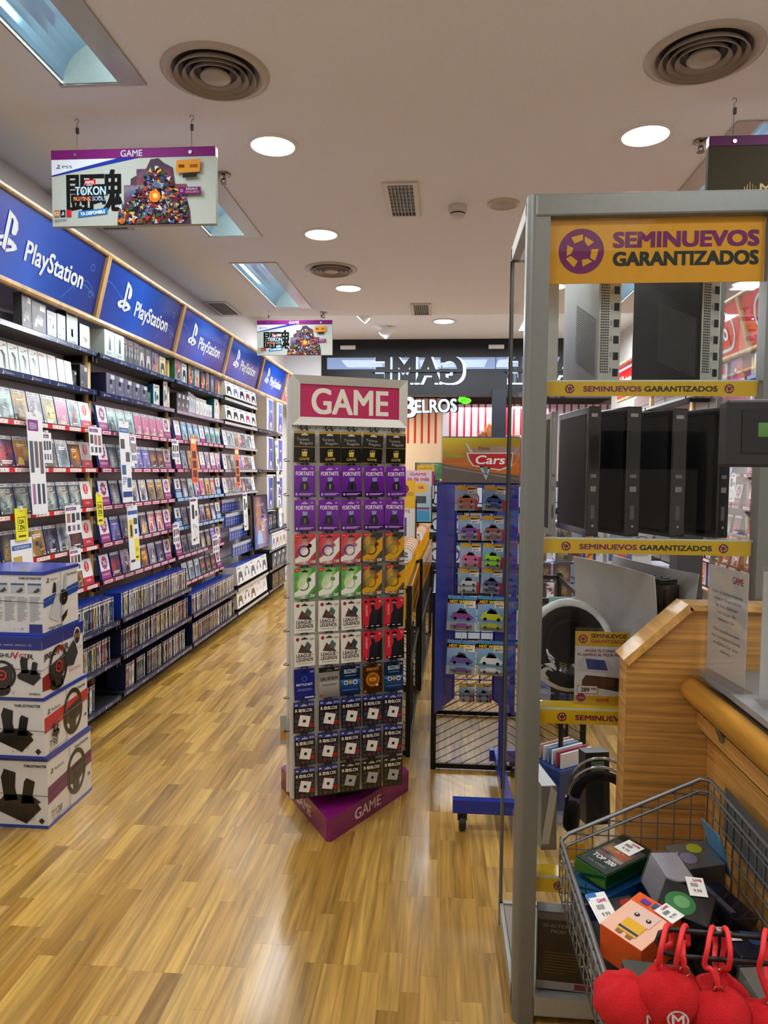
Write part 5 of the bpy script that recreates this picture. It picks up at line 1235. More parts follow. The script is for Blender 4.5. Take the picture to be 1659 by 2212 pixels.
    m_.tube([(x0b, -.0035, zc), (0.003, -.0035, zc-.012), (.0035, 0.0, zc-.012), (.0035, dy*.3, zc+.005), (.0035, dy, zc+.02)], .0012, '#2a2a30', n=4); m_.build('strap', t)
    m_ = MB(mat('strap', .4)); m_.tube([(.0035, dy*.47, 0.003), (.0035, dy*.47, h-.018)], .001, '#7c7884', n=4); m_.build('strap', t)

# ================================================================ HANGING POSTERS
def poster(x0, x1, y, z0, z1, kind, label, tilt=0):
    t = empty('hanging_poster', ((x0+x1)/2, y, z0), 0, label, 'poster', 'posters hanging from the ceiling'); w = (x1-x0)/2; h = z1-z0
    PB = mat('matt_poster_board', .9, spec=.08); m_ = MB(PB); col = '#b4b9b0' if kind == 'game' else '#3a3428'
    m_.box(-w, w, 0, .03, 0, h-.044, col, cols=dict(x1='#8c8c88', y1='#b0b0ac')); m_.build('board', t)
    m_ = MB(mat('satin_strip', .6, spec=.2)); m_.box(-w, w, -.003, .034, h-.044, h, '#741468' if kind == 'game' else '#4c1440'); m_.build('top_strip', t)
    m_ = MB(CH)
    for sx in (-.70, .70):
        if kind != 'game' and sx > 0: sx = .9
        o_ = MB(CH); o_.bar((sx*w, -.008, h-.026), (sx*w, -.003, h-.026), .009, '#c8c8cc', n=12); o_.build('rivet', t)
        o_ = MB(BK); o_.tube([(sx*w, .015, h), (sx*w, .015, CZ-z0-.095)], .0014, '#5a5652', n=4); o_.build('cord', t)
        o_ = MB(BK); o_.box(sx*w-.004, sx*w+.010, .010, .02, CZ-z0-.10, CZ-z0-.072, '#34322e'); o_.tube([(sx*w, .015, CZ-z0-.075), (sx*w, .015, CZ-z0-.052), (sx*w+.010, .015, CZ-z0-.045), (sx*w+.008, .015, CZ-z0-.03), (sx*w-.004, .015, CZ-z0-.028), (sx*w-.008, .015, CZ-z0-.038)], .0018, '#5c5652', n=5); o_.build('hook', t)
    m_ = MB(PB); s_ = Surf(m_, (0, -.0005, 0), lift=.0006)
    if kind == 'game':
        H_ = h-.044; W_ = w
        s_.poly([(-W_, H_-.075), (-W_*.2, H_-.0), (-W_, H_)], '#dde2ea'); s_.poly([(-W_, H_-.082), (-W_, H_-.075), (W_*-.18, H_), (W_*.08, H_)], '#24389c')
        s_.up(); s_.ps(-W_+.035, H_-.045, .022, '#30405c'); s_.text('PS5', -W_+.055, H_-.042, .013, '#30405c', 'l', width=.05)
        # ink strokes and title
        s_.text('\u95d8', -.27, .085, .14, '#1a1a1a', width=.13, off=.02); s_.text('\u9b42', -.13, .085, .15, '#1a1a1a', width=.15, off=.02); s_.up()
        s_.rect(-.245, .195, -.19, .222, '#b81c24'); s_.up(); s_.text('MARVEL', -.2175, .201, .015, '#eedede', width=.046, off=.018)
        s_.text('TOKON', -.215, .147, .042, '#1c2c38', width=.165, off=.08); s_.up(); s_.text('TOKON', -.215, .148, .040, '#c4dce8', width=.155, off=.018); s_.rect(-.235, .193, -.205, .197, '#c4dce8')
        s_.text('FIGHTING', -.258, .120, .020, '#e07850', width=.088, off=.018); s_.text('SOULS', -.172, .120, .020, '#9cb4d0', width=.07, off=.018)
        s_.poly([(-.28, .04), (-.13, .055), (-.128, .085), (-.278, .07)], '#2c74b4'); s_.up(); s_.text('YA DISPONIBLE', -.204, .054, .016, '#eef2f6', width=.125, off=.03, rot=.09)
        for q, c in enumerate(('#b8783c', '#20242c', '#c02c34')): s_.rect(-W_+.012+q*.031, .045, -W_+.038+q*.031, .078, c)
        s_.up(); s_.text('12', -W_+.025, .053, .016, '#f0e8dc', off=.02); s_.ps(-W_+.056, .052, .018, '#e0e4ea'); s_.k -= 1
        s_.lines(-W_+.012, .022, -W_+.08, .036, 3, '#8c908c')
        # colourful burst of shards in place of the figures
        rr = random.Random(21); cols = ['#8c2430', '#5c2c3c', '#283048', '#3c6c9c', '#c87830', '#d8b040', '#3c5c38', '#20242c', '#88939c', '#a84038', '#5c6c88', '#c8c8cc', '#242038', '#6c2c34', '#30506c']
        out_ = [(-.08, .0), (-.075, .06), (-.04, .10), (-.015, .14), (-.01, .22), (.03, .24), (.07, .27), (.09, .31), (.13, .315), (.16, .29), (.20, .27), (.21, .20), (.23, .15), (.27, .12), (.285, .06), (.29, .0)]
        s_.poly(out_, '#50404c'); s_.up(); s_.art(-.045, .004, .27, .19, 12, ('#30303c', '#7c3c40'), ('#a83c38', '#384c78', '#c88838', '#8c98a4'), 16, 12, 12); s_.art(.02, .19, .20, .265, 13, ('#7c3c44', '#4c3050'), ('#8c2c34', '#3c4c70', '#c8a048'), 9, 5, 6); s_.up()
        for q in range(620):
            px = rr.uniform(-.06, .27); top_ = .10+.20*math.exp(-((px-.12)/.10)**2); py = rr.uniform(.004, top_-.02); sz = rr.uniform(.006, .022); a = rr.uniform(0, 6.28)
            s_.poly([(px+sz*math.cos(a), max(.002, py+sz*math.sin(a))), (px+sz*.7*math.cos(a+2), max(.002, py+sz*.7*math.sin(a+2))), (px+sz*.9*math.cos(a+3.9), max(.002, py+sz*.9*math.sin(a+3.9)))], rr.choice(cols))
            s_.k += .03
        s_.up(); s_.disc(.115, .13, .03, '#e07830', 10); s_.up(); s_.disc(.118, .132, .014, '#f0d060', 8)
        s_.poly([(.22, H_-.085), (.34, H_-.08), (.345, H_-.02), (.225, H_-.025)], '#d08c38'); s_.poly([(.255, H_-.108), (.325, H_-.104), (.327, H_-.085), (.257, H_-.088)], '#302c28'); s_.rect(.235, .135, .345, .170, '#6a2468'); s_.up(); s_.text('REGALO', .300, .156, .010, '#e8dce8', width=.055); s_.text('EXCLUSIVO', .303, .142, .009, '#e0b880', width=.066); s_.ring(.25, .153, .007, .002, '#e0cce0', 10); s_.rect(.235, H_-.06, .265, H_-.045, '#6c4418'); s_.rect(.29, H_-.06, .33, H_-.045, '#8c5c20')
    else:
        s_.text('MAGIC', -.02, .105, .042, '#b0986c', width=.24, off=.018); s_.text('THE GATHERING', -.02, .088, .009, '#6c6048', width=.18)
        for q in range(5): s_.poly([(-.215+q*.014, .10), (-.205+q*.011, .10), (-.207+q*.012, .155-abs(q-2)*.010), (-.209+q*.012, .155-abs(q-2)*.010)], '#b0935c')
        s_.poly([(-.225, .115), (-.15, .115), (-.18, .085), (-.186, .06), (-.192, .085)], '#b0935c'); s_.rect(-.2, .052, .2, .054, '#5c523c'); s_.rect(-.06, .02, .02, .042, '#a86c4c')
    m_.build('print', t)
    m_ = MB(PR); s_ = Surf(m_, (0, -.0035, 0), lift=.0006); s_.text('GAME', -.005 if kind == 'game' else .1, h-.038, .030, '#b8bcd0', width=.108, off=.018); m_.build('strip_lettering', t)
poster(-1.93, -1.103, 3.44, 2.815, 3.18, 'game', 'nearer hanging game poster with brush lettering, upper left of the picture')
poster(-1.995, -1.175, 7.62, 2.862, 3.232, 'game', 'farther, smaller-looking hanging game poster near the shop front')
poster(1.205, 1.95, 3.44, 2.80, 3.162, 'magic', 'dark hanging card-game poster cut off at right picture edge')

# ================================================================ MIDDLE OF THE SHOP: DUMP BINS
def chevron(mb, x0, x1, z0, z1, f, step=.045, k=.55, col='#0d0d0f', r=.0022):
    """chevron wire infill: f(u, z) gives the 3-D point"""
    mid = (x0+x1)/2; z = z0-(x1-x0)*k
    while z < z1:
        for (a, b) in ((x0, mid), (x1, mid)):
            za, zb = z+(abs(b-a))*k*0, z+abs(b-a)*k
            pa_, pb_ = (a, za), (b, zb)
            if zb <= z0 or za >= z1: continue
            if za < z0: t = (z0-za)/(zb-za); pa_ = (a+(b-a)*t, z0)
            if zb > z1: t = (z1-za)/(zb-za); pb_ = (a+(b-a)*t, z1)
            mb.bar(f(*pa_), f(*pb_), r, col, BK, 4, caps=False)
        z += step
def bin_(name, x, y, rz, w, d, h, label, fill=True, ypanel=True):
    """dump bin: black posts and rails with chevron mesh; local x across, y deep, origin at near right foot"""
    t = empty('wire_dump_bin', (x, y, 0), rz, label, 'wire bin', 'black wire dump bins')
    P = [(0, 0), (-w, 0), (-w, d), (0, d)]
    for (a, b) in P:
        m_ = MB(BK); m_.box(a-.014, a+.014, b-.014, b+.014, 0, h, '#0c0c0e'); m_.build('post', t)
    for i in range(4):
        a, b = P[i], P[(i+1) % 4]
        for z in (.02, .48, h-.03):
            if z == .48 and i == 0: continue
            m_ = MB(BK); m_.obox(((a[0]+b[0])/2, (a[1]+b[1])/2, z), ((b[0]-a[0])/2, (b[1]-a[1])/2, 0), (-.010*(b[1]-a[1])/max(w, d), .010*(b[0]-a[0])/max(w, d), 0), (0, 0, .013), '#0c0c0e'); m_.build('rail', t)
    m_ = MB(BK); chevron(m_, 0, d, .03, h-.25, lambda u, z: (0, u, z)); chevron(m_, -w, 0, .03, h-.25, lambda u, z: (u, 0, z)); chevron(m_, -w, 0, .03, h-.25, lambda u, z: (u, d, z), step=.07); o = m_.build('mesh_infill', t); o['kind'] = 'stuff'
    m_ = MB(BK); m_.box(-w+.012, -.012, .012, d-.012, h-.26, h-.25, '#101012'); m_.build('tray', t)
    if ypanel:
        m_ = MB(GL); m_.box(.004, .012, .03, d-.03, h-.24, h-.015, '#e09a1c'); s_ = Surf(m_, (.012, .03, h-.24), (0, 1, 0), (0, 0, 1)); s_.text('SEMINUEVOS', d/2-.03, .11, .06, '#7a3c1c', width=d*.6, off=.02); s_.text('GARANTIZADOS', d/2-.03, .04, .045, '#3a2a1c', width=d*.6, off=.02); m_.build('side_panel', t)
        m_ = MB(GL); m_.box(-w+.02, -.02, -.016, -.012, h-.24, h-.02, '#e0b01c'); m_.build('front_panel', t)
    return t
b1 = bin_('a', -.165, 3.95, -.012+.0, .62, 1.16, .98, 'nearer black wire bin with yellow side, right behind the card tower')
b2 = bin_('b', -.135, 5.18, -.03, .64, 1.75, .98, 'farther long black wire bin with yellow side behind the tower')
b3 = bin_('c', .78, 3.80, 0, .80, .86, .97, 'black wire bin frame behind the blue toy stand', ypanel=False)
# dividers with round white tabs, and packs of pre-owned games between them
dv = MB(GL); dv.box(-.24, .135, 0, .004, 0, .36, '#eab020')
s_ = Surf(dv, (0, 0, 0)); 
for i in range(9):
    for j in range(7): s_.ring(-.22+i*.04+(j % 2)*.02, .04+j*.045, .018, .004, '#d09010' if (i+j) % 2 else '#f8cc40', 6)
dvm = dv.mesh('bin_divider')
dd = MB(GL); dd.lathe([(.001, -.006), (.046, -.006), (.046, 0), (.001, 0)], '#e8963a', n=24, axis='y'); s_ = Surf(dd, (0, -.0065, 0)); s_.disc(0, 0, .0415, '#ecebe6', 24); s_.up(); s_.ps(0, -.013, .035, '#1c1e24'); s_.rect(-.02, -.027, .02, -.024, '#54565c')
ddm = dd.mesh('round_tab')
gp = MB(GL); gp.box(-.07, .07, 0, .03, 0, .19, '#1a2c6c', cols=dict(z1='#e4e6e8', y0='#16225a')); gpm = gp.mesh('game_case')
for bi, (bn, x0, y0, rz, n, st) in enumerate(((b1, -.165, 3.95, -.012, 8, .135), (b2, -.135, 5.18, -.03, 14, .12))):
    for k in range(n):
        y = .10+k*st
        mw = Matrix.Translation((x0, y0, 0)) @ Matrix.Rotation(rz, 4, 'Z') @ Matrix.Translation((-.15, y, .94)) @ Matrix.Rotation(-.12, 4, 'X')
        o = bpy.data.objects.new('bin_divider', dvm); COL.objects.link(o); o.matrix_world = mw @ Matrix.Translation((0, 0, -.17)); tag(o, 'yellow honeycomb divider with round white tab, %s from the front of the %s wire bin' % (nth(k), ('nearer', 'farther')[bi]), 'divider', 'yellow dividers in the wire bins')
        c = bpy.data.objects.new('round_tab', ddm); COL.objects.link(c); c.parent = o; c.location = (.118, -.001, .365)
        if k < n-1:
            for q in range(2):
                for s2 in range(2):
                    o = bpy.data.objects.new('boxed_game', gpm); COL.objects.link(o)
                    o.matrix_world = Matrix.Translation((x0, y0, 0)) @ Matrix.Rotation(rz, 4, 'Z') @ Matrix.Translation((-.09-s2*.15, y+.025+q*.04, .735+.03*((k+q) % 2)))
                    tag(o, 'navy pre-owned game pack, %s %s, behind %s divider of the %s wire bin' % (('front', 'back')[q], ('right', 'left')[s2], nth(k), ('nearer', 'farther')[bi]), 'game', 'game packs standing in the wire bins')
# sign holders rising from the bins
def holder(x, y, z, w, h, kind, label, rz=0):
    t = empty('sign_holder', (x, y, z), rz, label, 'sign', 'counter-top sign holders')
    m_ = MB(GL); m_.box(-w/2, w/2, 0, .006, 0, h, '#d8dadc'); s_ = Surf(m_, (0, 0, 0)); T = s_.text
    if kind == 'yellow': s_.rect(-w/2, h*.55, w/2, h, '#e6b41c'); s_.up(); T('SEMINUEVOS', 0, h*.75, h*.06, '#5c2c50', width=w*.8); s_.disc(0, h*.86, w*.2, '#6c2c50', 14); T('GAME', 0, h*.48, h*.05, '#b02858'); s_.rect(-w*.3, h*.1, w*.1, h*.4, '#303c8c')
    elif kind == 'teal': s_.grad(-w/2, 0, w/2, h, '#58b0c0', '#d8c0cc'); s_.up(); T('GAME', 0, h*.90, h*.05, '#c02858', width=w*.6, off=.03); T('te da m\u00e1s', 0, h*.80, h*.07, '#c02858', width=w*.8, off=.03); s_.disc(w*.1, h*.66, w*.25, '#e8b030', 18, h*.10); s_.up(); T('15%', w*.1, h*.64, h*.05, '#7c2c50', off=.03); s_.rect(-w*.3, h*.36, w*.3, h*.5, '#38404c'); s_.rect(-w*.42, h*.24, w*.42, h*.28, '#8c2c58'); s_.rect(-w*.4, .01, w*.42, h*.22, '#3c8cc0')
    elif kind == 'purple': s_.rect(-w/2, h*.40, w/2, h*.82, '#a02468'); s_.rect(-w/2, h*.82, w/2, h, '#e6b41c'); s_.up(); T('NUEVOS', 0, h*.88, h*.06, '#5c3c18', width=w*.8); T('PS5', 0, h*.60, h*.1, '#ecdce4', width=w*.7)
    elif kind == 'green': s_.art(-w/2, 0, w/2, h, 9, ('#2c6c40', '#3c8450'), ('#585c64', '#c84040', '#8c98a0'), 8, 6, 6); s_.up(); T('ACCESORIOS', 0, h*.86, h*.06, '#d8ecd8', width=w*.7)
    m_.build('card', t)
    m_ = MB(BK)
    for q in (-w/2-.008, w/2): m_.box(q, q+.008, -.006, .014, -.012, h*(.7 if kind != 'green' else 1), '#0e0e10')
    m_.box(-w/2, w/2, -.006, .014, -.012, 0, '#0e0e10'); m_.build('frame', t)
    m_ = MB(BK); m_.box(-.008, .008, .007, .02, -max(.02, z-.97 if y < 7 else .02), h*.3, '#0e0e10'); m_.build('stem', t)
    return t
holder(-.24, 4.785, 1.14, .15, .42, 'yellow', 'white and yellow sign holder in black frame just right of the tower')
holder(-.18, 5.805, 1.21, .22, .42, 'teal', 'teal and pink sign holder with round yellow badge')
holder(-.14, 6.8, 1.36, .16, .32, 'purple', 'purple and yellow sign holder behind the teal one')
# far low shelf unit with headset boxes
t = empty('low_display_unit', (.55, 8.1, 0), 0, 'dark low display unit with pale headset boxes behind the bins', 'display unit')
m_ = MB(BK); m_.box(-.72, .9, 0, .5, 0, .12, '#141416'); m_.box(-.72, .9, .44, .5, .12, 1.52, '#3a3a40'); m_.build('carcass', t)
for z in (.55, .90, 1.20):
    m_ = MB(BK); m_.box(-.72, .9, .0, .44, z-.02, z, '#18181a'); m_.build('shelf', t)
k = 0
for z in (.901, 1.201, .551):
    for i in range(7):
        o = MB(mat('carton', .35, coat=.15)); o.box(-.1, .1, 0, .16, 0, .25, '#c8d4e0'); s_ = Surf(o, (0, 0, 0)); s_.ring(.01, .11, .06, .016, '#2c3c78' if i % 2 else '#33363c', 14, ry=.08); s_.disc(-.04, .08, .022, '#2c3c70', 10, .03); s_.rect(-.1, .22, .1, .25, '#2c64b8' if i % 2 else '#d8dce0'); s_.rect(-.1, 0, .1, .02, '#24282c')
        o = o.build('headset_box'); o.location = (-.05+i*.215, 8.2, z); tag(o, 'pale boxed headset, %s on the %s shelf of the far display unit' % (nth(i), {.901: 'middle', 1.201: 'top', .551: 'bottom'}[z]), 'box', 'headset boxes on far display unit'); k += 1
holder(-.13, 8.09, 1.523, .30, .2, 'green', 'green landscape poster standing on the far display unit')
holder(.10, 8.05, 1.42, .22, .12, 'purple', 'small white and purple trophy sign on the far display unit')

# ================================================================ BLUE TOY CAR STAND
t = empty('toy_stand', (.175, 3.36, 0), 0, 'blue wheeled stand of hanging toy cars with sunset header panel', 'display stand')
BM = mat('blue_powder_metal', .35, coat=.3)
NB = '#0a2c96'
for nm, pts in (('side_panel', [(-.190, -.12), (-.102, .10), (-.098, .098), (-.186, -.122)]), ('side_panel', [(.176, -.12), (.18, -.122), (.10, .098), (.096, .10)])):
    m_ = MB(BM); m_.prism(pts if nm else pts, .50, 1.565, NB); m_.build('side_panel', t)
m_ = MB(BM)
m_.tube([(-.19, -.12, 1.568), (.18, -.12, 1.568)], .006, NB); m_.build('top_rail', t)
m_ = MB(GL); m_.box(-.168, .178, -.135, -.125, 1.572, 1.775, '#b06030'); s_ = Surf(m_, (0, -.135, 1.572), lift=.0006)
a, b = -.168, .178
s_.mb.face([s_.p(a, .09), s_.p(b, .09), s_.p(b, .203), s_.p(a, .203)], ['#a8541c', '#b85c20', '#8c8420', '#c8b828']); s_.mb.face([s_.p(a, .05), s_.p(b, .02), s_.p(b, .09), s_.p(a, .09)], ['#8c3c18', '#c86818', '#c87018', '#b0602c'])
s_.up(); s_.poly([(a, 0), (b, 0), (b, .035), (.02, .05), (a, .085)], '#5c5450'); s_.poly([(-.06, .15), (.06, .165), (b, .16), (b, .12), (.05, .135), (-.02, .13)], '#94786c'); s_.disc(-.02, .115, .03, '#f0a818', 14, .018); s_.poly([(a, .14), (-.05, .12), (-.1, .11), (a, .12)], '#8c8c24'); s_.up(); s_.poly([(a, .068), (a, .072), (b, .02), (b, .016)], '#8c8078')
s_.text('Disney', .02, .148, .016, '#3a2c24', width=.05, off=0); s_.poly([(-.06, .135), (.15, .137), (.145, .075), (.09, .055), (-.03, .075), (-.05, .10)], '#c0c8cc'); s_.poly([(-.067, .18), (-.06, .178), (-.03, .137), (-.042, .137)], '#b0bcc4'); s_.poly([(.0, .075), (.05, .072), (.03, .012)], '#a8b4bc'); s_.up(); s_.poly([(-.052, .130), (.145, .132), (.139, .08), (.09, .062), (-.026, .08), (-.044, .104)], '#b01c1c'); s_.poly([(.012, .073), (.04, .07), (.03, .03)], '#5c7488'); s_.up(); s_.text('Cars', .045, .085, .038, '#dfe5e8', width=.13, off=.02, slant=.2)
m_.build('header_panel', t)
m_ = MB(BM); m_.tube([(-.168, -.13, 1.776), (.178, -.13, 1.776)], .004, '#1c2c7c'); m_.build('header_rail', t)
for k in range(4):
    m_ = MB(BM); x = -.095+k*.063; m_.bar((x, .10, .50), (x, .10, 1.56), .003, NB, n=6); m_.build('back_wire', t)
for k in range(14):
    m_ = MB(BM); z = .52+k*.079; m_.bar((-.1, .10, z), (.1, .10, z), .003, NB, n=6); m_.build('back_wire', t)
m_ = MB(BM); m_.bar((0.15, .12, .14), (.15, .12, .55), .022, NB, n=14); m_.build('centre_post', t)
m_ = MB(BM); m_.box(-.10, .24, -.235, -.195, .085, .145, NB); m_.build('foot_bar', t)
m_ = MB(BM); m_.box(.13, .17, -.195, .36, .085, .145, NB); m_.build('foot_bar', t)
m_ = MB(BM); m_.box(.105, .26, .36, .40, .085, .145, NB); m_.build('foot_bar', t)
for x, y in ((-.065, -.215), (.215, -.215), (.225, .38)):
    m_ = MB(BK); m_.lathe([(.001, -.016), (.03, -.016), (.034, -.008), (.034, .008), (.03, .016), (.001, .016)], '#17171a', PL, 20, (x+.01, y, .034), 'x'); m_.box(x-.012, x+.03, y-.014, y+.014, .05, .085, '#121214'); m_.build('caster', t, smooth=False)
def blister(x, y, z, w, h, c, car, label, big=False, rz=0, tilt=0):
    m_ = MB(GL); m_.box(-w/2, w/2, 0, .001, 0, h, '#7c9cc0'); s_ = Surf(m_, (0, 0, 0)); s_.grad(-w/2, 0, w/2, h*.85, c[0], '#8cb4dc'); s_.up(); s_.poly([(-w*.4, h*.34), (-w*.3, h*.52), (0, h*.60), (w*.22, h*.52), (w*.42, h*.40), (w*.36, h*.32)], car); s_.poly([(-w*.18, h*.5), (-w*.08, h*.66), (w*.12, h*.62), (w*.2, h*.5)], '#2c3444'); s_.disc(-w*.22, h*.34, h*.05, '#202226', 10); s_.disc(w*.24, h*.34, h*.05, '#202226', 10); s_.rect(-w/2, 0, w/2, h*.26, '#a8b4bc')
    s_.up()
    if big:
        s_.poly([(-w*.5, h*.94), (-w*.35, h), (w*.35, h), (w*.5, h*.94), (w*.5, h*.8), (-w*.5, h*.8)], '#4c8cc8'); s_.poly([(-w*.5, h*.90), (w*.5, h*.90), (w*.5, h*.76), (0, h*.80), (-w*.5, h*.76)], '#c82028'); s_.up(); s_.text('HOT WHEELS', -w*.02, h*.80, h*.075, '#f0d020', width=w*.82, off=.05)
    else:
        s_.poly([(-w*.5, h*.92), (-w*.3, h), (w*.3, h*.96), (w*.5, h*.9), (w*.4, h*.84), (-w*.4, h*.82)], '#d8a820')
        s_.rect(w*.38, 0, w*.5, h*.45, '#c02434')
    s_.rect(w*.08, h*.68, w*.46, h*.88, '#e4e4e0'); s_.up(); s_.text('GAME', w*.22, h*.82, h*.035, '#8c2c50'); s_.lines(w*.12, h*.70, w*.4, h*.78, 3, '#50545c')
    o = m_.build('toy_car_blister'); o.matrix_world = Matrix.Translation((x, y, z)) @ Matrix.Rotation(rz, 4, 'Z') @ Matrix.Rotation(tilt, 4, 'Y'); tag(o, label, 'toy car', 'carded toy cars on the blue stand')
    # little car in its clear bubble
    L_ = w*.72; c_ = MB(GL); zz = h*.10
    c_.prism([(-L_/2, -.020), (L_/2, -.020), (L_/2, -.004), (-L_/2, -.004)], zz+.004, zz+.013, car, GL); c_.prism([(-L_*.22, -.018), (L_*.25, -.018), (L_*.25, -.006), (-L_*.22, -.006)], zz+.013, zz+.021, car, GL)
    for sx in (-.3, .3): c_.lathe([(.001, -.022), (.006, -.022), (.006, -.003), (.001, -.003)], '#26262a', GL, 10, (sx*L_, 0, zz+.005), 'y')
    c_.build('toy_car', o)
    c_ = MB(CEL); c_.box(-L_/2-.006, L_/2+.006, -.027, -.001, zz-.006, zz+.03, WHITE); c_.build('blister_bubble', o)
    hk_ = MB(BM); hk_.tube([(0, .0, h-.004), (0, -.02, h-.004), (0, -.024, h+.004)], .0022, '#1c3cb0', n=5); hk_.tube([(0, .0, h-.004), (0, min(.3, 3.455-y), h-.002)], .0022, '#1c3cb0', n=5); hk_.build('hook', o)
    return o
CR = [('#b06838', '#7c98b8', '#b05030', 'orange'), ('#3c68a8', '#c0ccd8', '#24408c', 'blue'), ('#704888', '#88a0a8', '#6c3c88', 'purple'), ('#88a8b8', '#5c8cb0', '#8c5050', 'maroon'), ('#c07c94', '#8cb0c8', '#c85c88', 'pink'), ('#4c7c40', '#58a0c0', '#a0d828', 'lime green'), ('#5c5c60', '#8ca8c0', '#b8bcc0', 'chrome'), ('#7c7ca0', '#a8b4cc', '#484870', 'dusky violet'), ]
for i, (z, w, h) in enumerate(((1.445, .105, .118), (1.305, .105, .118), (1.175, .10, .118), (1.055, .10, .118))):
    for j in range(2):
        c0, c1, cc, nm = CR[i*2+j]
        blister((.121, .246)[j]+(.0, .02, .02, .02)[i]*(1-j)+r.uniform(-.004, .004), 3.33+.005*j, z-.005, w, h, (c0, c1), cc, 'carded %s toy car, %s in %s row of the blue stand' % (nm, ('left', 'right')[j], nth(i)), tilt=r.uniform(-.05, .08))
for i, z in enumerate((.855, .645)):
    for j in range(2):
        blister((.105, .245)[j], 3.31+.004*j, z+.02, .135, .165, (('#3c78b0', '#2c4c78') if j == 0 or i == 0 else ('#2c7c78', '#3c8c84')), ('#7c3c88', '#b8c030', '#5c4c90', '#d8dadc')[i*2+j], 'large carded %s toy car, %s in %s row of the blue stand' % (('purple', 'yellow', 'violet', 'white')[i*2+j], ('left', 'right')[j], ('fifth', 'sixth')[i]), big=True, tilt=.04)
for j in range(2): blister((.14, .22)[j], 3.36, .52, .075, .09, ('#3c3c44', '#5c5c60'), '#888c94', 'small dark carded toy car, %s at the foot of the blue stand' % ('left', 'right')[j])

# ================================================================ TALL GLASS SHOWCASE
CX0, CX1, CY0, CY1, CH_ = .231, .935, 2.02, 2.49, 2.385
t = empty('glass_showcase', (CX0, CY0, 0), 0, 'tall glass showcase with rounded grey aluminium frame and yellow shelf strips', 'display case')
W_, D_ = CX1-CX0, CY1-CY0
def gpost(x0, x1, y0, y1, z0, z1, nm='frame_post', rnd=True, col='#7e817e'):
    m_ = MB(GM)
    if rnd: 
        pts = []; R_ = .022
        for i in range(6):
            a = PI+PI/2*i/5; pts.append((x0+R_+R_*math.cos(a), y0+R_+R_*math.sin(a)))
        pts += [(x1, y0), (x1, y1), (x0, y1)]
        m_.prism(pts, z0, z1, col, GM)
    else: m_.box(x0, x1, y0, y1, z0, z1, col)
    return m_.build(nm, t)
gpost(0, .062, 0, .05, 0, CH_)
gpost(W_-.062, W_, 0, .05, 0, CH_, rnd=False)
gpost(-.002, .010, D_-.014, D_, 0, CH_-.03, 'rear_post', rnd=False); gpost(W_-.012, W_, D_-.014, D_, 0, CH_-.03, 'rear_post', rnd=False)
m_ = MB(GM); m_.box(.02, W_, -.004, .046, CH_-.062, CH_, '#7e817e'); m_.build('top_rail', t, bevel=.006)
m_ = MB(GM); m_.box(0, .03, .03, D_, CH_-.05, CH_-.002, '#a9acab'); m_.build('top_rail', t, bevel=.005)
m_ = MB(GM); m_.box(W_-.03, W_, .03, D_, CH_-.05, CH_-.002, '#a9acab'); m_.build('top_rail', t)
m_ = MB(GM); m_.box(0, W_, D_-.03, D_, CH_-.05, CH_-.002, '#a9acab'); m_.build('top_rail', t)
for (x0, x1, y0, y1) in ((0, .012, .03, D_), (W_-.012, W_, .03, D_), (.06, W_-.06, .0, .03), (.0, W_, D_-.02, D_)):
    m_ = MB(GM); m_.box(x0, x1, y0, y1, .03, .085, '#a9acab'); m_.build('bottom_rail', t)
m_ = MB(PL); m_.box(.015, W_-.015, .01, D_-.01, .02, .08, '#8a8c8c'); m_.build('base_board', t)
m_ = MB(GLS); m_.face([(0.004, D_-.014, .085), (0.004, .05, .085), (0.004, .05, CH_-.05), (0.004, D_-.014, CH_-.05)], WHITE); m_.build('side_glass', t)
m_ = MB(GLS); m_.face([(W_-.004, .05, .085), (W_-.004, D_-.014, .085), (W_-.004, D_-.014, CH_-.05), (W_-.004, .05, CH_-.05)], WHITE); m_.build('side_glass', t)
m_ = MB(GLS); m_.face([(.062, .02, .085), (W_-.062, .02, .085), (W_-.062, .02, CH_-.062), (.062, .02, CH_-.062)], WHITE); m_.build('front_glass', t)
m_ = MB(mat('dark_rubber', .6)); m_.box(-.0035, .001, D_-.016, D_-.013, .5, CH_-.05, '#2a2c2c'); m_.build('seal', t)
SHZ = [1.880, 1.436, .941, .437]
for k, z in enumerate(SHZ):
    m_ = MB(GLS); m_.box(.014, W_-.014, .03, D_-.02, z-.006, z, WHITE); o = m_.build('glass_shelf', t)
    m_ = MB(mat('glass_edge', .1, coat=.5)); m_.box(.03, W_-.03, .0265, .029, z-.007, z+.001, '#c8dcd8'); m_.build('polished_edge', o)
    m_ = MB(GL); w0, w1 = .058, .636; m_.box(w0, w1, .022, .0255, z-.044, z-.004, '#e0b818'); s_ = Surf(m_, (0, .022, z-.044))
    s_.recycle(w0+.07, .020, .013, '#7a1c56', '#e0b818'); s_.recycle(w1-.075, .020, .013, '#7a1c56', '#e0b818'); s_.up()
    s_.text('SEMINUEVOS', w0+.187, .0125, .0145, '#7a1c56', width=.158, off=.035); s_.text('GARANTIZADOS', w0+.373, .0125, .0145, '#1c2a24', width=.196, off=.035); m_.build('shelf_strip', o)
    if k >= 2:
        m_ = MB(GL); m_.box(w0, w1, .03, .09, z+.0005, z+.0015, '#e4bc20'); m_.build('strip_reflection', o)  # yellow reflection of the shelf strip, laid on the glass as a coloured sheet
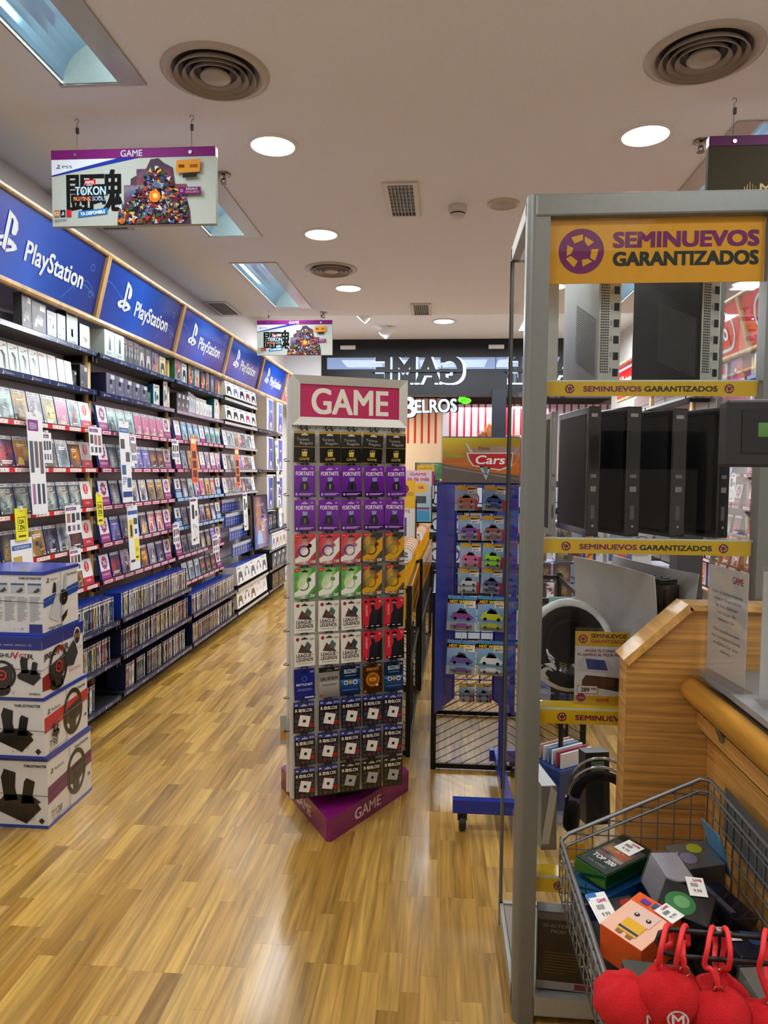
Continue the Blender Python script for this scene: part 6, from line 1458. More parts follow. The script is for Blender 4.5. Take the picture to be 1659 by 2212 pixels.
# yellow banner behind the glass
m_ = MB(PR); a, b = .0635, W_-.0635; m_.box(a, b, .024, .0265, 2.147-.0, 2.322, '#eaa71c'); s_ = Surf(m_, (0, .024, 2.147), lift=.0005)
s_.recycle(.151, .088, .062, '#7a1f66', '#eaaf20'); s_.up(); s_.text('SEMINUEVOS', .432, .098, .040, '#7a1f66', width=.385, off=.05, rot=.0); s_.text('GARANTIZADOS', .432, .048, .036, '#1f2a22', width=.385, off=.045)
o = m_.build('banner'); o.location = (CX0, CY0, 0); tag(o, 'large yellow banner with purple recycling symbol across the top of the showcase', 'banner')

# ---- things in the showcase (positions in the room)
def showbox(name, x, y, z, w, d, h, rz, col, label, cat, draw=None, m=None, side=None, group=None, rx=0):
    m_ = MB(m or PL); m_.box(0, w, 0, d, 0, h, col, cols={'x0': side or col}); s_ = Surf(m_, (0, 0, 0))
    t = m_.build(name, bevel=.003); t.matrix_world = Matrix.Translation((x, y, z+.001)) @ Matrix.Rotation(rz, 4, 'Z') @ Matrix.Rotation(rx, 4, 'X'); tag(t, label, cat, group)
    if draw:
        p = MB(PR); draw(Surf(p, (0, -.0005, 0)), Surf(p, (-.0005, d, 0), (0, -1, 0), (0, 0, 1)), w, h, d); p.build('ports', t)
    return t
def pcdraw(f, g, w, h, d):
    z = .03
    while z < h-.02:
        for q in range(4): f.rect(.006+q*.0065, z, .0105+q*.0065, z+.0045, '#3a3c3c')
        z += .0075
    for k in range(8): f.poly([(w-.022, .02+k*.047), (w-.006, .02+k*.047), (w-.006, .042+k*.047), (w-.022, .042+k*.047)], '#1c1e20')
    for k in range(9): f.rect(.036, .03+k*.045, .039, .045+k*.045, '#8c8e8c')
    for k in range(28): g.poly([(d-.02-.0, .02+k*.006), (d-.02, .022+k*.006), (.12, .09+k*.0065), (.12, .088+k*.0065)], '#6c6e70')
silver = mat('silver_case', .35, metal=.3)
showbox('desktop_computer', .450, 2.115, 1.880, .066, .31, .40, math.radians(9), '#c2c4be', 'silver computer tower with perforated edge, left on top showcase shelf', 'computer', pcdraw, silver, '#a4a6a2')
showbox('desktop_computer', .738, 2.115, 1.880, .066, .30, .40, math.radians(24), '#c2c4be', 'dark-sided computer tower with silver perforated edge, right on top showcase shelf', 'computer', lambda f, g, w, h, d: (pcdraw(f, Surf(f.mb, (-.0005, d, 0), (0, -1, 0), (0, 0, 1)), w, h, d), g.rect(.02, .01, d-.01, h-.01, '#1a1b1e')), silver, '#202124')
showbox('white_console', .300, 2.14, 1.880, .04, .26, .36, 0, '#cfd0cc', 'plain white slab console at left edge of top showcase shelf', 'console')
GB = mat('gloss_black', .12, coat=.5)
def condraw(f, g, w, h, d):
    f.rect(w*.3, .05, w*.6, .09, '#5c5e60'); f.rect(w*.25, .13, w*.7, .145, '#8c8e90'); f.rect(w*.25, .17, w*.7, .18, '#74767a'); f.rect(w*.2, h-.03, w*.7, h-.02, '#b8babc'); f.disc(w*.5, .03, .004, '#9a9c9e', 8)
    g.rect(.02, .02, d-.02, h-.02, '#17171a')
for k, (x, w, rz, h, nm) in enumerate(((.318, .018, 2, .36, 'slim silver-and-black console'), (.424, .036, 7, .375, 'black upright console'), (.533, .046, 16, .375, 'broad-sided black upright console'), (.660, .05, 20, .37, 'glossy black console beside the widest one'), (.788, .042, 24, .372, 'black console nearest the right post'))):
    showbox('game_console', x, 2.09 if k != 4 else 2.085, 1.436, w, .30 if k else .22, h, math.radians(rz), '#141416' if k else '#a8aaa6', nm+', %s from left on second showcase shelf' % nth(k), 'console', condraw, GB if k else silver, group='pre-owned consoles on second showcase shelf')
# virtual reality headset on the third shelf
t = empty('vr_headset', (.405, 2.215, .952), math.radians(-12), 'white and black virtual reality headset on third showcase shelf', 'headset')
def ell(cx, cy, cz, rx, rz_, n=28, tilt=0, a0=0, a1=2*PI):
    return [(cx+rx*math.cos(a0+(a1-a0)*i/n), cy+tilt*math.sin(a0+(a1-a0)*i/n), cz+rz_*math.sin(a0+(a1-a0)*i/n)) for i in range(n+(0 if a1-a0 > 6.2 else 1))]
m_ = MB(PL); m_.tube(ell(.0, 0, .135, .118, .122, tilt=.04), .016, '#d6d8da', n=10, closed=True); m_.build('headband', t, smooth=True)
m_ = MB(FL); m_.tube(ell(.004, -.006, .132, .094, .10, tilt=.04), .022, '#131316', n=10, closed=True); m_.build('padding', t, smooth=True)
m_ = MB(FL); m_.lathe([(.001, .0), (.06, .0), (.078, .02), (.075, .06), (.001, .075)], '#0e0e12', n=20, c=(.0, .06, .13), axis='y'); m_.build('visor', t, smooth=True)
m_ = MB(PL); m_.bar((-.06, -.05, .055), (-.06, -.025, .055), .028, '#dadcde', n=24); m_.bar((-.06, -.056, .055), (-.06, -.05, .055), .018, '#c4c6c8', n=20); m_.build('dial', t)
m_ = MB(PL); m_.obox((-.01, -.03, .03), (.06, 0, -.02), (0, .012, 0), (.005, 0, .016), '#d4d6d8'); m_.build('strap_arm', t)
m_ = MB(PL); m_.box(-.05, .06, -.04, .05, -.008, .02, '#26262a'); m_.build('stand', t)
# A5 offer card
t = empty('offer_card', (.477, 2.085, .9445), 0, 'white and yellow offer card in clear holder on third showcase shelf', 'sign')
m_ = MB(PR); w, h = .154, .226; m_.box(-w/2, w/2, 0, .001, 0, h-.012, '#ecebea'); s_ = Surf(m_, (0, 0, 0)); s_.rect(-w/2, h-.055, w/2, h-.012, '#ecb81c'); s_.rect(-w/2, 0, w/2, .024, '#ecb81c'); s_.up()
s_.recycle(-w/2+.022, h-.034, .013, '#8c1c60', '#ecb81c'); s_.text('SEMINUEVOS', .018, h-.030, .012, '#2c1c20', width=.10, off=.03); s_.text('GARANTIZADOS', .018, h-.045, .010, '#8c1c60', width=.10, off=.02)
s_.text('AHORA TU CONSOLA', .0, h-.072, .008, '#8c1c60', width=.098, off=.02); s_.text('PC GAMING AL MEJOR PRECIO', 0, h-.084, .008, '#8c1c60', width=.14, off=.02)
s_.poly([(-.07, .125), (-.068, .098), (.03, .092), (.035, .108), (.018, .13), (-.05, .14)], '#d8dade'); s_.poly([(-.055, .07), (-.056, .055), (.05, .038), (.058, .05), (.055, .078), (-.045, .085)], '#1c1c20'); s_.up(); s_.poly([(-.047, .134), (-.040, .103), (.018, .1), (.008, .13)], '#24408c'); s_.poly([(-.03, .078), (-.034, .06), (.035, .05), (.04, .074)], '#5c2c24')
s_.rect(-.068, .030, -.010, .054, '#c8202c'); s_.up(); s_.rect(-.0665, .0315, -.0115, .0525, '#f0efee'); s_.up(); s_.text('289', -.046, .036, .012, '#1c1c1e', off=.03); s_.text('99\u20ac', -.022, .041, .007, '#1c1c1e', off=.02); s_.disc(-.058, .018, .013, '#9c2474', 16); s_.up(); s_.text('100%', -.058, .015, .006, '#e8c030'); s_.text('GAME', .005, .008, .009, '#c02c3c', width=.035, off=.02)
m_.build('card', t)
m_ = MB(ACR); m_.box(-w/2-.003, w/2+.003, -.003, -.001, -.0, h, WHITE); m_.build('clear_holder', t)
# large white winged console
t = empty('large_console', (.60, 2.265, .945), math.radians(24), 'large white-winged upright console on third showcase shelf', 'console')
def wing(sg, col):
    m_ = MB(mat('matt_white_shell', .35, coat=.2)); N = 10; n0 = len(m_.v)
    f = lambda u, v, o: (sg*(.040+.022*(v**3)+.020*abs(2*u-1)**2.5*(v > .0)+.012*(1-v)**2+o), -.20+.40*u*(1-.02*v), .005+.385*v+(.012*(u-.5) if 1 else 0))
    for o_, flip in ((0, sg < 0), (-.004, sg > 0)):
        for i in range(N):
            for j in range(N):
                q = [f(i/N, j/N, o_), f((i+1)/N, j/N, o_), f((i+1)/N, (j+1)/N, o_), f(i/N, (j+1)/N, o_)]
                if flip: q.reverse()
                m_.face(q, col)
    for (a, b) in (((i/N, 1), ((i+1)/N, 1)) for i in range(N)):
        m_.face([f(a[0], 1, 0), f(b[0], 1, 0), f(b[0], 1, -.004), f(a[0], 1, -.004)], col)
    for (a, b) in (((0, i/N), (0, (i+1)/N)) for i in range(N)):
        m_.face([f(0, a[1], 0), f(0, b[1], 0), f(0, b[1], -.004), f(0, a[1], -.004)], col)
    m_.build('side_shell', t, smooth=True)
wing(-1, '#c6c7c9'); wing(1, '#c6c7c9')
m_ = MB(GB); m_.box(-.036, .036, -.185, .185, .0, .355, '#101013'); m_.build('core', t, bevel=.012)
m_ = MB(BK); 
for k in range(10): m_.box(-.03, .03, -.17+k*.03, -.155+k*.03, .356, .366, '#0c0c0e')
m_.build('vent_grille', t)
# fourth shelf
t = empty('headphones', (.535, 2.25, .440), math.radians(-20), 'large black over-ear headphones with steel band on fourth showcase shelf', 'headphones')
m_ = MB(CH); m_.tube(ell(0, 0, .12, .115, .125, 20, a0=0, a1=PI), .005, '#b8b8b6', n=6); m_.tube(ell(0, .012, .145, .115, .125, 20, a0=.1, a1=PI-.1), .005, '#b0b0ae', n=6); m_.build('steel_band', t, smooth=True)
m_ = MB(FL); m_.tube([(p[0], p[1]+.01, p[2]) for p in ell(0, 0, .11, .095, .105, 20, a0=.2, a1=PI-.2)], .016, '#141518', n=8); m_.build('head_pad', t, smooth=True)
for sx in (-1, 1):
    m_ = MB(FL); m_.lathe([(.001, -.02), (.04, -.022), (.05, -.008), (.05, .008), (.04, .02), (.001, .02)], '#08080a', n=20, c=(sx*.10, 0, .065), axis='x'); m_.build('ear_cup', t, smooth=True)
    m_ = MB(PL); m_.box(sx*.118-.004, sx*.118+.004, -.01, .01, .05, .13, '#1c1c1f'); m_.build('arm', t)
showbox('boxed_gadget', .50, 2.34, .447, .085, .06, .24, math.radians(12), '#2a3236', 'dark upright box with pale label behind the headphones', 'box', lambda f, g, w, h, d: f.rect(.02, h-.09, w-.02, h-.03, '#7ca09c'), m=PL, rx=-.1)
showbox('slim_console', .325, 2.16, .452, .05, .20, .20, math.radians(8), '#8f908c', 'grey and white slab leaning at left of fourth showcase shelf', 'console', lambda f, g, w, h, d: f.poly([(0, .02), (w*.5, .02), (w, h-.02), (w*.6, h)], '#dcdcd8'), rx=-.05)
t = showbox('yellow_price_card', .375, 2.13, .441, .08, .002, .05, .1, '#e6b01c', 'small yellow price card on fourth showcase shelf', 'price card')
t = showbox('yellow_price_card', .58, 2.12, .441, .11, .002, .05, -.05, '#d8a018', 'larger yellow price card before the headphones', 'price card')
t = showbox('boxed_game', .305, 2.06, .086, .20, .05, .235, math.radians(-4), '#2a2624', 'large dark boxed game standing on showcase floor with pale lettering', 'game box', lambda f, g, w, h, d: (f.rect(0, h-.022, w, h, '#6c6a70'), f.text('2D ACTION MECHA FEST', w*.5, h-.045, .010, '#a8a29c', width=w*.85, rot=-.0), f.text('FROM THE PAST', w*.5, h-.062, .010, '#a8a29c', width=w*.6), f.lines(.02, .05, w-.02, .12, 8, '#6c5c34', 3, .3), f.rect(.0, .0, w, .025, '#a8a4a4'), f.rect(w*.55, .004, w*.8, .022, '#a03038')), m=PL)
t = showbox('boxed_game', .535, 2.08, .086, .17, .05, .22, 0, '#3c4030', 'olive boxed game on showcase floor behind the wire basket', 'game box', lambda f, g, w, h, d: f.art(.005, .005, w-.005, h-.005, 31, ('#3c4428', '#20241c'), ('#7c8450', '#282c20'), 6, 7, 4))

# ================================================================ COUNTER
KC = '#d09a52'
t = empty('counter', (.725, .35, 0), 0, 'oak veneered sales counter with rounded wooden handrail', 'counter')
m_ = MB(WX); m_.box(0, .62, 0, 1.58, .06, .985, KC); m_.build('body', t)
m_ = MB(PL); m_.box(-.03, .62, -.02, 1.58, 1.085, 1.10, '#8b8f93'); m_.box(.0, .62, 0, 1.58, .985, 1.085, '#77736c'); m_.build('worktop', t)
m_ = MB(BK); m_.box(-.012, -.001, 0, 1.58, .925, .94, '#1d1a18'); m_.build('groove_strip', t)
m_ = MB(CH); m_.box(-.014, -.001, 0, 1.58, .941, .945, '#8f8f8c'); m_.build('metal_line', t)
m_ = MB(WX); m_.box(-.03, 0, 0, 1.58, .945, .985, KC); m_.build('edge_rail', t)
m_ = MB(mat('rail_wood', .3, coat=.4, wood=(30, 2, 30))); m_.lathe([(.001, 0), (.026, .0), (.031, .006), (.031, 1.5), (.001, 1.5)], '#dc9c3a', n=28, c=(-.052, .06, 1.05), axis='y'); m_.build('handrail', t, smooth=True)
for y in (.2, 1.4):
    m_ = MB(CH); m_.bar((-.03, y, .97), (-.052, y, 1.03), .008, '#8f8f8c', n=10); m_.build('rail_bracket', t)
m_ = MB(BK); m_.box(.03, .6, .03, 1.55, 0, .06, '#141210'); m_.build('plinth', t)
t = empty('counter_end_panel', (0, 1.932, 0), 0, 'oak end panel with slanted corner rising beside the showcase', 'panel')
P_ = [(.508, 0), (.508, 1.112), (.668, 1.262), (1.36, 1.262), (1.36, 0)]
m_ = MB(WX)
for q in tessellate_polygon([[Vector((a, b, 0)) for a, b in P_]]):
    tri = [P_[i] for i in q]
    if (tri[1][0]-tri[0][0])*(tri[2][1]-tri[0][1])-(tri[2][0]-tri[0][0])*(tri[1][1]-tri[0][1]) < 0: tri.reverse()
    m_.face([(a, 0, b) for a, b in tri], KC); m_.face([(a, .075, b) for a, b in reversed(tri)], KC)
for i in range(5):
    a, b = P_[i], P_[(i+1) % 5]
    m_.face([(b[0], 0, b[1]), (a[0], 0, a[1]), (a[0], .075, a[1]), (b[0], .075, b[1])], '#d8a45c')
m_.build('board', t)
m_ = MB(mat('rail_wood', .3, coat=.4, wood=(30, 2, 30)))
for a, b, tk in (((.508, 1.112), (.668, 1.262), .017), ((.668, 1.262), (1.36, 1.262), .012)):
    d_ = Vector((b[0]-a[0], 0, b[1]-a[1])).normalized(); n_ = Vector((-d_.z, 0, d_.x)); c_ = Vector(((a[0]+b[0])/2, .03, (a[1]+b[1])/2))+n_*tk*.3
    o_ = MB(mat('rail_wood', .3, coat=.4, wood=(30, 2, 30))); o_.obox(c_, d_*(Vector((b[0]-a[0], 0, b[1]-a[1])).length/2+.003), (0, .047, 0), n_*tk*.6, '#e0ac60'); o_.build('edge_trim', t)
def acr_sign(x, y, w, h, rz, lines, label):
    t = empty('acrylic_sign', (x, y, 1.101), rz, label, 'sign', 'notices on the counter')
    m_ = MB(PR); m_.box(-w/2, w/2, 0, .0015, .012, h, '#d6d2c8'); s_ = Surf(m_, (0, 0, .012)); s_.text('GAME', w*.26, h-.045, .017, '#b0285c', width=.05, off=.02)
    for (tx, z) in lines: s_.text(tx, 0, z, .0085, '#3a3a3e', width=min(w*.86, len(tx)*.0072), off=0)
    m_.build('notice', t)
    m_ = MB(ACR); m_.box(-w/2-.004, w/2+.004, -.004, -.002, .0, h+.012, WHITE); m_.box(-w/2-.004, w/2+.004, -.055, .02, 0, .003, WHITE); m_.build('acrylic_holder', t)
acr_sign(.715, 1.81, .19, .285, math.radians(-84), [('Este establecimiento', .205), ('tiene a disposici\u00f3n', .188), ('de sus clientes', .171), ('las hojas de', .154), ('reclamaci\u00f3n', .137), ('This establishment', .108), ('has complaint forms', .091), ('available for our', .074), ('clients', .057)], 'white bilingual notice in acrylic holder turned sideways on the counter')
acr_sign(.838, 1.635, .215, .30, math.radians(-10), [('Zona de pago', .24), ('por favor espere', .22), ('su turno', .2), ('gracias', .13)], 'second white notice in acrylic holder at right picture edge')
# pole-mounted dark screen over the counter
t = empty('customer_screen', (.70, 1.47, 1.635), math.radians(-4), 'dark customer screen with green label at right picture edge above the counter', 'screen')
m_ = MB(mat('dark_plastic', .5)); m_.box(-.13, .23, 0, .05, 0, .135, '#27282b'); m_.build('casing', t, bevel=.006)
m_ = MB(GB); m_.box(-.10, .14, -.002, .0, .028, .115, '#0c1018'); s_ = Surf(m_, (0, -.002, 0)); s_.grad(-.07, .06, .14, .088, '#4c7c2c', '#5c8c50'); m_.build('glass_front', t)
m_ = MB(BK); m_.bar((.21, .06, -.533), (.21, .06, .06), .014, '#17181a', n=14); m_.build('pole', t)

# ================================================================ WIRE BASKET ON THE COUNTER FRONT
t = empty('wire_basket', (.325, .95, .52), 0, 'grey wire basket full of small boxed toys hung on the counter', 'basket')
GW = mat('grey_wire', .35, metal=.5); gc = '#7f8184'
X0, X1, Y0, Y1_ = 0, .368, 0, .88; Z0 = .0; ZL, ZR = .15, .325
rimp = [(X0, Y0+.02, ZL), (X0, Y1_-.02, ZL), (X0+.02, Y1_, ZL+.01), (X1-.02, Y1_, ZR-.005), (X1, Y1_-.02, ZR), (X1, Y0+.02, ZR), (X1-.02, Y0, ZR-.005), (X0+.02, Y0, ZL+.01)]
m_ = MB(GW); m_.tube(rimp, .0055, gc, n=8, closed=True); m_.build('rim', t, smooth=True)
m_ = MB(GW); m_.tube([(p[0], p[1], p[2]-.03) for p in rimp], .004, gc, n=6, closed=True); m_.build('rim', t, smooth=True)
zt = lambda x: ZL+(ZR-ZL)*x/X1
for nm, wires in (('side_wire', [((x, Y1_, Z0), (x, Y1_, zt(x))) for x in [X1*k/9 for k in range(10)]]+[((max(0, (z-ZL)/(ZR-ZL)*X1) if z > ZL else 0, Y1_, z), (X1, Y1_, z)) for z in [.0, .04, .08, .12, .16, .20, .24, .28]]),
                  ('side_wire', [((x, Y0, Z0), (x, Y0, zt(x))) for x in [X1*k/9 for k in range(10)]]),
                  ('side_wire', [((X0, y, Z0), (X0, y, ZL)) for y in [Y1_*k/22 for k in range(23)]]+[((X0, Y0, z), (X0, Y1_, z)) for z in (.0, .04, .08, .12)]),
                  ('side_wire', [((X1, y, Z0), (X1, y, ZR)) for y in [Y1_*k/22 for k in range(23)]]+[((X1, Y0, z), (X1, Y1_, z)) for z in (.0, .04, .08, .12, .16, .20, .24, .28)]),
                  ('bottom_wire', [((X0, y, Z0), (X1, y, Z0)) for y in [Y1_*k/22 for k in range(23)]]+[((x, Y0, Z0), (x, Y1_, Z0)) for x in [X1*k/9 for k in range(10)]])):
    for a, b in wires:
        m_ = MB(GW); m_.bar(a, b, .0019, gc, n=5); m_.build(nm, t)
m_ = MB(GW); m_.box(X1+.002, X1+.006, .1, .78, ZR-.10, ZR+.02, '#6c6e70'); m_.box(X1+.002, X1+.024, .12, .16, ZR-.05, ZR-.03, '#6c6e70'); m_.build('mounting_plate', t)

def pack(name, x, y, z, L_, w, h, ang, col, label, cat, tilt=(0, 0), draw=None, m=None, wrap=False, cols=None, bev=.002):
    m_ = MB(m or GL); m_.box(-L_/2, L_/2, -w/2, w/2, 0, h, col, cols=cols)
    o = m_.build(name, bevel=bev); o.matrix_world = Matrix.Translation((x, y, z)) @ Matrix.Rotation(math.radians(ang), 4, 'Z') @ Matrix.Rotation(tilt[0], 4, 'X') @ Matrix.Rotation(tilt[1], 4, 'Y'); tag(o, label, cat, 'small packs heaped in the wire basket')
    if draw:
        p = MB(PR); draw(Surf(p, (0, 0, h), (1, 0, 0), (0, 1, 0), lift=.0006), p); p.build('print', o)
    if wrap:
        p = MB(CEL); e = .002; p.box(-L_/2-e, L_/2+e, -w/2-e, w/2+e, -e*.3, h+e, WHITE); p.build('clear_wrap', o)
    return o
def tagw(s, x, y, w=.04, h=.055, rot=0):
    c, n_ = math.cos(rot), math.sin(rot); R_ = lambda a, b: (x+a*c-b*n_, y+a*n_+b*c)
    s.k += 2; s.poly([R_(-w/2, -h/2), R_(w/2, -h/2), R_(w/2, h/2), R_(-w/2, h/2)], '#e6e4e0'); s.up()
    s.text('GAME', *R_(w*.12, h*.26), h*.14, '#b02868', width=w*.5, rot=rot, off=.02)
    for q in range(7): s.poly([R_(-w*.3+q*w*.06, -h*.02), R_(-w*.27+q*w*.06, -h*.02), R_(-w*.27+q*w*.06, h*.18), R_(-w*.3+q*w*.06, h*.18)], '#34343a')
    s.text('9,99', *R_(0, -h*.3), h*.16, '#2c2c30', width=w*.45, rot=rot); s.k -= 3
FG = mat('green_foil', .12, metal=.8); FB = mat('blue_foil', .12, metal=.8)
# filler packs under the heap so nothing hangs in the air
for k, (x, y, L_, w, h, a, c) in enumerate(((.42, 1.68, .16, .16, .11, 0, '#24304c'), (.60, 1.68, .16, .2, .10, 0, '#2c2c30'), (.42, 1.45, .16, .2, .105, 0, '#3c3438'), (.60, 1.45, .16, .2, .12, 0, '#1c1c20'), (.42, 1.22, .16, .2, .12, 0, '#383c40'), (.60, 1.22, .16, .18, .13, 0, '#20242c'))):
    pack('boxed_toy', x, y, .524, L_, w, h, a, c, '%s dark carton forming the %s layer at basket bottom' % (('navy', 'charcoal', 'brownish', 'black', 'grey', 'slate')[k], ('far left', 'far right', 'middle left', 'middle right', 'near left', 'near right')[k]), 'box')
pack('trading_card_tin', .435, 1.675, .637, .19, .10, .032, 38, '#2c78c8', 'blue foil card tin under the green one, upper left of basket', 'tin', m=FB, cols=dict(z1='#2c6cb0'))
pack('trading_card_tin', .428, 1.682, .678, .178, .092, .034, 38, '#1c8440', 'green foil card tin reading TOP 200, upper left of basket', 'tin', tilt=(.05, -.02), m=FG, cols=dict(z1='#2c4438'),
     draw=lambda s, p: (s.rect(-.085, -.042, .06, .042, '#3a4440'), s.up(), s.art(-.03, -.035, .035, .035, 5, ('#5c3c40', '#7c5c50'), ('#c89030', '#403050', '#a84030', '#b8b0a8'), 7, 6, 6), s.text('TOP 200', -.048, 0, .016, '#e4e4e0', width=.06, rot=PI/2+PI, off=.03), s.text('FOIL CARDS', -.070, 0, .006, '#a8aca8', width=.05, rot=PI/2+PI), tagw(s, .048, -.002, .045, .058, -PI/2)), wrap=True)
pack('boxed_figure', .513, 1.595, .668, .065, .08, .085, 15, '#a8a6b0', 'translucent lilac-grey figure box in middle of the basket', 'box', tilt=(.3, .1), wrap=True)
pack('boxed_figure', .608, 1.665, .66, .10, .09, .075, 10, '#5c5a58', 'clear wrapped grey figure box by the far basket wall', 'box', tilt=(.1, -.1), wrap=True, draw=lambda s, p: (s.disc(.01, .02, .018, '#a8a828', 10), s.disc(-.02, -.01, .02, '#7c748c', 10)))
pack('boxed_figure', .522, 1.482, .668, .10, .085, .07, -30, '#15161a', 'black box with green glowing ball print and white price sticker', 'box', tilt=(.25, .1), wrap=True, draw=lambda s, p: (s.disc(-.01, -.01, .030, '#2c7c3c', 18), s.up(), s.disc(-.008, -.006, .016, '#6cac6c', 14), tagw(s, .01, .048, .036, .05, .4)))
pack('boxed_game', .618, 1.535, .676, .11, .08, .03, -60, '#1c1a24', 'flat dark card-game box right of the green ball box', 'box', tilt=(-.25, .2), draw=lambda s, p: s.rect(-.04, -.035, .04, -.015, '#54525c'))
o = pack('toy_capsule', .418, 1.545, .652, .06, .06, .02, 20, '#34383c', 'clear bubble pack with red and yellow toy left of the orange box', 'toy', wrap=True, draw=lambda s, p: (s.disc(.01, .0, .02, '#b02c24', 14), s.up(), s.disc(.014, -.004, .010, '#d8b030', 10)))
pack('price_sticker_card', .358, 1.50, .688, .045, .075, .004, 15, '#e4e6ea', 'white hang tag with blue corner left in the basket', 'tag', tilt=(.3, -.1), draw=lambda s, p: (s.rect(-.0225, .02, .0, .037, '#2c6cb8'), tagw(s, .0, -.005, .04, .06)))
o = pack('boxed_toy', .415, 1.412, .655, .135, .095, .075, 41, '#d8541c', 'orange box with peach top and blocky yellow doll print', 'box', tilt=(.05, -.12), cols=dict(z1='#e6b49c', y0='#c8481c', x1='#d0481a'), m=PR,
     draw=lambda s, p: (s.rect(.035, -.0475, .0675, .0475, '#dc5a20'), s.up(), s.rect(-.052, -.022, -.012, .02, '#dca828'), s.rect(-.012, -.026, .030, .024, '#dcb8ac'), s.up(), s.rect(-.046, -.022, -.040, .02, '#24386c'), s.rect(-.062, -.018, -.052, -.006, '#8c6028'), s.rect(-.062, .004, -.052, .016, '#8c6028'), s.disc(.006, -.014, .0055, '#2c2420', 12), s.disc(.006, .012, .0055, '#2c2420', 12), s.up(), s.disc(.007, -.013, .002, '#e8e8e8', 8), s.disc(.007, .013, .002, '#e8e8e8', 8), s.rect(.042, .012, .056, .03, '#5c34a0'), s.rect(.044, -.008, .06, .006, '#24548c'), tagw(s, .055, -.028, .038, .044, -.1)))
pack('blister_card', .668, 1.662, .70, .075, .002, .115, -80, '#3c8cc0', 'light blue blister card leaning on the right basket wall', 'toy pack', tilt=(.35, .1), m=GL, bev=0)
pack('boxed_figure', .41, 1.27, .655, .12, .09, .05, -5, '#4c5450', 'clear wrapped dark box with white sticker behind the red plushes', 'box', wrap=True, draw=lambda s, p: tagw(s, .03, .0, .04, .055, .5))
pack('boxed_figure', .505, 1.225, .665, .075, .08, .05, 0, '#6c7c58', 'green and grey wrapped box behind the red plushes', 'box', wrap=True, draw=lambda s, p: s.rect(-.02, -.03, .015, .03, '#88b840'))
pack('boxed_figure', .602, 1.225, .67, .10, .12, .06, 8, '#77726c', 'clear plastic box with white price sticker at lower right', 'box', wrap=True, tilt=(.15, 0), draw=lambda s, p: tagw(s, .02, -.03, .045, .06, .1))
pack('boxed_game', .618, 1.385, .672, .11, .10, .03, 10, '#1c1c2c', 'dark box with blue panel in lower right of the basket', 'box', tilt=(-.1, .15), draw=lambda s, p: (s.rect(.0, .0, .045, .05, '#2c4c84'), tagw(s, -.035, .03, .03, .05, .2)))

# ================================================================ RED PLUSH KEY CHAINS ON A BLACK PEG
t = empty('double_peg', (.28, .90, 1.035), 0, 'black double-wire peg reaching in from the right edge', 'peg')
PX = .325
m_ = MB(BK); m_.tube([(PX, -.004, -.005), (.02, -.004, .006), (.006, -.006, .002), (.0, -.012, -.006), (.008, -.02, -.014), (.02, -.022, -.016), (PX, -.022, -.024)], .0032, '#131315', n=8); m_.build('wire', t, smooth=True)
m_ = MB(BK); m_.box(PX-.01, PX+.01, -.05, .03, -1.035, .03, '#131315'); m_.build('upright', t)
def blob(mb, c, r3, col, seed=0, n=16, m=None):
    rr = random.Random(seed); k = len(mb.v); N = n; ph = [rr.uniform(0, 6) for _ in range(4)]
    for j in range(1, N):
        v = PI*j/N
        for i in range(2*N):
            u = 2*PI*i/(2*N); q = 1+.08*math.sin(2*u+ph[0])*math.sin(v)+.08*math.sin(2*v+ph[1])+.05*math.cos(4*u+ph[2])*math.sin(2*v)+.03*math.sin(7*u+5*v+ph[3])
            mb.v.append(Vector((c[0]+r3[0]*q*math.sin(v)*math.cos(u), c[1]+r3[1]*q*math.sin(v)*math.sin(u), c[2]+r3[2]*q*math.cos(v))))
    mb.v.append(Vector((c[0], c[1], c[2]+r3[2]))); mb.v.append(Vector((c[0], c[1], c[2]-r3[2])))
    mi = mb.mi(m); cc = lin(col)
    for j in range(N-2):
        for i in range(2*N):
            q = (i+1) % (2*N); mb.f.append([k+j*2*N+i, k+(j+1)*2*N+i, k+(j+1)*2*N+q, k+j*2*N+q]); mb.fm.append(mi); mb.fc.append([cc]*4)
    for i in range(2*N):
        q = (i+1) % (2*N); mb.f.append([k+i, k+q, len(mb.v)-2]); mb.fm.append(mi); mb.fc.append([cc]*3)
        mb.f.append([k+(N-2)*2*N+q, k+(N-2)*2*N+i, len(mb.v)-1]); mb.fm.append(mi); mb.fc.append([cc]*3)
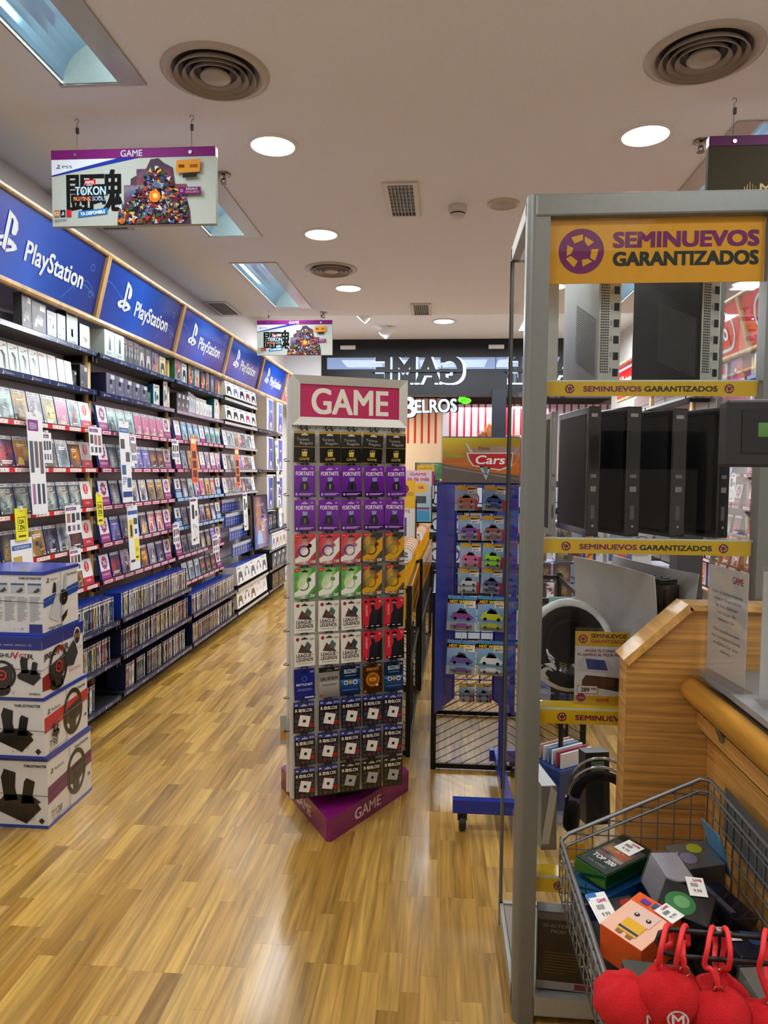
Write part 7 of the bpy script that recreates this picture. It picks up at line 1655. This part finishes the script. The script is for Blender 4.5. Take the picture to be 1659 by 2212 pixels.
for k, (x, y, z, loopx, nm, sz, lz) in enumerate(((.236, .872, .962, .291, 'leftmost red plush key chain, its badge turned aside', (.036, .034, .031), 0), (.290, .868, .972, .312, 'red plush key chain with white letter badge in the middle', (.036, .034, .036), 1), (.348, .858, .958, .346, 'red plush key chain third from left under the peg', (.036, .034, .034), 0), (.366, .90, .950, .366, 'red plush key chain behind the third one', (.034, .032, .034), 1), (.408, .862, .940, .411, 'red plush key chain cut off at lower right corner', (.038, .034, .034), 0))):
    t = empty('plush_keychain', (x, y, z), 0, nm, 'key chain', 'red plush key chains')
    m_ = MB(FL); blob(m_, (0, 0, 0), sz, '#d8101c', k); m_.build('plush_body', t, smooth=True)
    if k == 1 or k == 0:
        m_ = MB(FL); s_ = Surf(m_, (.0 if k else .026, -sz[1]-.0025 if k else -sz[1]+.006, .0), (1, 0, 0) if k else (1, .55, 0), (0, .25, 1)); s_.disc(0, 0, .013, '#d8c8c8', 20, .010); s_.up(); s_.disc(0, 0, .0105, '#cc1420', 20, .008); s_.up(); s_.text('M', 0, -.006, .012, '#e8dcd8', width=.014, off=.02); m_.build('badge', t)
    if k in (1,):
        m_ = MB(FL); blob(m_, (-.002, -sz[1]+.002, -.034), (.015, .010, .018), '#d6ccc8', 9, 10); m_.build('white_patch', t, smooth=True)
    lx = loopx-x; lf, lb = .8675-y, .9075-y; ax = lx*.85
    top = 1.048-z; bz = sz[2]*.8+.010
    m_ = MB(mat('cord', .6)); ph = .014 if k != 3 else .005
    loop = [(ax, 0, bz), (ax-ph*.5, lf*.6, bz+.018), (lx-ph, lf, top-.032), (lx-ph*.8, lf, top-.012), (lx, (lf+lb)/2, top), (lx+ph*.8, lb, top-.010), (lx+ph, lb, top-.032), (ax+ph*.4, lb*.6, bz+.016), (ax, 0, bz)]
    sm = []
    for i in range(len(loop)-1):
        p0, p1, p2, p3 = [Vector(loop[max(0, min(len(loop)-1, q))]) for q in (i-1, i, i+1, i+2)]
        for s2 in range(5):
            u = s2/5; sm.append(.5*((2*p1)+(-p0+p2)*u+(2*p0-5*p1+4*p2-p3)*u*u+(-p0+3*p1-3*p2+p3)*u**3))
    m_.tube(sm, .0033, '#e0282c', n=8); m_.build('cord_loop', t, smooth=True)
    m_ = MB(CH); m_.tube([(ax+.006*math.cos(q*PI/6), .0, bz-.004+.007*math.sin(q*PI/6)) for q in range(12)], .0012, '#c8b8b0', n=5, closed=True); m_.build('metal_ring', t, smooth=True)

# ================================================================ RIGHT WALL
stdr = dict(A='grey', B='grey', C='purple', D='purple', E='purple', F='red', G='red', H='red', I='red', J='red')
RB = [3.04+BW*i for i in range(5)]
for i, y0 in enumerate(RB):
    nm = nth(i)
    F, _ = bay('right', y0, '%s right-wall shelving bay with red striped low shelves' % nm, stdr, deep=(), post_r=True)
    header(F, 'red', 'red rounded logo sign above right shelves, %s from the camera' % nm)
    if 1 <= i <= 2:
        bn = '%s right bay' % nm
        z = LV['A']+.003
        for k in range(3): product_box(F, .16+k*.2, -.24, z, .19, .17, .07, '#b8c8a0', '#8c9c7c', d_head('#4c3c24'), 'pale green hanging pack, %s on top shelf of %s' % (nth(k), bn), group='boxed accessories on the right wall')
        product_box(F, .80, -.24, z, .2, .17, .1, '#a8a8ac', '#88888c', lambda s, w, h: (s.rect(-w*.4, h*.5, w*.3, h*.95, '#c02434')), 'grey box with red label on top shelf of '+bn, group='boxed accessories on the right wall')
        product_box(F, 1.08, -.24, z, .22, .18, .1, '#3c6ca8', '#c87840', d_toy('#3c6ca8', '#a05c90'), 'blue and violet box on top shelf of '+bn, group='boxed accessories on the right wall')
        for lv, row in (('C', ['blue', 'mono', 'grey', 'knight', 'blue', 'teal', 'nov']), ('D', ['nov', 'mono', 'mono', 'teal', 'ice', 'blue', None]), ('E', ['nov', 'gold', 'pink', 'multi', 'red', 'grey', 'nov']), ('F', ['red', 'dark', 'castle', 'violet', 'storm', 'mono', 'red']), ('G', ['nov', 'violet', 'night', 'white', 'dark', 'red', 'multi'])):
            face_row(F, lv, row[:7], bn)
        flyer(F, 1.25, 1.62, .12, .22, 'devices', 'narrow white flyer with pink foot on right wall, '+bn)
        for k, (w, c) in enumerate(((.2, '#c8d0dc'), (.22, '#d8d8dc'), (.26, '#b8c4dc'), (.24, '#d0c8c8'))):
            product_box(F, .2+k*.3, -.25, LV['H']+.003, w, .2, .12, c, '#5c6cb0', d_toy('#c8ccd8', '#b0444c'), 'pale patterned carton, %s on third lowest shelf of %s' % (nth(k), bn), group='boxed accessories on the right wall')
# grey column in the aisle, plain white end wall and PC gaming case behind the showcase
m_ = MB(PL); m_.box(1.36, 1.50, 4.15, 4.30, 0, 1.62, '#3c3d42'); m_.box(1.33, 1.53, 4.12, 4.33, 0, .04, '#2c2d30')
o = m_.build('display_pillar', bevel=.004); tag(o, 'dark grey square pillar behind the showcase, left of the red right-wall shelves', 'pillar')
# boxed console pile beyond the column
t = empty('pallet_table', (1.35, 5.3, 0), 0, 'low white table holding console cartons seen through the showcase', 'table')
m_ = MB(PL); m_.box(-.55, .45, 0, .6, .60, .64, '#d8dadc'); m_.build('table_top', t)
m_ = MB(PL); m_.box(-.53, .43, .02, .58, .1, .60, '#e4e6e8'); m_.build('skirt', t)
m_ = MB(BK); m_.box(-.53, .43, .03, .57, 0, .1, '#161618'); m_.build('black_kick', t)
for k, (x, z, c) in enumerate(((.88, .641, '#8c9cc0'), (1.22, .641, '#dcdee2'), (1.56, .641, '#c8d0e0'), (1.05, .95, '#e0e2e6'), (1.4, .95, '#d8dae4'))):
    m_ = MB(mat('carton', .35, coat=.15)); m_.box(-.16, .16, 0, .3, 0, .30, c, cols=dict(x0='#e4e6ea')); s_ = Surf(m_, (0, 0, 0)); s_.art(-.15, .02, .02, .28, k+40, ('#4c5cb0', '#a0b0d8'), ('#e8ecf4', '#c84c4c', '#303c78'), 5, 6, 3); s_.ring(.09, .18, .05, .012, '#2c3038', 12, ry=.03); s_.text('PlayStation', .08, .06, .018, '#3c4450', width=.11)
    g_ = Surf(m_, (-.16, .3, 0), (0, -1, 0), (0, 0, 1)); g_.rect(.05, .05, .12, .24, '#d06038'); g_.ps(.21, .08, .07, '#3c4450')
    o = m_.build('console_carton'); o.location = (x, 5.34, z); tag(o, 'console carton, %s on the white table behind the showcase' % ('lower left', 'lower middle', 'lower right', 'upper left', 'upper right')[k], 'box', 'console cartons on the white table')
# second blue toy stand with flame print, seen through the showcase
t = empty('toy_stand', (.80, 4.86, 0), 0, 'second blue toy stand with yellow flame edge seen through the showcase', 'display stand')
m_ = MB(BM); m_.box(.165, .18, -.02, .02, .15, 1.52, '#16308c'); m_.box(.235, .25, -.02, .02, .15, 1.52, '#16308c'); m_.build('blue_upright', t)
m_ = MB(GL); m_.box(.182, .233, -.012, -.008, .3, 1.50, '#dca030'); s_ = Surf(m_, (0, -.012, 0))
for q in range(16): s_.poly([(.185, .32+q*.072), (.225, .35+q*.072), (.23, .39+q*.072), (.205, .37+q*.072)], '#b83c24')
m_.build('flame_panel', t)
for k in range(9):
    m_ = MB(BM); m_.tube([(-.2, 0, .34+k*.135), (.17, 0, .34+k*.135)], .004, '#16308c', n=5); m_.build('wire', t)
m_ = MB(BM); m_.box(-.22, .25, -.15, .15, .1, .15, '#16308c'); m_.build('base', t)
for s2 in ((-.18, -.12), (.2, -.12), (-.18, .12), (.2, .12)):
    m_ = MB(BK); m_.lathe([(.001, -.014), (.05, -.014), (.05, .014), (.001, .014)], '#17171a', PL, 18, (s2[0], s2[1], .05), 'x'); m_.build('caster', t)
rr = random.Random(5)
for k in range(9):
    for j in range(2):
        c = rr.choice(('#5c5840', '#6c3c38', '#3c4440', '#4c4038', '#585048'))
        m_ = MB(GL); m_.box(-.055, .055, 0, .03, -.12, 0, c); s_ = Surf(m_, (0, 0, -.12)); s_.art(-.05, .005, .05, .115, k*2+j, (c, '#383838'), ('#8c8454', '#2c2c2c', '#a87050'), 5, 5, 4)
        o = m_.build('hanging_toy'); o.location = (.68+j*.16+rr.uniform(-.02, .02), 4.824, .335+k*.135); tag(o, 'dark hanging toy pack, %s in %s wire row of the second blue stand' % (('left', 'right')[j], nth(k)), 'toy pack', 'packs on the second blue stand')
t = empty('poster_stand', (.66, 3.6, 0), 0, 'pastel promotional card standing behind the showcase headset', 'sign')
m_ = MB(GL); m_.box(-.105, .105, 0, .006, .70, .995, '#9cc8c8'); s_ = Surf(m_, (0, 0, .70)); s_.grad(-.1, .0, .1, .29, '#d8a8c8', '#8cc8c4'); s_.up(); s_.text('GAME', -.03, .255, .022, '#c02858', width=.10, off=.03); s_.text('TE DA M\u00c1S', .005, .222, .022, '#c02858', width=.16, off=.03); s_.disc(.05, .19, .03, '#e8b030', 14); m_.build('card', t)
m_ = MB(BK); m_.bar((0, .01, .02), (0, .01, .72), .008, '#1c1c20', n=8); m_.lathe([(.001, 0), (.12, 0), (.12, .015), (.001, .02)], '#1c1c20', n=20); m_.build('stand', t)
# blue floor tub of comics seen low through the case
t = empty('floor_tub', (.60, 3.35, 0), math.radians(35), 'blue floor tub with thin white packs seen low through the showcase', 'tub')
m_ = MB(BM); m_.box(-.12, .12, -.10, .10, .02, .26, '#1c3c78'); m_.build('tub', t)
for k in range(6):
    m_ = MB(PR); m_.box(-.09, .10, -.08+k*.028, -.07+k*.028, .262, .33, ('#d8d8dc', '#a8445c', '#e0e0e4', '#7c94c0', '#dcdcdc', '#c8a8a0')[k]); m_.build('thin_pack', t)
m_ = MB(BK); m_.bar((-.02, 0, .26), (-.02, 0, .48), .012, '#141416'); m_.build('pole', t)
